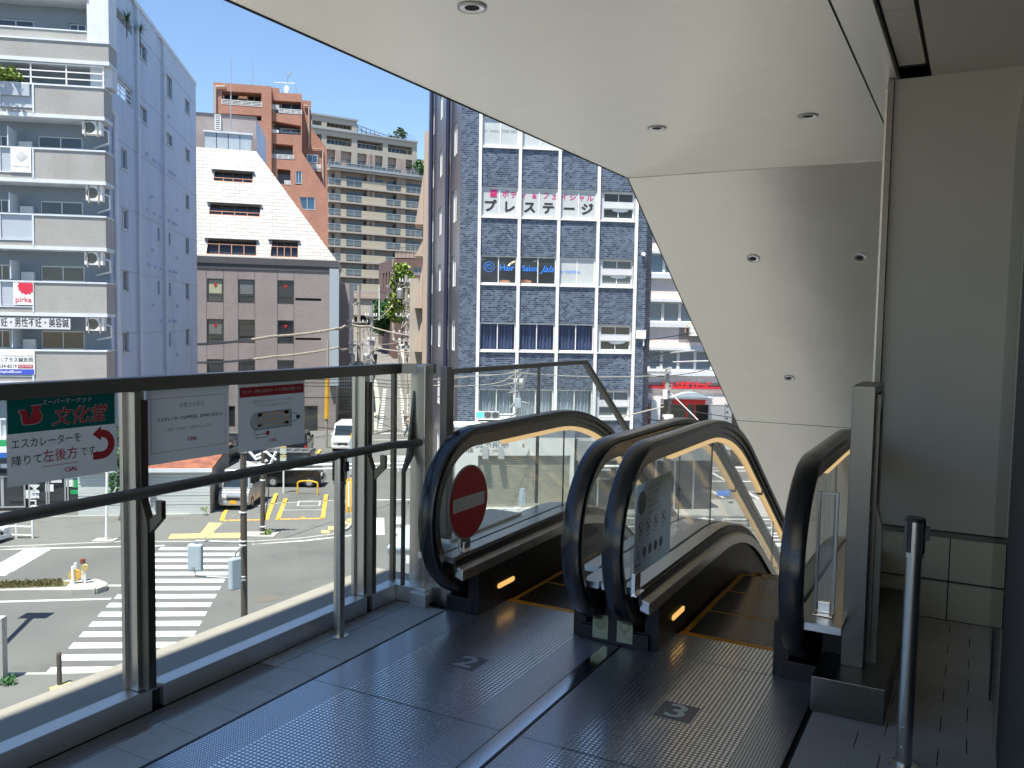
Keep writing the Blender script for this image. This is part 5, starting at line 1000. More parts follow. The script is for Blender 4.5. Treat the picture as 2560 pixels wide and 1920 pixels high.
# top storeys with deep frames
def qr(*v, w=0): return Q.rect(cr(*o4, *v), w)
yT, y1_, y2_ = [Q.at(*cr(*o4, 1180, v), .6)[1] for v in (527, 640, 800)]
xs_ = [Q.at(*cr(*o4, v, 700), .6)[0] for v in (1035, 1120, 1160, 1380, 1425, 1650, 1690, 1905, 1945)]
m = Q.mb(); hol = []
for a, b in ((0, 1), (2, 3), (4, 5), (6, 7)):
    hol.append(rc(xs_[a]+.1, y2_+.9, xs_[b], y1_-1.0))
    if a < 4: hol.append(rc(xs_[a]+.1, y1_+.6, xs_[b], yT-1.0))
    hol.append(rc(xs_[a]+.1, y2_-2.9, xs_[b], y2_-.1))
outl = [(xs_[0], y2_-3.2), (xs_[8], y2_-3.2), (xs_[8], y1_), (xs_[4], y1_+.0), (xs_[4], yT), (xs_[0], yT)]
wall(m, outl, hol, 2.2, .6); m.box(xs_[0], xs_[4], y1_, yT, -8, -1.7); m.box(xs_[0], xs_[8], y2_-3, y1_, -8, -1.71); m.build('top_storeys', MT['greybeige'], t)
m = Q.mb(); m.box(xs_[0]-.2, xs_[4]+.2, yT, yT+.35, -8, .8); m.box(xs_[0]-.2, xs_[8]+.2, y1_, y1_+.3, .59, .9); m.box(xs_[4], xs_[8]+.2, y1_, y1_+.3, -8, .589); m.build('cornice', MT['galv'], t)
for h in hol:
    if h[2][1] < y2_: continue
    x0, y0, x1, y1x = h[0][0], h[0][1], h[2][0], h[2][1]; n_ = Q.mb(); n_.box(x0+.6, x1-.6, y0+.1, y1x-.3, -1.69, -1.6); n_.build('window', MT['pane'], t); rails(Q, (x0, y0, x1, y0+.9), .3, 2, MT['galv'], t, nv=6)
m = Q.mb(); m.box(xL, xs_[8]+4, y2_-3.6, y2_-3.2, -2, 2.2); m.build('canopy_slab', MT['galv'], t); rails(Q, (xL, y2_-3.2, xs_[8]+4, y2_-2.2), 2.1, 2, MT['galv'], t, nv=26)
m = Q.mb(); m.box(xs_[8]+.2, xR_+3, y2_-3.2, y2_-.3, -8, -.5); m.build('wing', MT['greybeige'], t)
m = MB()
for k in range(9): a = Q.p(xs_[4]+.3+k*.9, y1_+.3, -2); m.tube([a, a+Z3*(2.3-k*.22)], .07, 5)
for h in (1.2, 2.2): m.tube([Q.p(xs_[4]+.3, y1_+h+.3, -2), Q.p(xs_[4]+8, y1_+h*.3+.4, -2)], .07, 5)
m.tube([Q.p(xs_[4]+.3, y1_+2.5, -2), Q.p(xs_[4]+4.5, y1_+.3, -2)], .07, 5); m.build('pergola', MT['bronze'], t)
rails(Q, (xs_[4]+8, y1_+.3, xs_[8], y1_+1.4), -.2, 3, MT['galv'], t, nv=8)
leafball('roof_shrub', 'rounded green shrub on the beige apartments roof terrace', Q.p(Q.at(*cr(*o4, 1797, 672), -1)[0], y1_+1.6, -1), 2.0, 1.3, 500, MT['leaf_d'], .5, 'shrub', 3)
leafball('terrace_shrub', 'dense green shrubs at the right end of the beige apartments balcony', Q.p(Q.at(*cr(*o4, 1975, 980), 1)[0], Q.at(*cr(*o4, 1975, 985), 1)[1], 1), 2.6, 1.8, 700, MT['leaf_g'], .6, 'shrub', 5)
# dark brown block in front of the hill
tiles('brownbrick', (.17, .10, .085), (.13, .08, .07), (.1, .07, .06), .6, .2, .02, .7)
P5 = gp(984, 118); D_ = Fr(P5, hd(88)); t = thing('brown_building', 'dark brown brick house with flat roofs behind the lane trees', 'building', P5); o6 = (480, 600)
def dr(*v, w=0): return D_.rect(cr(*o6, *v), w)
a, b = dr(1740, 165, 2010, 500), dr(1720, 100, 1960, 165)
m = D_.mb(); dw = [dr(1785, 222, 1872, 280), dr(1908, 235, 2003, 300)]; wall(m, rc(a[0], 3, a[2]+2, a[3]), [rc(*q) for q in dw], .4); m.box(a[0], a[2]+2, 3, a[3]-.1, -9, -.41); m.build('wall', MT['brownbrick'], t); window(D_, dw[0], t, -.3, 1, .1, pm=MT['black']); window(D_, dw[1], t, -.2, 2, .1, pm=MT['pane_grey'])
m = D_.mb(); m.box(a[0], a[2], a[3]+.3, b[3], -8, -2); m.build('upper_wall', MT['pinkbeige'], t); rails(D_, (a[0], a[3], a[2], a[3]+1.6), -.6, 3, MT['bronze'], t, nv=8)
DS = Fr(P5, hd(-36)*-1 if False else (D_.p(0, 0, 0)-D_.p(3.2, 0, 9))); 
c5 = D_.p(a[0], 0, 0); c6 = PD(946, 800, 128); c6.z = GZ; DS = Fr(c6, c5-c6); L_ = (c5-c6).length; m = DS.mb(); wn = [(L_*f, a[3]-4.2, L_*f+.9, a[3]-1.6) for f in (.3, .5, .7, .85)]; wall(m, rc(0, 3, L_, a[3]), [rc(*q) for q in wn], .3); m.build('side_wall', MT['brownbrick'], t)
for q in wn: window(DS, q, t, -.2, 1, .08)
# dark garage under the apartments
t = thing('garage_building', 'concrete base with a dark garage opening below the hilltop apartments', 'building', gp(862, 135)); F_ = Fr(gp(862, 135), hd(85)); q = F_.rect(cr(480, 600, 1320, 505, 1610, 740)); q2 = F_.rect(cr(480, 600, 1335, 650, 1540, 735))
m = F_.mb(); wall(m, rc(q[0]-1, 2, q[2], q[3]), [rc(q[0]+.5, q2[1], q2[2], q2[3])], 2); m.build('wall', MT['greybeige'], t); m = F_.mb(); m.box(q[0]-1, q[2], 2, q[3], -4, -2.01); m.build('garage_void', MT['black'], t); m = F_.mb(); m.box(q[0]-1, q[2]+.3, q[3], q[3]+.4, -4, .3); m.box(q[0]-1, q[2]*1, q2[3]+2.3, q2[3]+3.6, 0, .15); m.build('fascia', MT['pinkbeige'], t)
# ================================================================ BLUE TILED OFFICE BLOCK
tiles('bluebrick', (.008, .016, .04), (.12, .155, .215), (.17, .20, .24), .24, .10, .012, .35, .5, bias=.0, bump=.3); tiles('sidetile', (.075, .08, .10), (.10, .10, .115), (.07, .066, .07), .3, .1, .01, .22, .5, spec=.7)
P6 = gp(1147, 43); U = Fr(P6, hd(83.2)); US = Fr(P6, -hd(-11.3)); HB = 25
t = thing('blue_office_building', 'blue brick office block with white mullions and lettered windows', 'building', P6)
ub = thing
xs6 = [U.at(px, 640)[0] for px in (1197, 1296.3, 1394.7, 1493, 1588.6)]; xE = U.at(1630, 640)[0]; mwid = .075
rows = [(366, 292), (541, 467), (709, 639), (876, 807), (1045, 973)]
ry = [(U.at(1240, a)[1], U.at(1240, b)[1]) for a, b in rows]; ry = [(ry[0][0]+3.35, ry[0][1]+3.35)]+ry
GF = U.at(1240, 1072)[1]
m = U.mb(); hol = []
for (ya, yb_) in ry:
    for a, b in zip(xs6, xs6[1:]): hol.append((a+mwid, ya, b-mwid, yb_))
wall(m, rc(0, 0, xE, HB), [rc(*q) for q in hol], .28); m.build('front_wall', MT['bluebrick'], t)
for k, x in enumerate(xs6): m = U.mb(); m.box(x-mwid, x+mwid, .2, HB, .0, .12); m.split('mullion', MT['white'], t)
m = U.mb()
for ya, yb_ in ry:
    for a, b in zip(xs6, xs6[1:]): m.box(a+mwid+.002, b-mwid-.002, ya-.085, ya-.002, -.1, .07)
m.build('sill', MT['white'], t)
for q in hol:
    r_i = [i for i, v in enumerate(ry) if abs(v[0]-q[1]) < .01][0]; c_i = min(range(4), key=lambda k: abs(xs6[k]+mwid-q[0]))
    if c_i == 3:
        m = U.mb(); w0, h0 = q[2]-q[0], q[3]-q[1]; a, b = q[0]+w0*.12, q[2]-w0*.03; hh = [(q[1]+h0*.06, q[1]+h0*.42), (q[1]+h0*.62, q[3]-h0*.05)]
        wall(m, rc(q[0], q[1], q[2], q[3]), [rc(a, y0, b, y1) for y0, y1 in hh], .15, -.1); m.build('window_panel', MT['posterwhite'], t)
        for y0, y1 in hh: window(U, (a, y0, b, y1), t, -.2, 2, .045, MT['white'], MT['pane_grey'] if r_i % 2 else MT['pane'])
        if r_i in (2, 3, 4): m = U.mb(); disc(m, (a+b)/2+.1, q[1]+h0*.36, .42, -.16, 20, .1); m.build('ceiling_lamp', MT['white'], t)
        continue
    pm = {0: 'pane_light', 1: 'pane_light', 2: 'pane_light', 3: 'pane', 4: 'winglass', 5: 'winglass'}[r_i]
    if r_i == 3 and c_i == 2: pm = 'pane_light'
    if r_i == 1 and c_i == 2: pm = 'pane_blue'
    o = window(U, q, t, -.08, 2, .055, MT['white'], MT[pm], curtain=MT['curtain_blue'] if r_i == 4 else (MT['lace'] if r_i == 5 else None), folds=10)
    if r_i == 4: pass
# lettering in the windows (plain white paper behind the row that carries it)
mat('magenta', (.55, .04, .2), .5); mat('brightblue', (.04, .25, .85), .5)
def wt(s, px, py, size, mm, **k): x, y = U.at(px, py, -.05); text(s, size, MT[mm], t, U.sub(x, y, -.07), 0, 0, 0, 'window_lettering', **k)
for s_, px, py in (('プ', 1225, 516), ('レ', 1273, 519), ('ス', 1324, 520), ('テ', 1371, 522), ('ー', 1423, 524), ('ジ', 1468, 525)): wt(s_, px, py, .62, 'ink', bold=.035, sx=1.05)
for s_, px, py in (('ボ', 1264, 486), ('デ', 1285, 488), ('ィ', 1310, 489), ('&', 1336, 490), ('フ', 1365, 490), ('ェ', 1387, 492), ('イ', 1411, 493), ('シ', 1432, 494), ('ャ', 1454, 495), ('ル', 1475, 496)): wt(s_, px, py, .36, 'magenta', bold=.02)
x, y = U.at(1234, 483, -.05); m = U.mb(); rf(m, x-.17, y-.18, x+.17, y+.18, -.065); m.build('window_emblem', MT['magenta'], t); m = U.mb(); ring(m, x, y+.03, .1, .02, -.06); rf(m, x-.1, y-.14, x+.1, y-.11, -.06); m.build('window_emblem', MT['redprint'], t)
wt('Hair', 1267, 670, .42, 'brightblue', bold=.012); wt('Salon', 1325, 672, .40, 'brightblue', bold=.012, sx=.92); wt('Jala', 1368, 673, .46, 'brightblue', shear=.5, bold=.01); wt('by marbles', 1424, 679, .25, 'brightblue')
x, y = U.at(1223, 667, -.05); m = U.mb(); ring(m, x, y, .26, .025, -.06); ring(m, x-.03, y-.03, .16, .025, -.06, 16, 0, 220); ring(m, x+.05, y+.03, .13, .025, -.06, 16, 90, 330); m.build('window_emblem', MT['brightblue'], t)
wt('hair make', 1225, 326, .22, 'greyprint'); wt('ONE 005', 1272, 328, .22, 'greyprint')
mat('warmlamp', (.9, .7, .4), .5, emit=(1, .7, .35), es=1.5)
m = U.mb()
for px, py in ((1272, 663), (1276, 659), (1281, 656), (1285, 654)): x, y = U.at(px, py, -.05); disc(m, x, y, .035, -.076, 10)
m.split('salon_lamp', MT['warmlamp'], t)
m = U.mb()
for px, py in ((1205, 658), (1232, 642), (1340, 661), (1366, 653)): x, y = U.at(px, py, -.05); m.face([(x-.16, y+.12, -.076), (x+.16, y+.2, -.076), (x+.16, y+.225, -.076), (x-.16, y+.15, -.076)])
m.split('salon_lamp', MT['lamp_clear'], t)
m = U.mb()
for px in (1262, 1305, 1316): x, y = U.at(px, 704, -.05); disc(m, x, y, .28, -.074, 14, .09)
m.split('chair_back', MT['copper'], t)
m = U.mb(); x, y = U.at(1630-22, 636, 0); m.tube([(x-.02, y, .0), (x-.02, y, .18)], .1, 8); x, y = U.at(1601, 836); m.box(x-.25, x+.25, y-.22, y+.22, 0, .15); x, y = U.at(1608, 855); m.box(x-.03, x+.03, y-.2, y+.2, 0, .1); m.split('wall_box', MT['white'], t)
# left side
m = US.mb(); hol = []
for k, xx in enumerate((-2.95, -5.9, -9.6, -14.3)):
    for j, (ya, yb_) in enumerate(ry+[(ry[-1][0]-3.3, ry[-1][1]-3.3)]):
        hol.append((xx, ya-.1, xx+1.5, yb_+.1))
wall(m, rc(-16.5, 0, 0, HB), [rc(*q) for q in hol], .2); m.build('side_wall', MT['sidetile'], t)
for q in hol: window(US, q, t, -.08, 2, .06, MT['white'], MT['pane_light'])
mat('navy', (.02, .022, .05), .4)
for xx in (-4.2, -13.0): m = MB(); m.tube([US.p(xx, 0, .15), US.p(xx, HB, .15)], .12, 8); m.split('downpipe', MT['navy'], t)
m = MB(); m.face([U.p(0, HB-.05), U.p(xE, HB-.05), U.p(xE, HB-.05)+hd(-11.3)*16.5, U.p(0, HB-.05)+hd(-11.3)*16.5]); m.build('roof', MT['concrete'], t)
UR = Fr(U.p(xE, 0, 0), hd(-6.8)); m = UR.mb(); m.box(0, 16, 0, HB, -.3, 0); m.build('side_wall', MT['sidetile'], t)
# white ground floor shop with shutters
g = thing('shutter_shop', 'white single-storey shop front with closed pale shutters below the blue block', 'shop', U.p(5, 0, 1.2))
r_ = [U.rect(cr(1020, 1000, *q), 1.2) for q in ((380, 235, 1440, 480), (603, 480, 1430, 960))]
mat('shutter', (.52, .5, .42), .6, .1, .06); mat('shopwhite', (.66, .67, .64), .7, 0, .06)
xs_a, xs_b = r_[0][0]+.2, r_[0][2]; sy = r_[1][3]
m = U.mb(); wall(m, rc(xs_a, .05, xs_b, r_[0][3]), [rc(r_[1][0], .3, r_[1][2], sy)], .2, 1.2); m.box(xs_a, xs_b, .05, r_[0][3], .13, .9); m.box(xs_a, xs_a+.2, .05, r_[0][3], .9, 1.199); m.box(xs_b-.2, xs_b, .05, r_[0][3], .9, 1.199); m.build('shop_wall', MT['shopwhite'], g)
m = U.mb(); m.box(xs_a-.1, xs_b+.1, r_[0][3], r_[0][3]+.15, .13, 1.35); m.build('coping', MT['white'], g)
m = U.mb(); y = .3
while y < sy-.02: m.hull([(r_[1][0], y, 1.0), (r_[1][2], y, 1.0), (r_[1][2], y, 1.03), (r_[1][0], y, 1.03), (r_[1][0], y+.1, 1.0), (r_[1][2], y+.1, 1.0), (r_[1][2], y+.1, 1.07), (r_[1][0], y+.1, 1.07)]); y += .11
m.build('shutter', MT['shutter'], g)
wf = U.sub((xs_a+1.6), r_[0][3]-1.55, 1.21); text('allo', .42, MT['ink'], g, U.sub(U.at(1168, 1124, 1.2)[0], U.at(1168, 1124, 1.2)[1], 1.21), 0, 0, 0, mirror=True); text('横浜市民', .42, MT['greyprint'], g, U.sub(U.at(1230, 1111, 1.2)[0], U.at(1230, 1111, 1.2)[1], 1.21), 0, 0, 0, mirror=True, bold=.01); text('baby  foods', .22, MT['greyprint'], g, U.sub(U.at(1225, 1126, 1.2)[0], U.at(1225, 1126, 1.2)[1], 1.21), 0, 0, 0, mirror=True)
m = U.mb()
for px in (1213, 1252): x, y = U.at(px, 1130, 1.2); m.hull([(x-.15, y-.3, 1.2), (x+.15, y-.3, 1.2), (x+.15, y-.3, 1.5), (x-.15, y-.3, 1.5), (x-.1, y+.3, 1.2), (x+.1, y+.3, 1.2), (x+.1, y+.3, 1.35), (x-.1, y+.3, 1.35)])
m.split('wall_lamp', MT['galv'], g)
g = thing('dark_shopfront', 'dark glazed shop entrance with grey lintel right of the shutters', 'shop', U.p(xs_b+2.5, 0, 1)); m = U.mb(); m.box(xs_b+.12, xE+3.2, 0.02, 2.7, .13, .8); m.build('glazing', MT['pane'], g); m = U.mb(); m.box(xs_b+.12, xE+3.2, 2.7, 3.7, .13, 1.3); m.build('lintel', MT['galv'], g)
m = U.mb()
for k in range(7): x = xs_b+.3+k*1.0; m.box(x-.04, x+.04, .02, 2.7, .8, .9)
m.build('frame', MT['alu'], g)
# tan tower strip between blue block and lane
mat('tan', (.50, .40, .32), .7, 0, .06); t = thing('tan_building', 'narrow tan wall with slanted awnings beside the blue block', 'building', gp(1056, 64)); F_ = Fr(gp(1056, 64), hd(84)); m = F_.mb(); m.box(0, .42, 0, F_.at(1060, 328)[1], -9, 0); m.build('wall', MT['tan'], t)
m = F_.mb()
for ya, yb_ in ((430, 560), (600, 640), (660, 770), (800, 880)): a_, b_ = F_.at(1050, ya)[1], F_.at(1050, yb_)[1]; m.prism([(-.02, a_, 0), (-.02, b_, 0), (-.6, b_, 0)], Vector((0, 0, -3)), Vector((0, 0, -.2)))
m.build('awning', MT['tan'], t); m = F_.mb(); m.box(-1.0, -.02, 0, F_.at(1030, 690)[1], -14, -3); m.build('rear_wall', MT['greybeige'], t)
# ================================================================ PINK-WHITE OFFICES AT RIGHT
tiles('pinktile', (.80, .72, .68), (.75, .67, .63), (.62, .56, .53), .3, .15, .008, .6, 0, bump=.1); P7 = gp(1612, 57); V = Fr(P7, hd(88)); o8 = (1580, 760)
t = thing('pink_office_building', 'pale pink tiled offices with blue ribbon windows over a red-lettered shop', 'building', P7)
def vr(*q, w=0): return V.rect(cr(*o8, *q, s=5.186), w)
bands = [(240, 0), (240+630, 600), (240-640, -640+20)]
x0, x1 = 0, 16; hol = []; yb4 = [(V.at(1640, 760+a/5.186)[1], V.at(1640, 760+b/5.186)[1]) for a, b in ((235, -30), (860, 595), (-395, -655), (-1020, -1290))]
for a, b in yb4: hol.append((.3, a, 15.5, b))
gy = V.at(1640, 760+1200/5.186)[1]; hol.append((.2, .1, 9.5, gy-.5))
m = V.mb(); wall(m, rc(x0, 0, x1, 24), [rc(*q) for q in hol], .4); m.build('front_wall', MT['pinktile'], t)
for q in hol[:4]:
    xx = [q[0]+.0]+[q[0]+.9+k*1.13 for k in range(13)]
    for a, b in zip(xx, xx[1:]): window(V, (a, q[1], b, q[3]), t, -.15, 1, .09, MT['posterwhite'], MT['pane_blue'])
    m = V.mb(); m.box(0, x1, q[1]-.32, q[1]-.01, -.1, .25); m.box(0, x1, q[3], q[3]+.2, -.1, .2); m.build('ledge', MT['apt_white'], t)
q = hol[1]; m = V.mb(); m.box(2.3, 6.5, q[3]+.55, q[3]+1.7, 0, .012); m.build('grey_panel', MT['mauve'], t)
x, y = V.at(1733, 830, .1); m = V.mb(); m.box(x-.3, x+.5, y-.25, y+.25, .1, .6); m.split('wall_box', MT['white'], t); m = V.mb(); ring(m, x-.1, y+.1, .5, .05, .3, 16, 60, 200); m.split('wall_box', MT['tactile'], t)
text('1F:500', .55, MT['pict_l'], t, V.sub(V.at(1645, 893)[0], V.at(1645, 893)[1], -.1), 0, 0, .0, mirror=True)
m = V.mb(); rr_ = vr(200, 1050, 1150, 1100); m.box(0, 9.5, rr_[1], rr_[3], 0, .03); m.build('red_band', MT['redprint'], t); m = V.mb(); m.box(0, 9.5, rr_[3]+.05, rr_[3]+.15, 0, .05); m.box(0, 9.5, rr_[1]-.3, rr_[1]-.05, 0, .06); m.build('grey_band', MT['mauve'], t)
s6 = thing('shop_sign', 'bright red cut-out character sign over the shop entrance at right', 'sign', V.p(3, rr_[1], .3)); mat('signred', (.75, .02, .02), .4)
for s_, px in (('ま', 1664), ('い', 1687), ('ば', 1702), ('す', 1718), ('け', 1739), ('っ', 1755), ('と', 1771)): x, y = V.at(px, 964, .3); text(s_, .56, MT['signred'], s6, V.sub(x, y, .32), 0, 0, 0, bold=.035, name='character')
m = V.mb(); a_, b_ = V.at(1650, 975, .3), V.at(1780, 975, .3); m.box(a_[0], b_[0], b_[1]-.06, b_[1], .2, .28); m.build('rail', MT['galv'], s6)
m = V.mb(); a_, b_ = V.at(1672, 990, .8), V.at(1781, 990, .8); n_ = 14; ar_ = [(a_[0]+(b_[0]-a_[0])*k/n_, V.at(1700, 984, .8)[1]-.35+.45*math.sin(math.pi*k/n_)) for k in range(n_+1)]
m.prism([(x, y, 0) for x, y in [(a_[0], V.at(1700, 992, .8)[1])]+ar_+[(b_[0], V.at(1700, 992, .8)[1])]], Vector((0, 0, .05)), Vector((0, 0, 1.0))); m.build('arched_canopy', MT['boxblue'], t)
m = V.mb(); a_, b_ = V.at(1684, 1003, .3), V.at(1764, 1003, .3); y_ = V.at(1700, 995, .3)[1]; m.box(a_[0], b_[0], y_-.42, y_, .03, .3); m.build('red_awning', MT['signred'], t)
m = V.mb(); m.box(.2, 9.5, .1, gy-.5, -2.2, -2.0); m.build('shop_interior', MT['bronze'], t)
m = V.mb()
for a, b in ((1617, 1621), (1715, 1719), (1735, 1738), (1640, 1650)): xa_, xb_ = V.at(a, 1020, -.3)[0], V.at(b, 1020, -.3)[0]; m.box(xa_, xb_, .1, gy-.5, -.4, -.25)
m.split('red_pillar', MT['signred'], t)
xa_, xb_ = V.at(1772, 1020)[0], V.at(1830, 1020)[0]; m = V.mb(); m.box(xa_, xb_, .05, gy-.5, -.3, -.02); m.build('grey_wall', MT['galv'], t); m = V.mb(); m.box(xa_+.8, xa_+1.8, 1.3, 2.6, -.02, .02); m.split('notice', MT['posterwhite'], t)
k_ = thing('standing_panel', 'white upright vending panel with green notices beside the shop entrance', 'vending machine', V.p(V.at(1637, 1040, .6)[0], .1, .6)); a_, b_ = V.at(1628, 1000, .6), V.at(1650, 1060, .6); m = V.mb(); m.box(a_[0], b_[0], .1, a_[1], .2, .6); m.build('body', MT['white'], k_, bevel=.03); m = V.mb(); m.box(a_[0]+.05, b_[0]-.05, 1.5, 2.0, .6, .62); m.box(a_[0]+.05, b_[0]-.05, .8, 1.3, .6, .62); m.split('notice', MT['leaf_y'], k_)
# ================================================================ SHED, STREET FURNITURE
mat('siding', (.56, .58, .57), .5, .1, .08, 2, stretch=(.3, .3, 6))
P8 = gp(522, 40.7); X8 = (gp(522, 40.7)-gp(340, 40.3)).normalized(); F8 = Fr(P8, X8); sd_ = (gp(570, 45.5)-P8); S8 = Fr(P8, sd_)
t = thing('shed', 'small pale metal-clad shed with rusty red roof beside the parking bays', 'shed', P8); hs = F8.at(523, 1176)[1]; LS = sd_.length
m = F8.mb(); y = .12
while y < hs-.05: m.hull([(-6, y, 0), (0, y, 0), (0, y, -.05), (-6, y, -.05), (-6, y+.13, 0), (0, y+.13, 0), (0, y+.13, -.05), (-6, y+.13, -.05)]) if False else m.box(-6, 0, y, y+.135, -.05, .0+.012*((y*10) % 2 > 1)); y += .145
m.box(-6, 0, 0, .12, -.05, .02); m.build('front_wall', MT['siding'], t)
m = S8.mb(); m.face([(0, 0, 0), (LS, 0, 0), (LS, hs+.5, 0), (0, hs, 0)]); m.build('side_wall', MT['shadewall'], t)  # the side's shade is put into this greyer wall colour
m = MB(); a, b = F8.p(.12, hs, .15), F8.p(-6, hs-.05, .15); q = S8.ex*(LS+.2); up = Z3*.55
m.hull([b, a, a+q+up, b+q+up, b+Z3*.1, a+Z3*.1, a+q+up+Z3*.1, b+q+up+Z3*.1]); m.build('roof', MT['rust'], t)
m = F8.mb(); m.box(-6, .15, hs-.06, hs+.12, .152, .2); m.build('fascia', MT['apt_white'], t)
def tubeobj(name, lab, cat, pts, r, mt, group=None, n=8): b = MB(); b.tube(pts, r, n); return tag(b.build(name, mt, smooth=True), lab, cat, group)
# bollard
p = G(149, 1722)+Z3*.1; t = thing('bollard', 'dark brown round-topped bollard on the near pavement corner', 'bollard', p); b = MB(); b.lathe(p, [(.06, 0), (.06, .78), (.05, .83), (.025, .855)], 16); b.build('post', MT['brownpole'], t, smooth=True)
b = MB(); b.lathe(p, [(.09, -.02), (.09, .012)], 16); b.build('base', MT['kerb'], t)
# island delineators
def gpt(x, y, o=(0, 1300), s=2.677): return G(*cr(*o, x, y, s=s))
p = gpt(556, 443); t = thing('island_post', 'white post with dark red lamp head on the traffic island', 'post', p); h = 190/2.677/2145*(p-ORG).dot(HF)
b = MB(); b.tube([p, p+Z3*h*.86], .05, 8); b.build('pole', MT['whitepipe'], t); b = MB(); b.tube([p+Z3*h*.84, p+Z3*h], .09, 8); b.build('lamp_head', MT['rust'], t)
for (x, y, hh), lb in (((490, 462, .8), 'short white delineator post left of the orange disc on the traffic island'), ((508, 440, .78), 'short white delineator post behind the orange disc on the traffic island')):
    p = gpt(x, y); hh = 155/2.677/2145*(p-ORG).dot(HF); b = MB(); b.lathe(p, [(.055, 0), (.055, hh), (.03, hh+.02)], 10); tag(b.build('delineator_post', MT['whitepipe'], smooth=True), lb, 'post', 'delineator posts on the traffic island')
def roundsign(lab, x, y, r, mt, ry=None):
    p = gpt(x, 458); d = (p-ORG).dot(HF); c = PD(*cr(0, 1300, x, y, s=2.677), d); f_ = Fr(c, hd(75)); t = thing('round_marker', lab, 'sign', (c.x, c.y, GZ+.18), 0, 'round orange markers on the traffic island'); b = f_.mb(); N = 24
    b.prism([(r*math.cos(6.2832*k/N), r*math.sin(6.2832*k/N), 0) for k in range(N)], Vector((0, 0, -.05)), Vector((0, 0, .05))); b.build('disc', mt, t)
    b = f_.mb(); ring(b, 0, 0, r*.9, r*.1, .052); ring(b, 0, 0, r*.55, r*.12, .052)
    for k in range(8): a = rad(45*k); b.face([(math.cos(a)*r*.5, math.sin(a)*r*.5, .052), (math.cos(a+.12)*r*.85, math.sin(a+.12)*r*.85, .052), (math.cos(a-.12)*r*.85, math.sin(a-.12)*r*.85, .052)])
    b.build('ribs', MT['tactile'], t); b = MB(); b.tube([Vector((c.x, c.y, GZ+.18)), c-Z3*r], .03, 6); b.build('stem', MT['whitepipe'], t)
roundsign('larger orange ribbed round marker at the front of the traffic island', 502, 368, .20, MT['orange']); roundsign('smaller pale orange round marker edge-on by the lamp post of the traffic island', 568, 320, .12, MT['tactile'])
# near wall stub and weeds
p0 = G(-40, 1700); q0 = G(8, 1716)
m = MB(); e = (q0-p0).normalized(); a, b = q0-HR*1.0, HF*.25-HR*.02; m.hull([a, q0, q0+b, a+b, a+Z3*1.75, q0+Z3*1.75, q0+b+Z3*1.75, a+b+Z3*1.75]); tag(m.build('pillar', MT['concrete']), 'concrete gate pillar cut by the left edge above the near pavement', 'pillar')
leafball('weeds', 'small green weeds at the foot of the concrete pillar', G(16, 1720)+Z3*.2, .24, .16, 260, MT['leaf_g'], .07, 'plant', 12); leafball('weeds', 'green weeds at the corner of the pale shed', G(512, 1293)+Z3*.35, .2, .2, 160, MT['leaf_y'], .06, 'plant', 13); leafball('weeds', 'small weeds beside the foot of the second brown pole', G(668, 1343)+Z3*.2, .22, .16, 120, MT['leaf_y'], .1, 'plant', 14)
# pipe fences
def fence(lab, pts, h, nb=3, n=3, g='white pipe guard fences', r=.035):
    t = thing('guard_fence', lab, 'fence', pts[0], 0, g); a, b = pts
    for k in range(nb): z = h*(.25+.75*k/(nb-1)); m = MB(); m.tube([a+Z3*z, b+Z3*z], r, 6); m.build('rail', MT['whitepipe'], t, smooth=True)
    for k in range(n+1): p = a.lerp(b, k/n); m = MB(); m.tube([p, p+Z3*h], r*1.25, 8); m.build('post', MT['whitepipe'], t, smooth=True)
fence('white guard fence behind the white car at the left edge', (G(-40, 1350), G(82, 1352)), .95)
d0 = 38
fence('white guard fence nearest the escalator glass, left section', (G(1540, 1404), G(1825, 1408)), .95, 4); fence('white guard fence nearest the escalator glass, right section', (G(1838, 1408), G(2080, 1410)), .95, 4)
fence('white guard fence behind, left section seen through the escalator glass', (G(1560, 1352), G(1780, 1354)), 1.0, 3, 2); fence('white guard fence behind, right section seen through the escalator glass', (G(1806, 1354), G(2050, 1356)), 1.0, 3, 2)
# yellow barrier, guard poles
def up(x, y, h, z=0): return G(x, y)+Z3*(h+z)
a, b = G(744, 1235), G(794, 1237); t = thing('barrier_hoop', 'yellow U-shaped steel hoop at the back of the empty parking bay', 'barrier', a); m = MB(); pts = [a, a+Z3*.62]+[a.lerp(b, .5)+(a-b)*.5*math.cos(k*math.pi/6-0)*(1 if 0 else 1)*(-1 if 0 else 1)+Z3*(.62+.12*math.sin(k*math.pi/6)) for k in range(1, 6)]+[b+Z3*.62, b]
m.tube(pts, .045, 8); m.build('hoop', MT['yellowpaint'], t, smooth=True)
for px, lb in ((868, 'left yellow and white guard pole by the parking ticket pillar'), (877, 'right yellow guard pole by the parking ticket pillar')):
    p = G(px, 1286); t = thing('guard_pole', lb, 'pole', p, 0, 'yellow guard poles'); m = MB(); m.lathe(p, [(.06, 0), (.06, 1.75), (.03, 1.8)], 10); m.build('pole', MT['yellowpaint'], t, smooth=True)
    m = MB(); m.box(p.x-.02, p.x+.14, p.y-.02, p.y+.1, p.z+.4, p.z+1.6); m.build('panel', MT['white'], t)
def PDg(x, y, d): return PD(x, y, d)
p = G(816, 1120); t = thing('yellow_pole', 'tall yellow-sheathed pole standing by the mauve block wall', 'pole', p); dd = (p-ORG).dot(HF); m = MB(); m.tube([p+Z3*2.2, PD(819, 935, dd)], .16, 8); m.build('sheath', MT['yellowpaint'], t); m = MB(); m.tube([p, p+Z3*2.2], .1, 8); m.tube([PD(819, 935, dd), PD(820, 850, dd)], .09, 8); m.split('pole', MT['concpole'], t)
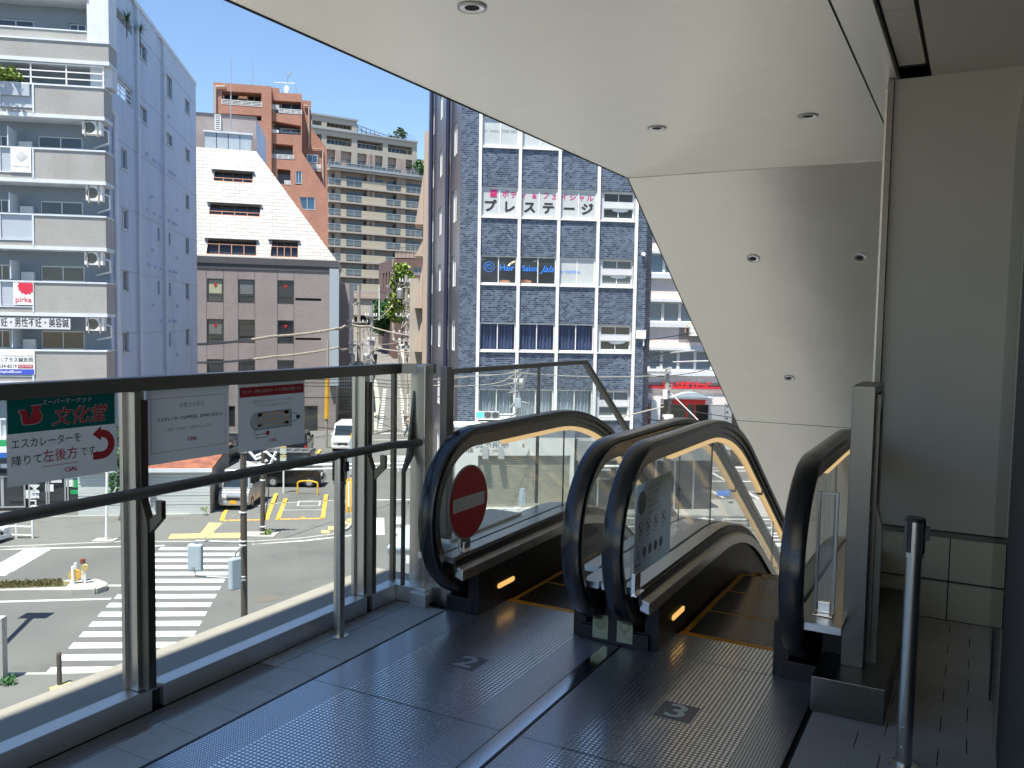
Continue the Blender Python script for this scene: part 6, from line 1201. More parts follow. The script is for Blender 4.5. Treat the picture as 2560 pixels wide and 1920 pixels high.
p = G(880, 1150); dd = 52; c0, c1 = PD(873, 1160, dd), PD(888, 1085, dd); t = thing('ticket_pillar', 'pale blue parking sign pillar with yellow top by the white van', 'sign', Vector((c0.x, c0.y, GZ))); f_ = Fr(Vector((c0.x, c0.y, GZ)), HR); m = f_.mb(); hh = c1.z-GZ; m.box(0, .42, .1, hh-.3, -.2, 0); m.build('panel', MT['boxblue'], t); m = f_.mb(); m.box(.08, .3, hh-.298, hh, -.2, 0); m.build('top', MT['yellowpaint'], t)
p = G(709, 1233); dd = (p-ORG).dot(HF); t = thing('parking_sign', 'slim post with two stacked yellow and white notices in the parking area', 'sign', p); top = PD(709, 1115, dd); m = MB(); m.tube([p, top], .05, 6); m.build('pole', MT['whitepipe'], t); f_ = Fr(Vector((p.x, p.y, 0)), HR); m = f_.mb()
for a, b in ((1115, 1134), (1137, 1152)): m.box(-.17, .17, PD(709, b, dd).z, PD(709, a, dd).z, .06, .09)
m.split('notice', MT['boardwhite'], t); m = f_.mb(); za = PD(709, 1120, dd).z; m.box(-.17, .17, za, za+.12, .091, .095); za = PD(709, 1142, dd).z; m.box(-.17, .17, za, za+.12, .091, .095); m.build('notice_stripe', MT['tactile'], t)
t = thing('white_barrier_board', 'long white board barrier across the side street mouth', 'barrier', G(962, 1172)); f_ = Fr(G(962, 1172), HR); w_ = f_.at(1030, 1172)[0]; m = f_.mb(); m.box(0, w_, .2, .85, -.1, 0); m.build('board', MT['white'], t); m = f_.mb(); m.box(.1, .2, 0, .2, -.3, .2); m.box(w_-.2, w_-.1, 0, .2, -.3, .2); m.build('foot', MT['galv'], t); text('通行注意', .22, MT['clinicblue'], t, f_, w_*.68, .4, .006)
# white sign beside the lane
p = HG(1020, 1050); t = thing('lane_sign', 'narrow white vertical sign with dark characters right of the lane', 'sign', p); c = PD(1023, 1015, 76); f_ = Fr(c, HR); m = f_.mb(); hh = PD(1023, 986, 76).z-c.z; m.box(-.2, .2, -hh, hh, -.1, 0); m.build('panel', MT['white'], t)
for k, s_ in enumerate('横浜整骨院'): text(s_, .32, MT['ink'], t, f_, 0, hh*(.8-.38*k), .006, bold=.01)
m = MB(); m.tube([c-Z3*hh, Vector((c.x, c.y, GZ))], .05, 6); m.build('pole', MT['galv'], t)
# retaining wall and fence left of the lane
m = MB(); a, b = HG(900, 1010), HG(940, 940); a, b = gp(884, 80), gp(931, 120); m.hull([a-HR*3, a, a+HF*.5, a-HR*3+HF*.5, a-HR*3+Z3*3.2, a+Z3*3.2, a+HF*.5+Z3*3.2, a-HR*3+HF*.5+Z3*3.2]); m.hull([a+HF*.5, a+HF*.5+HR*.3, b+HR*.3, b, a+HF*.5+Z3*3.2, a+HF*.5+HR*.3+Z3*3.2, b+HR*.3+Z3*7.2, b+Z3*7.2]); tag(m.build('retaining_wall', MT['stonewall']), 'stone retaining wall climbing along the left of the lane', 'wall')
t = thing('wall_fence', 'pale metal fence on top of the retaining wall', 'fence', a+Z3*3.2); f_ = Fr(a-HR*3+Z3*3.2+HF*.2, HR); rails(f_, (0, .1, 3, 1.3), 0, 3, MT['whitepipe'], t, nv=14, name='railing')
m = MB(); a, b = gp(1019, 84), gp(992, 126); m.hull([a, a+HR*5, b+HR*8, b, a+Z3*3.5, a+HR*5+Z3*3.5, b+HR*8+Z3*8.2, b+Z3*8.2]); tag(m.build('garden_wall', MT['shadewall']), 'pale garden wall climbing along the right of the lane', 'wall')
# trees
leafball('bamboo_tree', 'bright yellow-green feathery tree at the right of the hill lane', PD(1005, 735, 108), 2.3, 3.4, 7000, MT['leaf_y'], .5, 'tree', 21, PD(1005, 860, 108), up=.6)
leafball('broadleaf_tree', 'glossy green broad-leaved tree where the hill lane bends', PD(957, 792, 122), 2.4, 2.2, 4500, MT['leaf_g'], .7, 'tree', 22, PD(957, 840, 122))
leafball('bright_shrub', 'bright green shrub low beside the tan building', PD(1050, 880, 80), 1.0, 2.0, 900, MT['leaf_y'], .3, 'shrub', 23, PD(1050, 960, 80))
leafball('hill_tree', 'dark green tree clump between the brown house and the blue block', PD(1040, 700, 125), 2.0, 3.2, 1200, MT['leaf_d'], .6, 'tree', 24, PD(1040, 800, 125))
# ---- poles
def upole(lab, px, ytop, ybot, d, r, mt='concpole', arms=(), trafo=(), grp='utility poles', gear=0, seed=1):
    a, b = PD(px, ytop, d), PD(px, ybot, d); t = thing('utility_pole', lab, 'utility pole', b, 0, grp); m = MB(); m.tube([b, a], r*1.15, 10, r2=r*.85); m.build('pole', MT[mt], t, smooth=True)
    f_ = Fr(Vector((a.x, a.y, 0)), HR)
    for y, wl, wr in arms:
        z = PD(px, y, d).z; m = f_.mb(); m.box(-wl, wr, z-.05, z+.05, r, r+.1)
        m.build('crossarm', MT['galv'], t); m = f_.mb()
        for x in (-wl+.05, -wl*.5, wr*.5, wr-.05):
            m.box(x-.05, x+.05, z+.05, z+.25, r, r+.1)
        m.split('insulator', MT['white'], t)
    for y, x in trafo: z = PD(px, y, d).z; m = MB(); m.lathe(f_.p(x, z-.5, .1), [(.28, 0), (.3, .1), (.3, .8), (.15, .95)], 12); m.build('transformer', MT['galv'], t, smooth=True)
    if gear:
        rg = random.Random(seed); m = MB()
        for k in range(gear):
            z = a.z-rg.uniform(.3, (a.z-b.z)*.6); x = rg.choice((-1, 1))*rg.uniform(.2, .7); p0 = f_.p(0, z, .15); p1 = f_.p(x, z+rg.uniform(-.5, .5), rg.uniform(0, .5)); p2 = f_.p(x*rg.uniform(.2, 1.3), z+rg.uniform(-1.1, .3), .2); m.tube([p0, p1, p2], rg.uniform(.02, .045), 5)
        m.split('cable_loop', MT['cable_l' if len(grp or '') else 'galv'], t, smooth=True)
    return t
upole('grey utility pole with two transformers just left of the lane', 897, 713, 985, 80, .17, arms=((806, 1.0, .9), (862, .9, .9)), trafo=((895, -.6), (895, .75)), gear=12, seed=2)
upole('pale steel pole nearest the lane with clamps and cable coils', 929, 764, 1085, 72, .17, 'galv', arms=((790, .5, .5), (850, .3, .3)), gear=14, seed=3)
upole('tall utility pole on the right of the lane carrying tangled cables', 1016, 688, 1040, 78, .19, arms=((704, .6, .6), (790, .9, .6), (832, 1.1, .9), (852, 1.1, .9), (872, .8, .8)), trafo=((733, -.55),), gear=34, seed=4)
upole('second tall utility pole at the right of the lane next to the tan building', 1036, 700, 1050, 74, .14, arms=((745, .5, .7), (795, .6, .7), (835, .7, .7)), gear=22, seed=5)
upole('far utility pole with sagging wires in front of the brown house', 983, 648, 850, 112, .16, arms=((718, .8, .8), (745, .8, .8)), gear=14, seed=6)
upole('thin pale pole at the upper left corner of the lane', 948, 712, 800, 118, .08, 'whitepipe')
p = G(1300, 1282); dd = (p-ORG).dot(HF)
tp = upole('galvanised signal pole with wires in front of the blue office block', 1295, 915, 1282, dd, .14, 'galv', arms=((922, .25, .2), (958, .2, .25)), gear=12, seed=7, grp=None)
m = MB(); f_ = Fr(PD(1295, 1000, dd), HR); m = f_.mb(); m.box(-.18, .14, -.35, .1, .14, .35); m.build('control_box', MT['boxblue'], tp); m = f_.mb(); m.box(.12, .46, -5.3, -4.4, -.2, .2); cb = tag(m.build('control_cabinet', MT['boxblue'], bevel=.02), 'pale blue street cabinet beside the signal pole under the shutters', 'cabinet')
m = MB(); 
for y in (1036, 1042): m.tube([PD(1292, y, dd), PD(1248, y, dd)], .035, 6)
m.build('signal_arm', MT['whitepipe'], tp)
# traffic light
q0, q1 = PD(1190, 1046, dd), PD(1249, 1028, dd); f_ = Fr(Vector((q0.x, q0.y, q0.z)), HR); w_, h_ = (q1-q0).dot(HR), q1.z-q0.z
t = thing('traffic_light', 'horizontal traffic light with its green lens lit above the left escalator handrail', 'traffic light', q0); m = f_.mb(); m.box(0, w_, 0, h_, -.12, .12); m.build('housing', MT['galv'], t, bevel=.05)
mat('greenlit', (.05, .8, .5), .4, emit=(.05, 1, .6), es=1.2); mat('lensdark', (.09, .09, .1), .3)
for k, mm in enumerate(('greenlit', 'lensdark', 'lensdark')): m = f_.mb(); disc(m, w_*(.18+.32*k), h_*.5, h_*.42, .125, 24); m.build('lens', MT[mm], t)
def backlight(lab, px0, y0, px1, y1, d):
    a, b = PD(px0, y1, d), PD(px1, y0, d); f_ = Fr(a, HR); t = thing('traffic_light', lab, 'traffic light', a); m = f_.mb(); m.box(0, (b-a).dot(HR), 0, b.z-a.z, -.1, .1); m.build('housing', MT['galv'], t, bevel=.04)
    m = f_.mb(); W_ = (b-a).dot(HR); H_ = b.z-a.z
    for k in range(3): disc(m, *((W_*(.18+.32*k), H_*.5) if W_ > H_ else (W_*.5, H_*(.18+.32*k))), min(W_, H_)*.36, .103, 20)
    m.build('lens_back', MT['lensdark'], t); return t
t_ = backlight('grey back of a traffic light seen through the middle escalator glass', 1481, 1172, 1527, 1198, 30); m = MB(); m.tube([PD(1470, 1166, 30), PD(1560, 1166, 30)], .05, 6); m.tube([PD(1523, 1166, 30), PD(1523, 1174, 30)], .03, 6); m.split('arm', MT['whitepipe'], t_)
p7 = PD(1668, 1045, 38)
tp = upole('brown and grey utility pole in front of the red-lettered shop', 1668, 920, 1240, 38, .13, 'concpole', arms=((931, .9, .15),), gear=6, seed=8, grp=None)
m = MB(); m.tube([PD(1668, 996, 38), PD(1668, 1200, 38)], .16, 10); m.build('sheath', MT['brownpole'], tp); f_ = Fr(PD(1662, 985, 38), HR); m = f_.mb(); m.box(-.13, .05, -.2, .2, .2, .35); m.build('control_box', MT['white'], tp); m = f_.mb(); m.box(-.1, .35, -1.1, -.9, .15, .3); m.split('clamp', MT['whitepipe'], tp)
t = backlight('vertical pedestrian signal at the shop corner by the canopy edge', 1811, 1007, 1822, 1054, 44)
# near brown poles with controllers
p = gp(608, 24); t = thing('signal_pole', 'thick brown steel pole with two pale control boxes standing before the crosswalk', 'pole', p); m = MB(); m.tube([p, PD(608, 1100, 24)], .098, 12, r2=.09); m.build('pole', MT['brownpole'], t, smooth=True)
m = MB()
for y in (1130, 1352, 1362, 1440, 1448, 1280): a = PD(608, y, 24); m.lathe(a, [(.11, -.02), (.115, 0), (.11, .02)], 12)
m.split('clamp', MT['whitepipe'], t)
m = MB(); m.tube([PD(608, 1356, 24), PD(489, 1352, 23.6), PD(487, 1360, 23.6)], .03, 6); m.tube([PD(600, 1446, 24), PD(489, 1440, 23.6), PD(487, 1428, 23.6)], .03, 6); m.tube([PD(610, 1362, 24), PD(590, 1380, 23.4), PD(587, 1392, 23.4)], .03, 6); m.tube([PD(610, 1446, 24), PD(592, 1466, 23.4)], .03, 6); m.split('arm', MT['galv'], t, smooth=True)
f_ = Fr(PD(488, 1394, 23.6), HR); m = f_.mb(); m.box(-.2, .21, -.38, .39, -.1, .1); m.build('control_box', MT['boxblue'], t, bevel=.05); m = f_.mb(); m.box(-.07, .03, -.33, -.24, .1, .105); m.build('label', MT['greyprint'], t)
f_ = Fr(PD(587, 1434, 23.4), hd(40)); m = f_.mb(); m.box(-.17, .17, -.45, .45, -.1, .1); m.build('control_box', MT['boxblue'], t, bevel=.05)
tubeobj('guy_wire', 'thin wire running from the crosswalk control box up to the second brown pole', 'wire', [PD(505, 1350, 23.6), PD(600, 1278, 24)], .012, MT['cable_l'], n=5)
m = MB()
for y in (1165, 1175): m.tube([PD(612, y, 24), PD(1034, y-6, 25)], .035, 8)
m.build('long_arm', MT['whitepipe'], t, smooth=True)
for x, y in ((975, 1158), (996, 1168)): m = MB(); m.tube([PD(x, y-10, 24.9), PD(x, y+10, 24.9)], .03, 6); m.build('arm_clip', MT['whitepipe'], t)
p = G(656, 1343)+Z3*.1; dd = (p-ORG).dot(HF); t = thing('street_pole', 'slimmer brown pole on the far pavement with white brackets and cables', 'pole', p); m = MB(); m.tube([p, PD(658, 1130, dd)], .1, 10); m.build('pole', MT['brownpole'], t, smooth=True); m = MB()
for y in (1160, 1200, 1316, 1330): a = PD(657, y, dd); m.lathe(a, [(.11, -.03), (.12, 0), (.11, .03)], 10)
for q in ((620, 1125, 640, 1148, 660, 1140), (600, 1150, 640, 1165, 668, 1150), (690, 1130, 676, 1160, 662, 1165), (640, 1140, 665, 1130, 690, 1150)): m.tube([PD(q[0], q[1], dd), PD(q[2], q[3], dd), PD(q[4], q[5], dd)], .06, 6)
m.split('bracket', MT['whitepipe'], t); m = MB(); m.tube([PD(664, 1180, dd), PD(672, 1230, dd), PD(662, 1300, dd)], .025, 6); m.build('cable', MT['cable'], t)
m = MB(); m.hull([p+HR*x+HF*y+Z3*z for z in (-.05, .03) for x, y in ((-.8, -.4), (.6, -.4), (.6, .5), (-.8, .5))]); m.build('footing', MT['kerb'], t)
p = G(266, 1357)+Z3*.1; dd = (p-ORG).dot(HF); t = thing('white_pole', 'slim white pole on the far pavement in front of the convenience store', 'pole', p); m = MB(); m.tube([p, PD(268, 1150, dd)], .055, 8); m.build('pole', MT['whitepipe'], t, smooth=True); m = MB(); m.hull([p+HR*x+HF*y+Z3*z for z in (-.02, .04) for x, y in ((-.5, -.3), (.4, -.3), (.4, .3), (-.5, .3))]); m.build('footing', MT['kerb'], t)
# street lamp beyond the left edge whose shadow falls on the road
T_ = G(82, 1540); h = 6.2; c = Vector((T_.x, T_.y, GZ))+Vector((SH.x, SH.y, 0))*h; t = thing('street_lamp', 'street lamp whose shadow falls across the road at left', 'street lamp', c-HR*.6); B_ = G(12, 1610); c2 = Vector((B_.x, B_.y, GZ))+Vector((SH.x, SH.y, 0))*3.4
m = MB(); m.tube([c+Z3*h-HR*.0, c2+Z3*3.4, c2+Z3*3.4-HR*1.6-HF*1.0-Z3*.1, c2-HR*1.7-HF*1.0], .09, 8); m.build('pole', MT['galv'], t); m = MB(); m.hull([c+Z3*h+HR*x+HF*y+Z3*z for z in (0, .15) for x, y in ((-.35, -.25), (.5, -.2), (.5, .3), (-.35, .25))]); m.build('lamp_head', MT['galv'], t)
# wires
def wire(lab, pts, r=.02, mt='cable', sag=.0, twist=False):
    P = [PD(*p) for p in pts]; Q_ = []
    for a, b in zip(P, P[1:]):
        for k in range(12): f = k/12; Q_.append(a.lerp(b, f)-Z3*sag*4*f*(1-f))
    Q_.append(P[-1]); b = MB()
    if twist:
        for ph in (0, math.pi): b.tube([q+(Z3*math.cos(i*1.3+ph)+HF*math.sin(i*1.3+ph))*r for i, q in enumerate([Q_[int(k/6)].lerp(Q_[min(int(k/6)+1, len(Q_)-1)], (k % 6)/6) for k in range(len(Q_)*6-5)])], r*.8, 5)
    else: b.tube(Q_, r, 5)
    tag(b.build('overhead_wire', MT[mt], smooth=True), lab, 'wire', 'overhead wires')
wire('thick twisted cable sloping up across the mauve block, upper one', [(494, 861, 62), (680, 841, 66), (840, 822, 71), (862, 815, 74), (880, 812, 78), (925, 815, 74)], .07, 'cable_l', .1, True)
wire('thick twisted cable sloping up across the mauve block, lower one', [(494, 907, 60), (680, 892, 65), (845, 869, 71), (862, 874, 74), (890, 862, 78)], .06, 'cable_l', .1, True)
wire('pale cable from the steel pole toward the blue block, upper one', [(925, 816, 72), (1060, 842, 70)], .05, 'cable_l', .15); wire('pale cable from the steel pole toward the blue block, lower one', [(925, 866, 72), (1062, 880, 70)], .05, 'cable_l', .15)
for i, (y0, y1) in enumerate(((945, 948), (954, 957), (962, 965), (991, 990))): wire(['first', 'second', 'third', 'lowest'][i]+' dark wire across the lane just behind the railing glass', [(600, y0-8, 34), (910, y0, 42), (1110, y1, 44)], .018, 'cable', .12)
for i, (a, b, c_, d) in enumerate(((1020, 947, 1210, 936), (1070, 962, 1240, 958), (1110, 939, 1294, 930), (1230, 964, 1294, 950), (1300, 932, 1620, 940))): wire(['lowest wire left of', 'middle wire left of', 'highest wire left of', 'short service wire at', 'wire running right from'][i]+' the galvanised signal pole', [(a, b, 39), (c_, d, 40), (1295 if i != 4 else 1662, 926 if i < 4 else 930, 41)], .016, 'cable_l', .1)
wire('white wire over the pink offices, lowest', [(1622, 941, 50), (1765, 925, 42), (1900, 918, 38)], .02, 'cable', .1); wire('white wire across the pink offices ribbon window', [(1622, 907, 50), (1780, 902, 45)], .04, 'posterwhite'); wire('slanting white wire across the pink offices ribbon window', [(1622, 887, 50), (1736, 876, 45)], .04, 'posterwhite'); wire('dark wire crossing the pink office wall', [(1622, 850, 50), (1735, 832, 44)], .02, 'cable')
wire('pale cable from the blue block corner to the brown and grey pole', [(1540, 1046, 38), (1620, 1026, 38), (1663, 1016, 38)], .03, 'cable_l'); wire('pale guy wire sloping down right of the brown and grey pole', [(1672, 978, 38), (1745, 1050, 37)], .02, 'posterwhite'); wire('dark wire running right from the brown and grey pole', [(1672, 1020, 38), (1838, 1045, 38), (1990, 1052, 38)], .02, 'cable'); wire('black cable loop near the blue block corner', [(1612, 1032, 37), (1630, 1050, 37), (1655, 1052, 37.5), (1663, 1030, 38)], .03, 'cable')
wire('long thin wire crossing low over the parking bays to the white van', [(755, 1063, 50), (880, 1078, 55)], .025); wire('wire from the lane sign down across the lane', [(905, 1165, 30), (1000, 1140, 44)], .012, 'cable_l')
for i, q in enumerate(((948, 728, 983, 715), (948, 716, 983, 745), (900, 757, 948, 748), (983, 700, 1016, 705), (929, 840, 1016, 800), (940, 860, 1036, 835), (905, 830, 983, 745), (929, 800, 983, 760), (983, 655, 1016, 790), (983, 660, 1005, 830))): wire(['first', 'second', 'third', 'fourth', 'fifth', 'sixth', 'seventh', 'eighth', 'ninth', 'tenth'][i]+' sagging wire strung between the hill lane poles', [(q[0], q[1], 78), (q[2], q[3], 82)], .03, 'cable_l' if i % 2 else 'cable', .35)
# ================================================================ VEHICLES
def vehicle(name, lab, cat, pos, head, Ls, Wd, Ht, hood, mt, kind='van', plate='white', rack=False):
    th = math.atan2(head.y, head.x); t = thing(name, lab, cat, (pos.x, pos.y, pos.z), th); M_ = Matrix.Translation(pos) @ Matrix.Rotation(th, 4, 'Z')
    def mb(): m = MB(); m.M = M_; return m
    L2, W2 = Ls/2, Wd/2; gc = .22; belt = Ht*(.52 if kind == 'van' else .58)
    hz_ = Ht*(.50 if kind == 'van' else .56); xf = L2-hood
    low = [(-L2, gc+.1), (-L2+.05, gc), (L2-.08, gc), (L2, gc+.12), (L2-.02, hz_*.75), (L2-.1, hz_*.93), (xf, belt), (-L2+.03, belt)]
    m = mb(); n = len(low); R = [m.av([(x*(.985 if abs(s) > .9 else 1), s*W2, z) for x, z in low]) for s in (-1, -.92, .92, 1)]
    for q0, q1 in zip(R, R[1:]):
        for k in range(n): m.f.append((q0+k, q0+(k+1) % n, q1+(k+1) % n, q1+k))
    m.f.append(tuple(R[0]+k for k in range(n))); m.f.append(tuple(R[-1]+k for k in range(n))[::-1]); m.build('body', mt, t, bevel=.03 if kind == 'van' else .1)
    rf_, rb = (xf-(.35 if kind == 'van' else .75)), (-L2+.12 if kind == 'van' else -L2+.45); tw = W2*.84
    lo_, hi_ = [(-L2+.04, -W2+.03), (xf-.02, -W2+.03), (xf-.02, W2-.03), (-L2+.04, W2-.03)], [(rb, -tw), (rf_, -tw), (rf_, tw), (rb, tw)]
    m = mb(); m.hull([(x, y, belt-.01) for x, y in lo_]+[(x, y, Ht) for x, y in hi_]); m.build('cabin', mt, t, bevel=.04 if kind == 'van' else .08)
    def lerp3(a, b, f): return tuple(a[i]+(b[i]-a[i])*f for i in range(3))
    def pane(c4, off, nm='window'):
        c = Vector([sum(p[i] for p in c4)/4 for i in range(3)]); nn = (Vector(c4[1])-Vector(c4[0])).cross(Vector(c4[3])-Vector(c4[0])).normalized()
        if nn.dot(c-Vector((0, 0, belt*.9))) < 0: nn = -nn
        m = mb(); m.face([Vector(p)+nn*off for p in c4]); m.build(nm, MT['carglass'], t)
    def side(a, b, s):
        l = lambda f, h: Vector((lo_[0][0]+(lo_[1][0]-lo_[0][0])*f, s*(W2-.03), belt)).lerp(Vector((rb+(rf_-rb)*f, s*tw, Ht)), h)
        pane([l(a, .12), l(b, .12), l(b, .82), l(a, .82)], .012, 'side_window')
    for s in (-1, 1): side(.06, .34, s); side(.37, .64, s); side(.67, .93, s)
    for nm, xb_, xt in (('windscreen', xf-.02, rf_), ('rear_window', -L2+.04, rb)):
        l = lambda y, h: Vector((xb_, y*(W2-.03), belt)).lerp(Vector((xt, y*tw, Ht)), h)
        pane([l(-.86, .1), l(.86, .1), l(.84, .86), l(-.84, .86)], .012, nm)
    for x in (-L2+Ls*.2, L2-Ls*.2):
        for s in (-1, 1):
            m = mb(); N = 20; r_ = .29
            m.prism([(x+r_*math.cos(6.2832*k/N), s*(W2-.19), r_+r_*math.sin(6.2832*k/N)) for k in range(N)], Vector((0, 0, 0)), Vector((0, s*.2, 0))); w_ = m.build('wheel', MT['tyre'], t, bevel=.02)
            m = mb(); m.prism([(x+.17*math.cos(6.2832*k/N), s*(W2+.008), r_+.17*math.sin(6.2832*k/N)) for k in range(N)], Vector((0, 0, 0)), Vector((0, s*.006, 0))); m.build('rim', MT['alu'], w_)
    for s in (-1, 1):
        m = mb(); m.box(L2-.05, L2+.012, s*W2*.62-.14, s*W2*.62+.14, hz_*.62, hz_*.82); m.build('headlight', MT['lamp_clear'], t, bevel=.02)
        m = mb(); m.box(-L2-.012, -L2+.05, s*W2*.86-.08, s*W2*.86+.08, hz_*.6, hz_*1.15 if kind == 'van' else hz_*.9); m.build('tail_light', MT['lamp_red'], t)
        m = mb(); m.box(xf-.2, xf-.05, s*(W2+.02)-.07, s*(W2+.02)+.07, belt+.05, belt+.25); m.build('mirror', mt, t, bevel=.02)
    m = mb(); m.box(L2-.04, L2+.02, -W2*.42, W2*.42, hz_*.52, hz_*.66); m.build('grille', MT['black'], t); m = mb(); m.box(L2-.03, L2+.04, -W2*.9, W2*.9, gc+.02, gc+.2); m.box(-L2-.04, -L2+.03, -W2*.9, W2*.9, gc+.02, gc+.2); m.build('bumper', MT['carsilver'] if mt != MT['carwhite'] else mt, t, bevel=.02)
    m = mb(); m.box(L2+.041, L2+.05, -.17, .17, gc+.1, gc+.27); m.box(-L2-.05, -L2-.041, -.17, .17, gc+.25, gc+.42); m.build('number_plate', MT[plate], t)
    m = mb(); m.box(-L2*.4, -L2*.4+.01, W2+.001, W2+.004, gc+.1, belt); m.box(L2*.2, L2*.2+.01, W2+.001, W2+.004, gc+.1, belt); m.box(L2*.2, L2*.2+.01, -W2-.004, -W2-.001, gc+.1, belt); m.build('door_gap', MT['black'], t)
    if rack:
        m = mb()
        for k in range(6): x = rb+.1+(rf_-rb-.2)*k/5; m.box(x-.02, x+.02, -tw, tw, Ht+.05, Ht+.08)
        for s in (-1, 1): m.box(rb, rf_, s*tw-.02, s*tw+.02, Ht+.01, Ht+.09)
        m.build('roof_rack', MT['galv'], t)
    return t
def gd(px, d): return gp(px, d)
vehicle('minivan', 'silver boxy minivan facing the viewer in the parking bay with a yellow number plate', 'van', gp(606, 43.2)+Z3*.1, -HF+HR*.03, 3.4, 1.48, 1.9, .35, MT['carsilver'], plate='yellowpaint')
vehicle('minivan', 'black boxy minivan parked sideways behind the empty bay', 'van', gp(735, 48.8)+Z3*.02, HR+HF*.03, 3.4, 1.48, 1.95, .35, MT['carblack'], rack=True)
vehicle('suv', 'dark blue SUV seen from behind below the rightmost poster', 'car', gp(745, 61), HF*.97+HR*-.12, 4.3, 1.8, 1.65, 1.0, MT['carblack'], 'car')
vehicle('white_van', 'white van facing the viewer behind the railing post', 'van', gp(868, 64), -HF*1+HR*.05, 4.2, 1.7, 1.95, .6, MT['carwhite'])
vehicle('white_car', 'white hatchback cut by the left edge pointing right', 'car', gp(-128, 34.8), HR*.98-HF*.2, 4.0, 1.7, 1.5, 1.0, MT['carwhite'], 'car')
vehicle('parked_car', 'dark car between the shed and the silver minivan', 'car', gp(555, 57), HF, 4.0, 1.6, 1.6, .9, MT['carblack'], 'car')
vehicle('parked_car', 'dark car in the parking lot seen through the right escalator glass', 'car', gp(1880, 70), HR, 4.2, 1.7, 1.5, 1.0, MT['carblack'], 'car')
# silver box truck near the railing corner
p = gp(1012, 28.3); hd_ = (gp(1021, 29)-gp(972, 26.3)).normalized(); hd_ = HF*.995+HR*.1; f_ = Fr(gp(972, 26.3), HR-HF*.08); t = thing('box_truck', 'small silver box truck with red lettering low behind the railing corner', 'truck', p)
m = f_.mb(); m.box(0, 1.5, .6, 2.35, -3.0, 0); m.build('box_body', MT['carsilver'], t, bevel=.03); m = f_.mb(); m.box(.0, 1.5, 2.352, 2.42, -3.0, .05); m.build('roof', MT['boxblue'], t); text('LIVE', .2, MT['redprint'], t, f_, .95, 2.05, .012, bold=.02); m = f_.mb(); rf(m, .6, 1.92, 1.35, 2.18, .006); m.build('label', MT['white'], t)
m = f_.mb(); m.box(.1, 1.4, .35, .6, -4.4, -.1); m.build('chassis', MT['black'], t); m = f_.mb(); m.box(.08, 1.42, .45, 1.9, -4.5, -3.05); m.build('cab', MT['carwhite'], t, bevel=.05)
for x in (.05, 1.25):
    for z in (-.9, -4.0): m = f_.mb(); N = 16; m.prism([(x, .3+.3*math.sin(6.2832*k/N), z+.3*math.cos(6.2832*k/N)) for k in range(N)], Vector((0, 0, 0)), Vector((.2, 0, 0))); m.build('wheel', MT['tyre'], t)
# bicycles on the hill
p = HG(944, 858); t = thing('bicycle', 'bicycle leaning at the left side of the hill lane', 'bicycle', p); f_ = Fr(p, hd(70))
for x in (-.5, .5): m = f_.mb(); ring(m, x, .35, .34, .05, 0, 20); m.build('wheel', MT['tyre'], t)
m = MB(); m.tube([f_.p(-.5, .35), f_.p(-.2, .85), f_.p(.35, .85), f_.p(0, .35), f_.p(-.5, .35)], .03, 5); m.tube([f_.p(.5, .35), f_.p(.35, 1.0), f_.p(.25, 1.05)], .03, 5); m.build('frame', MT['galv'], t)
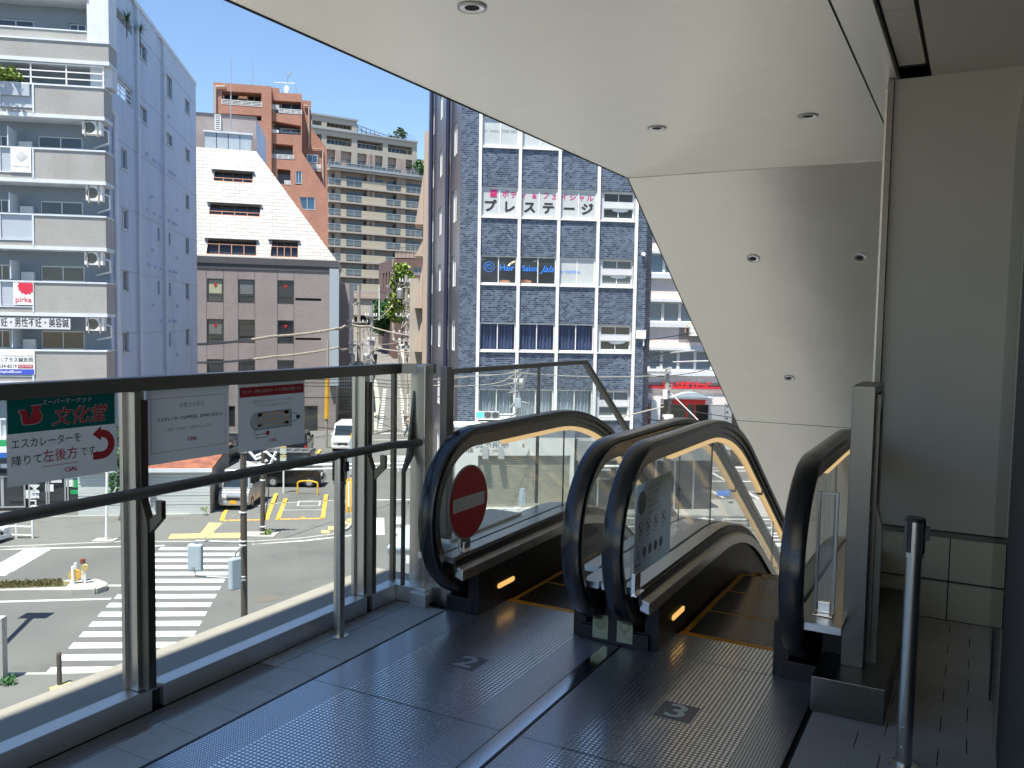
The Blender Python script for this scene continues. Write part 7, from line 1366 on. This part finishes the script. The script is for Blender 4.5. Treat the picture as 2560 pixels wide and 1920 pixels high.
# ================================================================ PEOPLE
mat('skin', (.5, .32, .22), .6); mat('cloth_navy', (.03, .045, .09), .8); mat('cloth_white', (.55, .55, .52), .8); mat('cloth_dark', (.02, .02, .025), .8); mat('cloth_red', (.3, .05, .06), .8); mat('hair', (.015, .012, .01), .6)
def person(lab, p, face, h, top, bot, stride=.25, arm=.2, bag=False):
    th = math.atan2(face.y, face.x); t = thing('person', lab, 'person', p, th); k = h/1.7
    V_ = [(0, 0, .95, .13), (0, .09, .92, .10), (stride*.5, .09, .5, .07), (stride, .09, .07, .05), (stride+.15, .09, .03, .04), (0, -.09, .92, .10), (-stride*.3, -.09, .5, .07), (-stride, -.09, .09, .05), (-stride+.14, -.09, .04, .04),
          (0, 0, 1.2, .14), (0, 0, 1.4, .13), (0, 0, 1.49, .06), (.02, 0, 1.6, .095), (.02, 0, 1.68, .085), (0, .19, 1.4, .06), (-arm*.6, .24, 1.12, .045), (-arm*.4+.1, .25, .88, .035), (-arm*.4+.16, .25, .80, .035), (0, -.19, 1.4, .06), (arm*.6, -.24, 1.12, .045), (arm*.9+.1, -.24, .9, .035), (arm*.9+.16, -.24, .83, .035)]
    E_ = [(0, 1), (1, 2), (2, 3), (3, 4), (0, 5), (5, 6), (6, 7), (7, 8), (0, 9), (9, 10), (10, 11), (11, 12), (12, 13), (10, 14), (14, 15), (15, 16), (16, 17), (10, 18), (18, 19), (19, 20), (20, 21)]
    def skin(name, idx, mt, grow=1.0, lv=2):
        mp = {v: i for i, v in enumerate(idx)}; me = bpy.data.meshes.new(name); me.from_pydata([(V_[i][0]*k, V_[i][1]*k, V_[i][2]*k) for i in idx], [(mp[a], mp[b]) for a, b in E_ if a in mp and b in mp], [])
        o = bpy.data.objects.new(name, me); C.objects.link(o); o.parent = t; me.materials.append(mt); WM[o.name] = wm(t).copy(); md = o.modifiers.new('skin', 'SKIN'); 
        for i, v in enumerate(idx): me.skin_vertices[0].data[i].radius = (V_[v][3]*k*grow, V_[v][3]*k*grow*(.75 if v in (9, 10) else 1))
        me.skin_vertices[0].data[0].use_root = True; s_ = o.modifiers.new('sub', 'SUBSURF'); s_.levels = 1; s_.render_levels = lv; return o
    skin('body', list(range(22)), MT['skin']); skin('shirt', [9, 10, 14, 15, 18, 19, 0], MT[top], 1.12); skin('trousers', [0, 1, 2, 3, 5, 6, 7], MT[bot], 1.12)
    b = MB(); b.M = wm(t); b.lathe((.0, 0, 1.63*k), [(.06, -.06), (.108, .0), (.10, .06), (.06, .105), (.01, .115)], 12); b.build('hair', MT['hair'], t, smooth=True)
    b = MB(); b.M = wm(t)
    for s in (-1, 1): b.box(.105*k, .112*k, s*.035*k-.01, s*.035*k+.01, 1.62*k, 1.632*k)
    b.build('eyes', MT['hair'], t)
    if bag: b = MB(); b.M = wm(t); b.box(-.26, -.12, -.14, .14, 1.0, 1.42); b.build('backpack', MT['cloth_dark'], t, bevel=.04)
person('person in a blue-grey jacket and dark trousers striding right over the crossing', gp(1022, 71), HR*-.8-HF*.5, 1.72, 'cloth_navy', 'cloth_navy', .38, .35)
person('person in dark red top walking beside the white lane sign', HG(1014, 1063), -HF, 1.65, 'cloth_red', 'cloth_dark', .1, .1)
person('person in pale top and black trousers standing far up the hill lane', HG(960, 863), -HF, 1.7, 'cloth_white', 'cloth_dark', .08, .08)
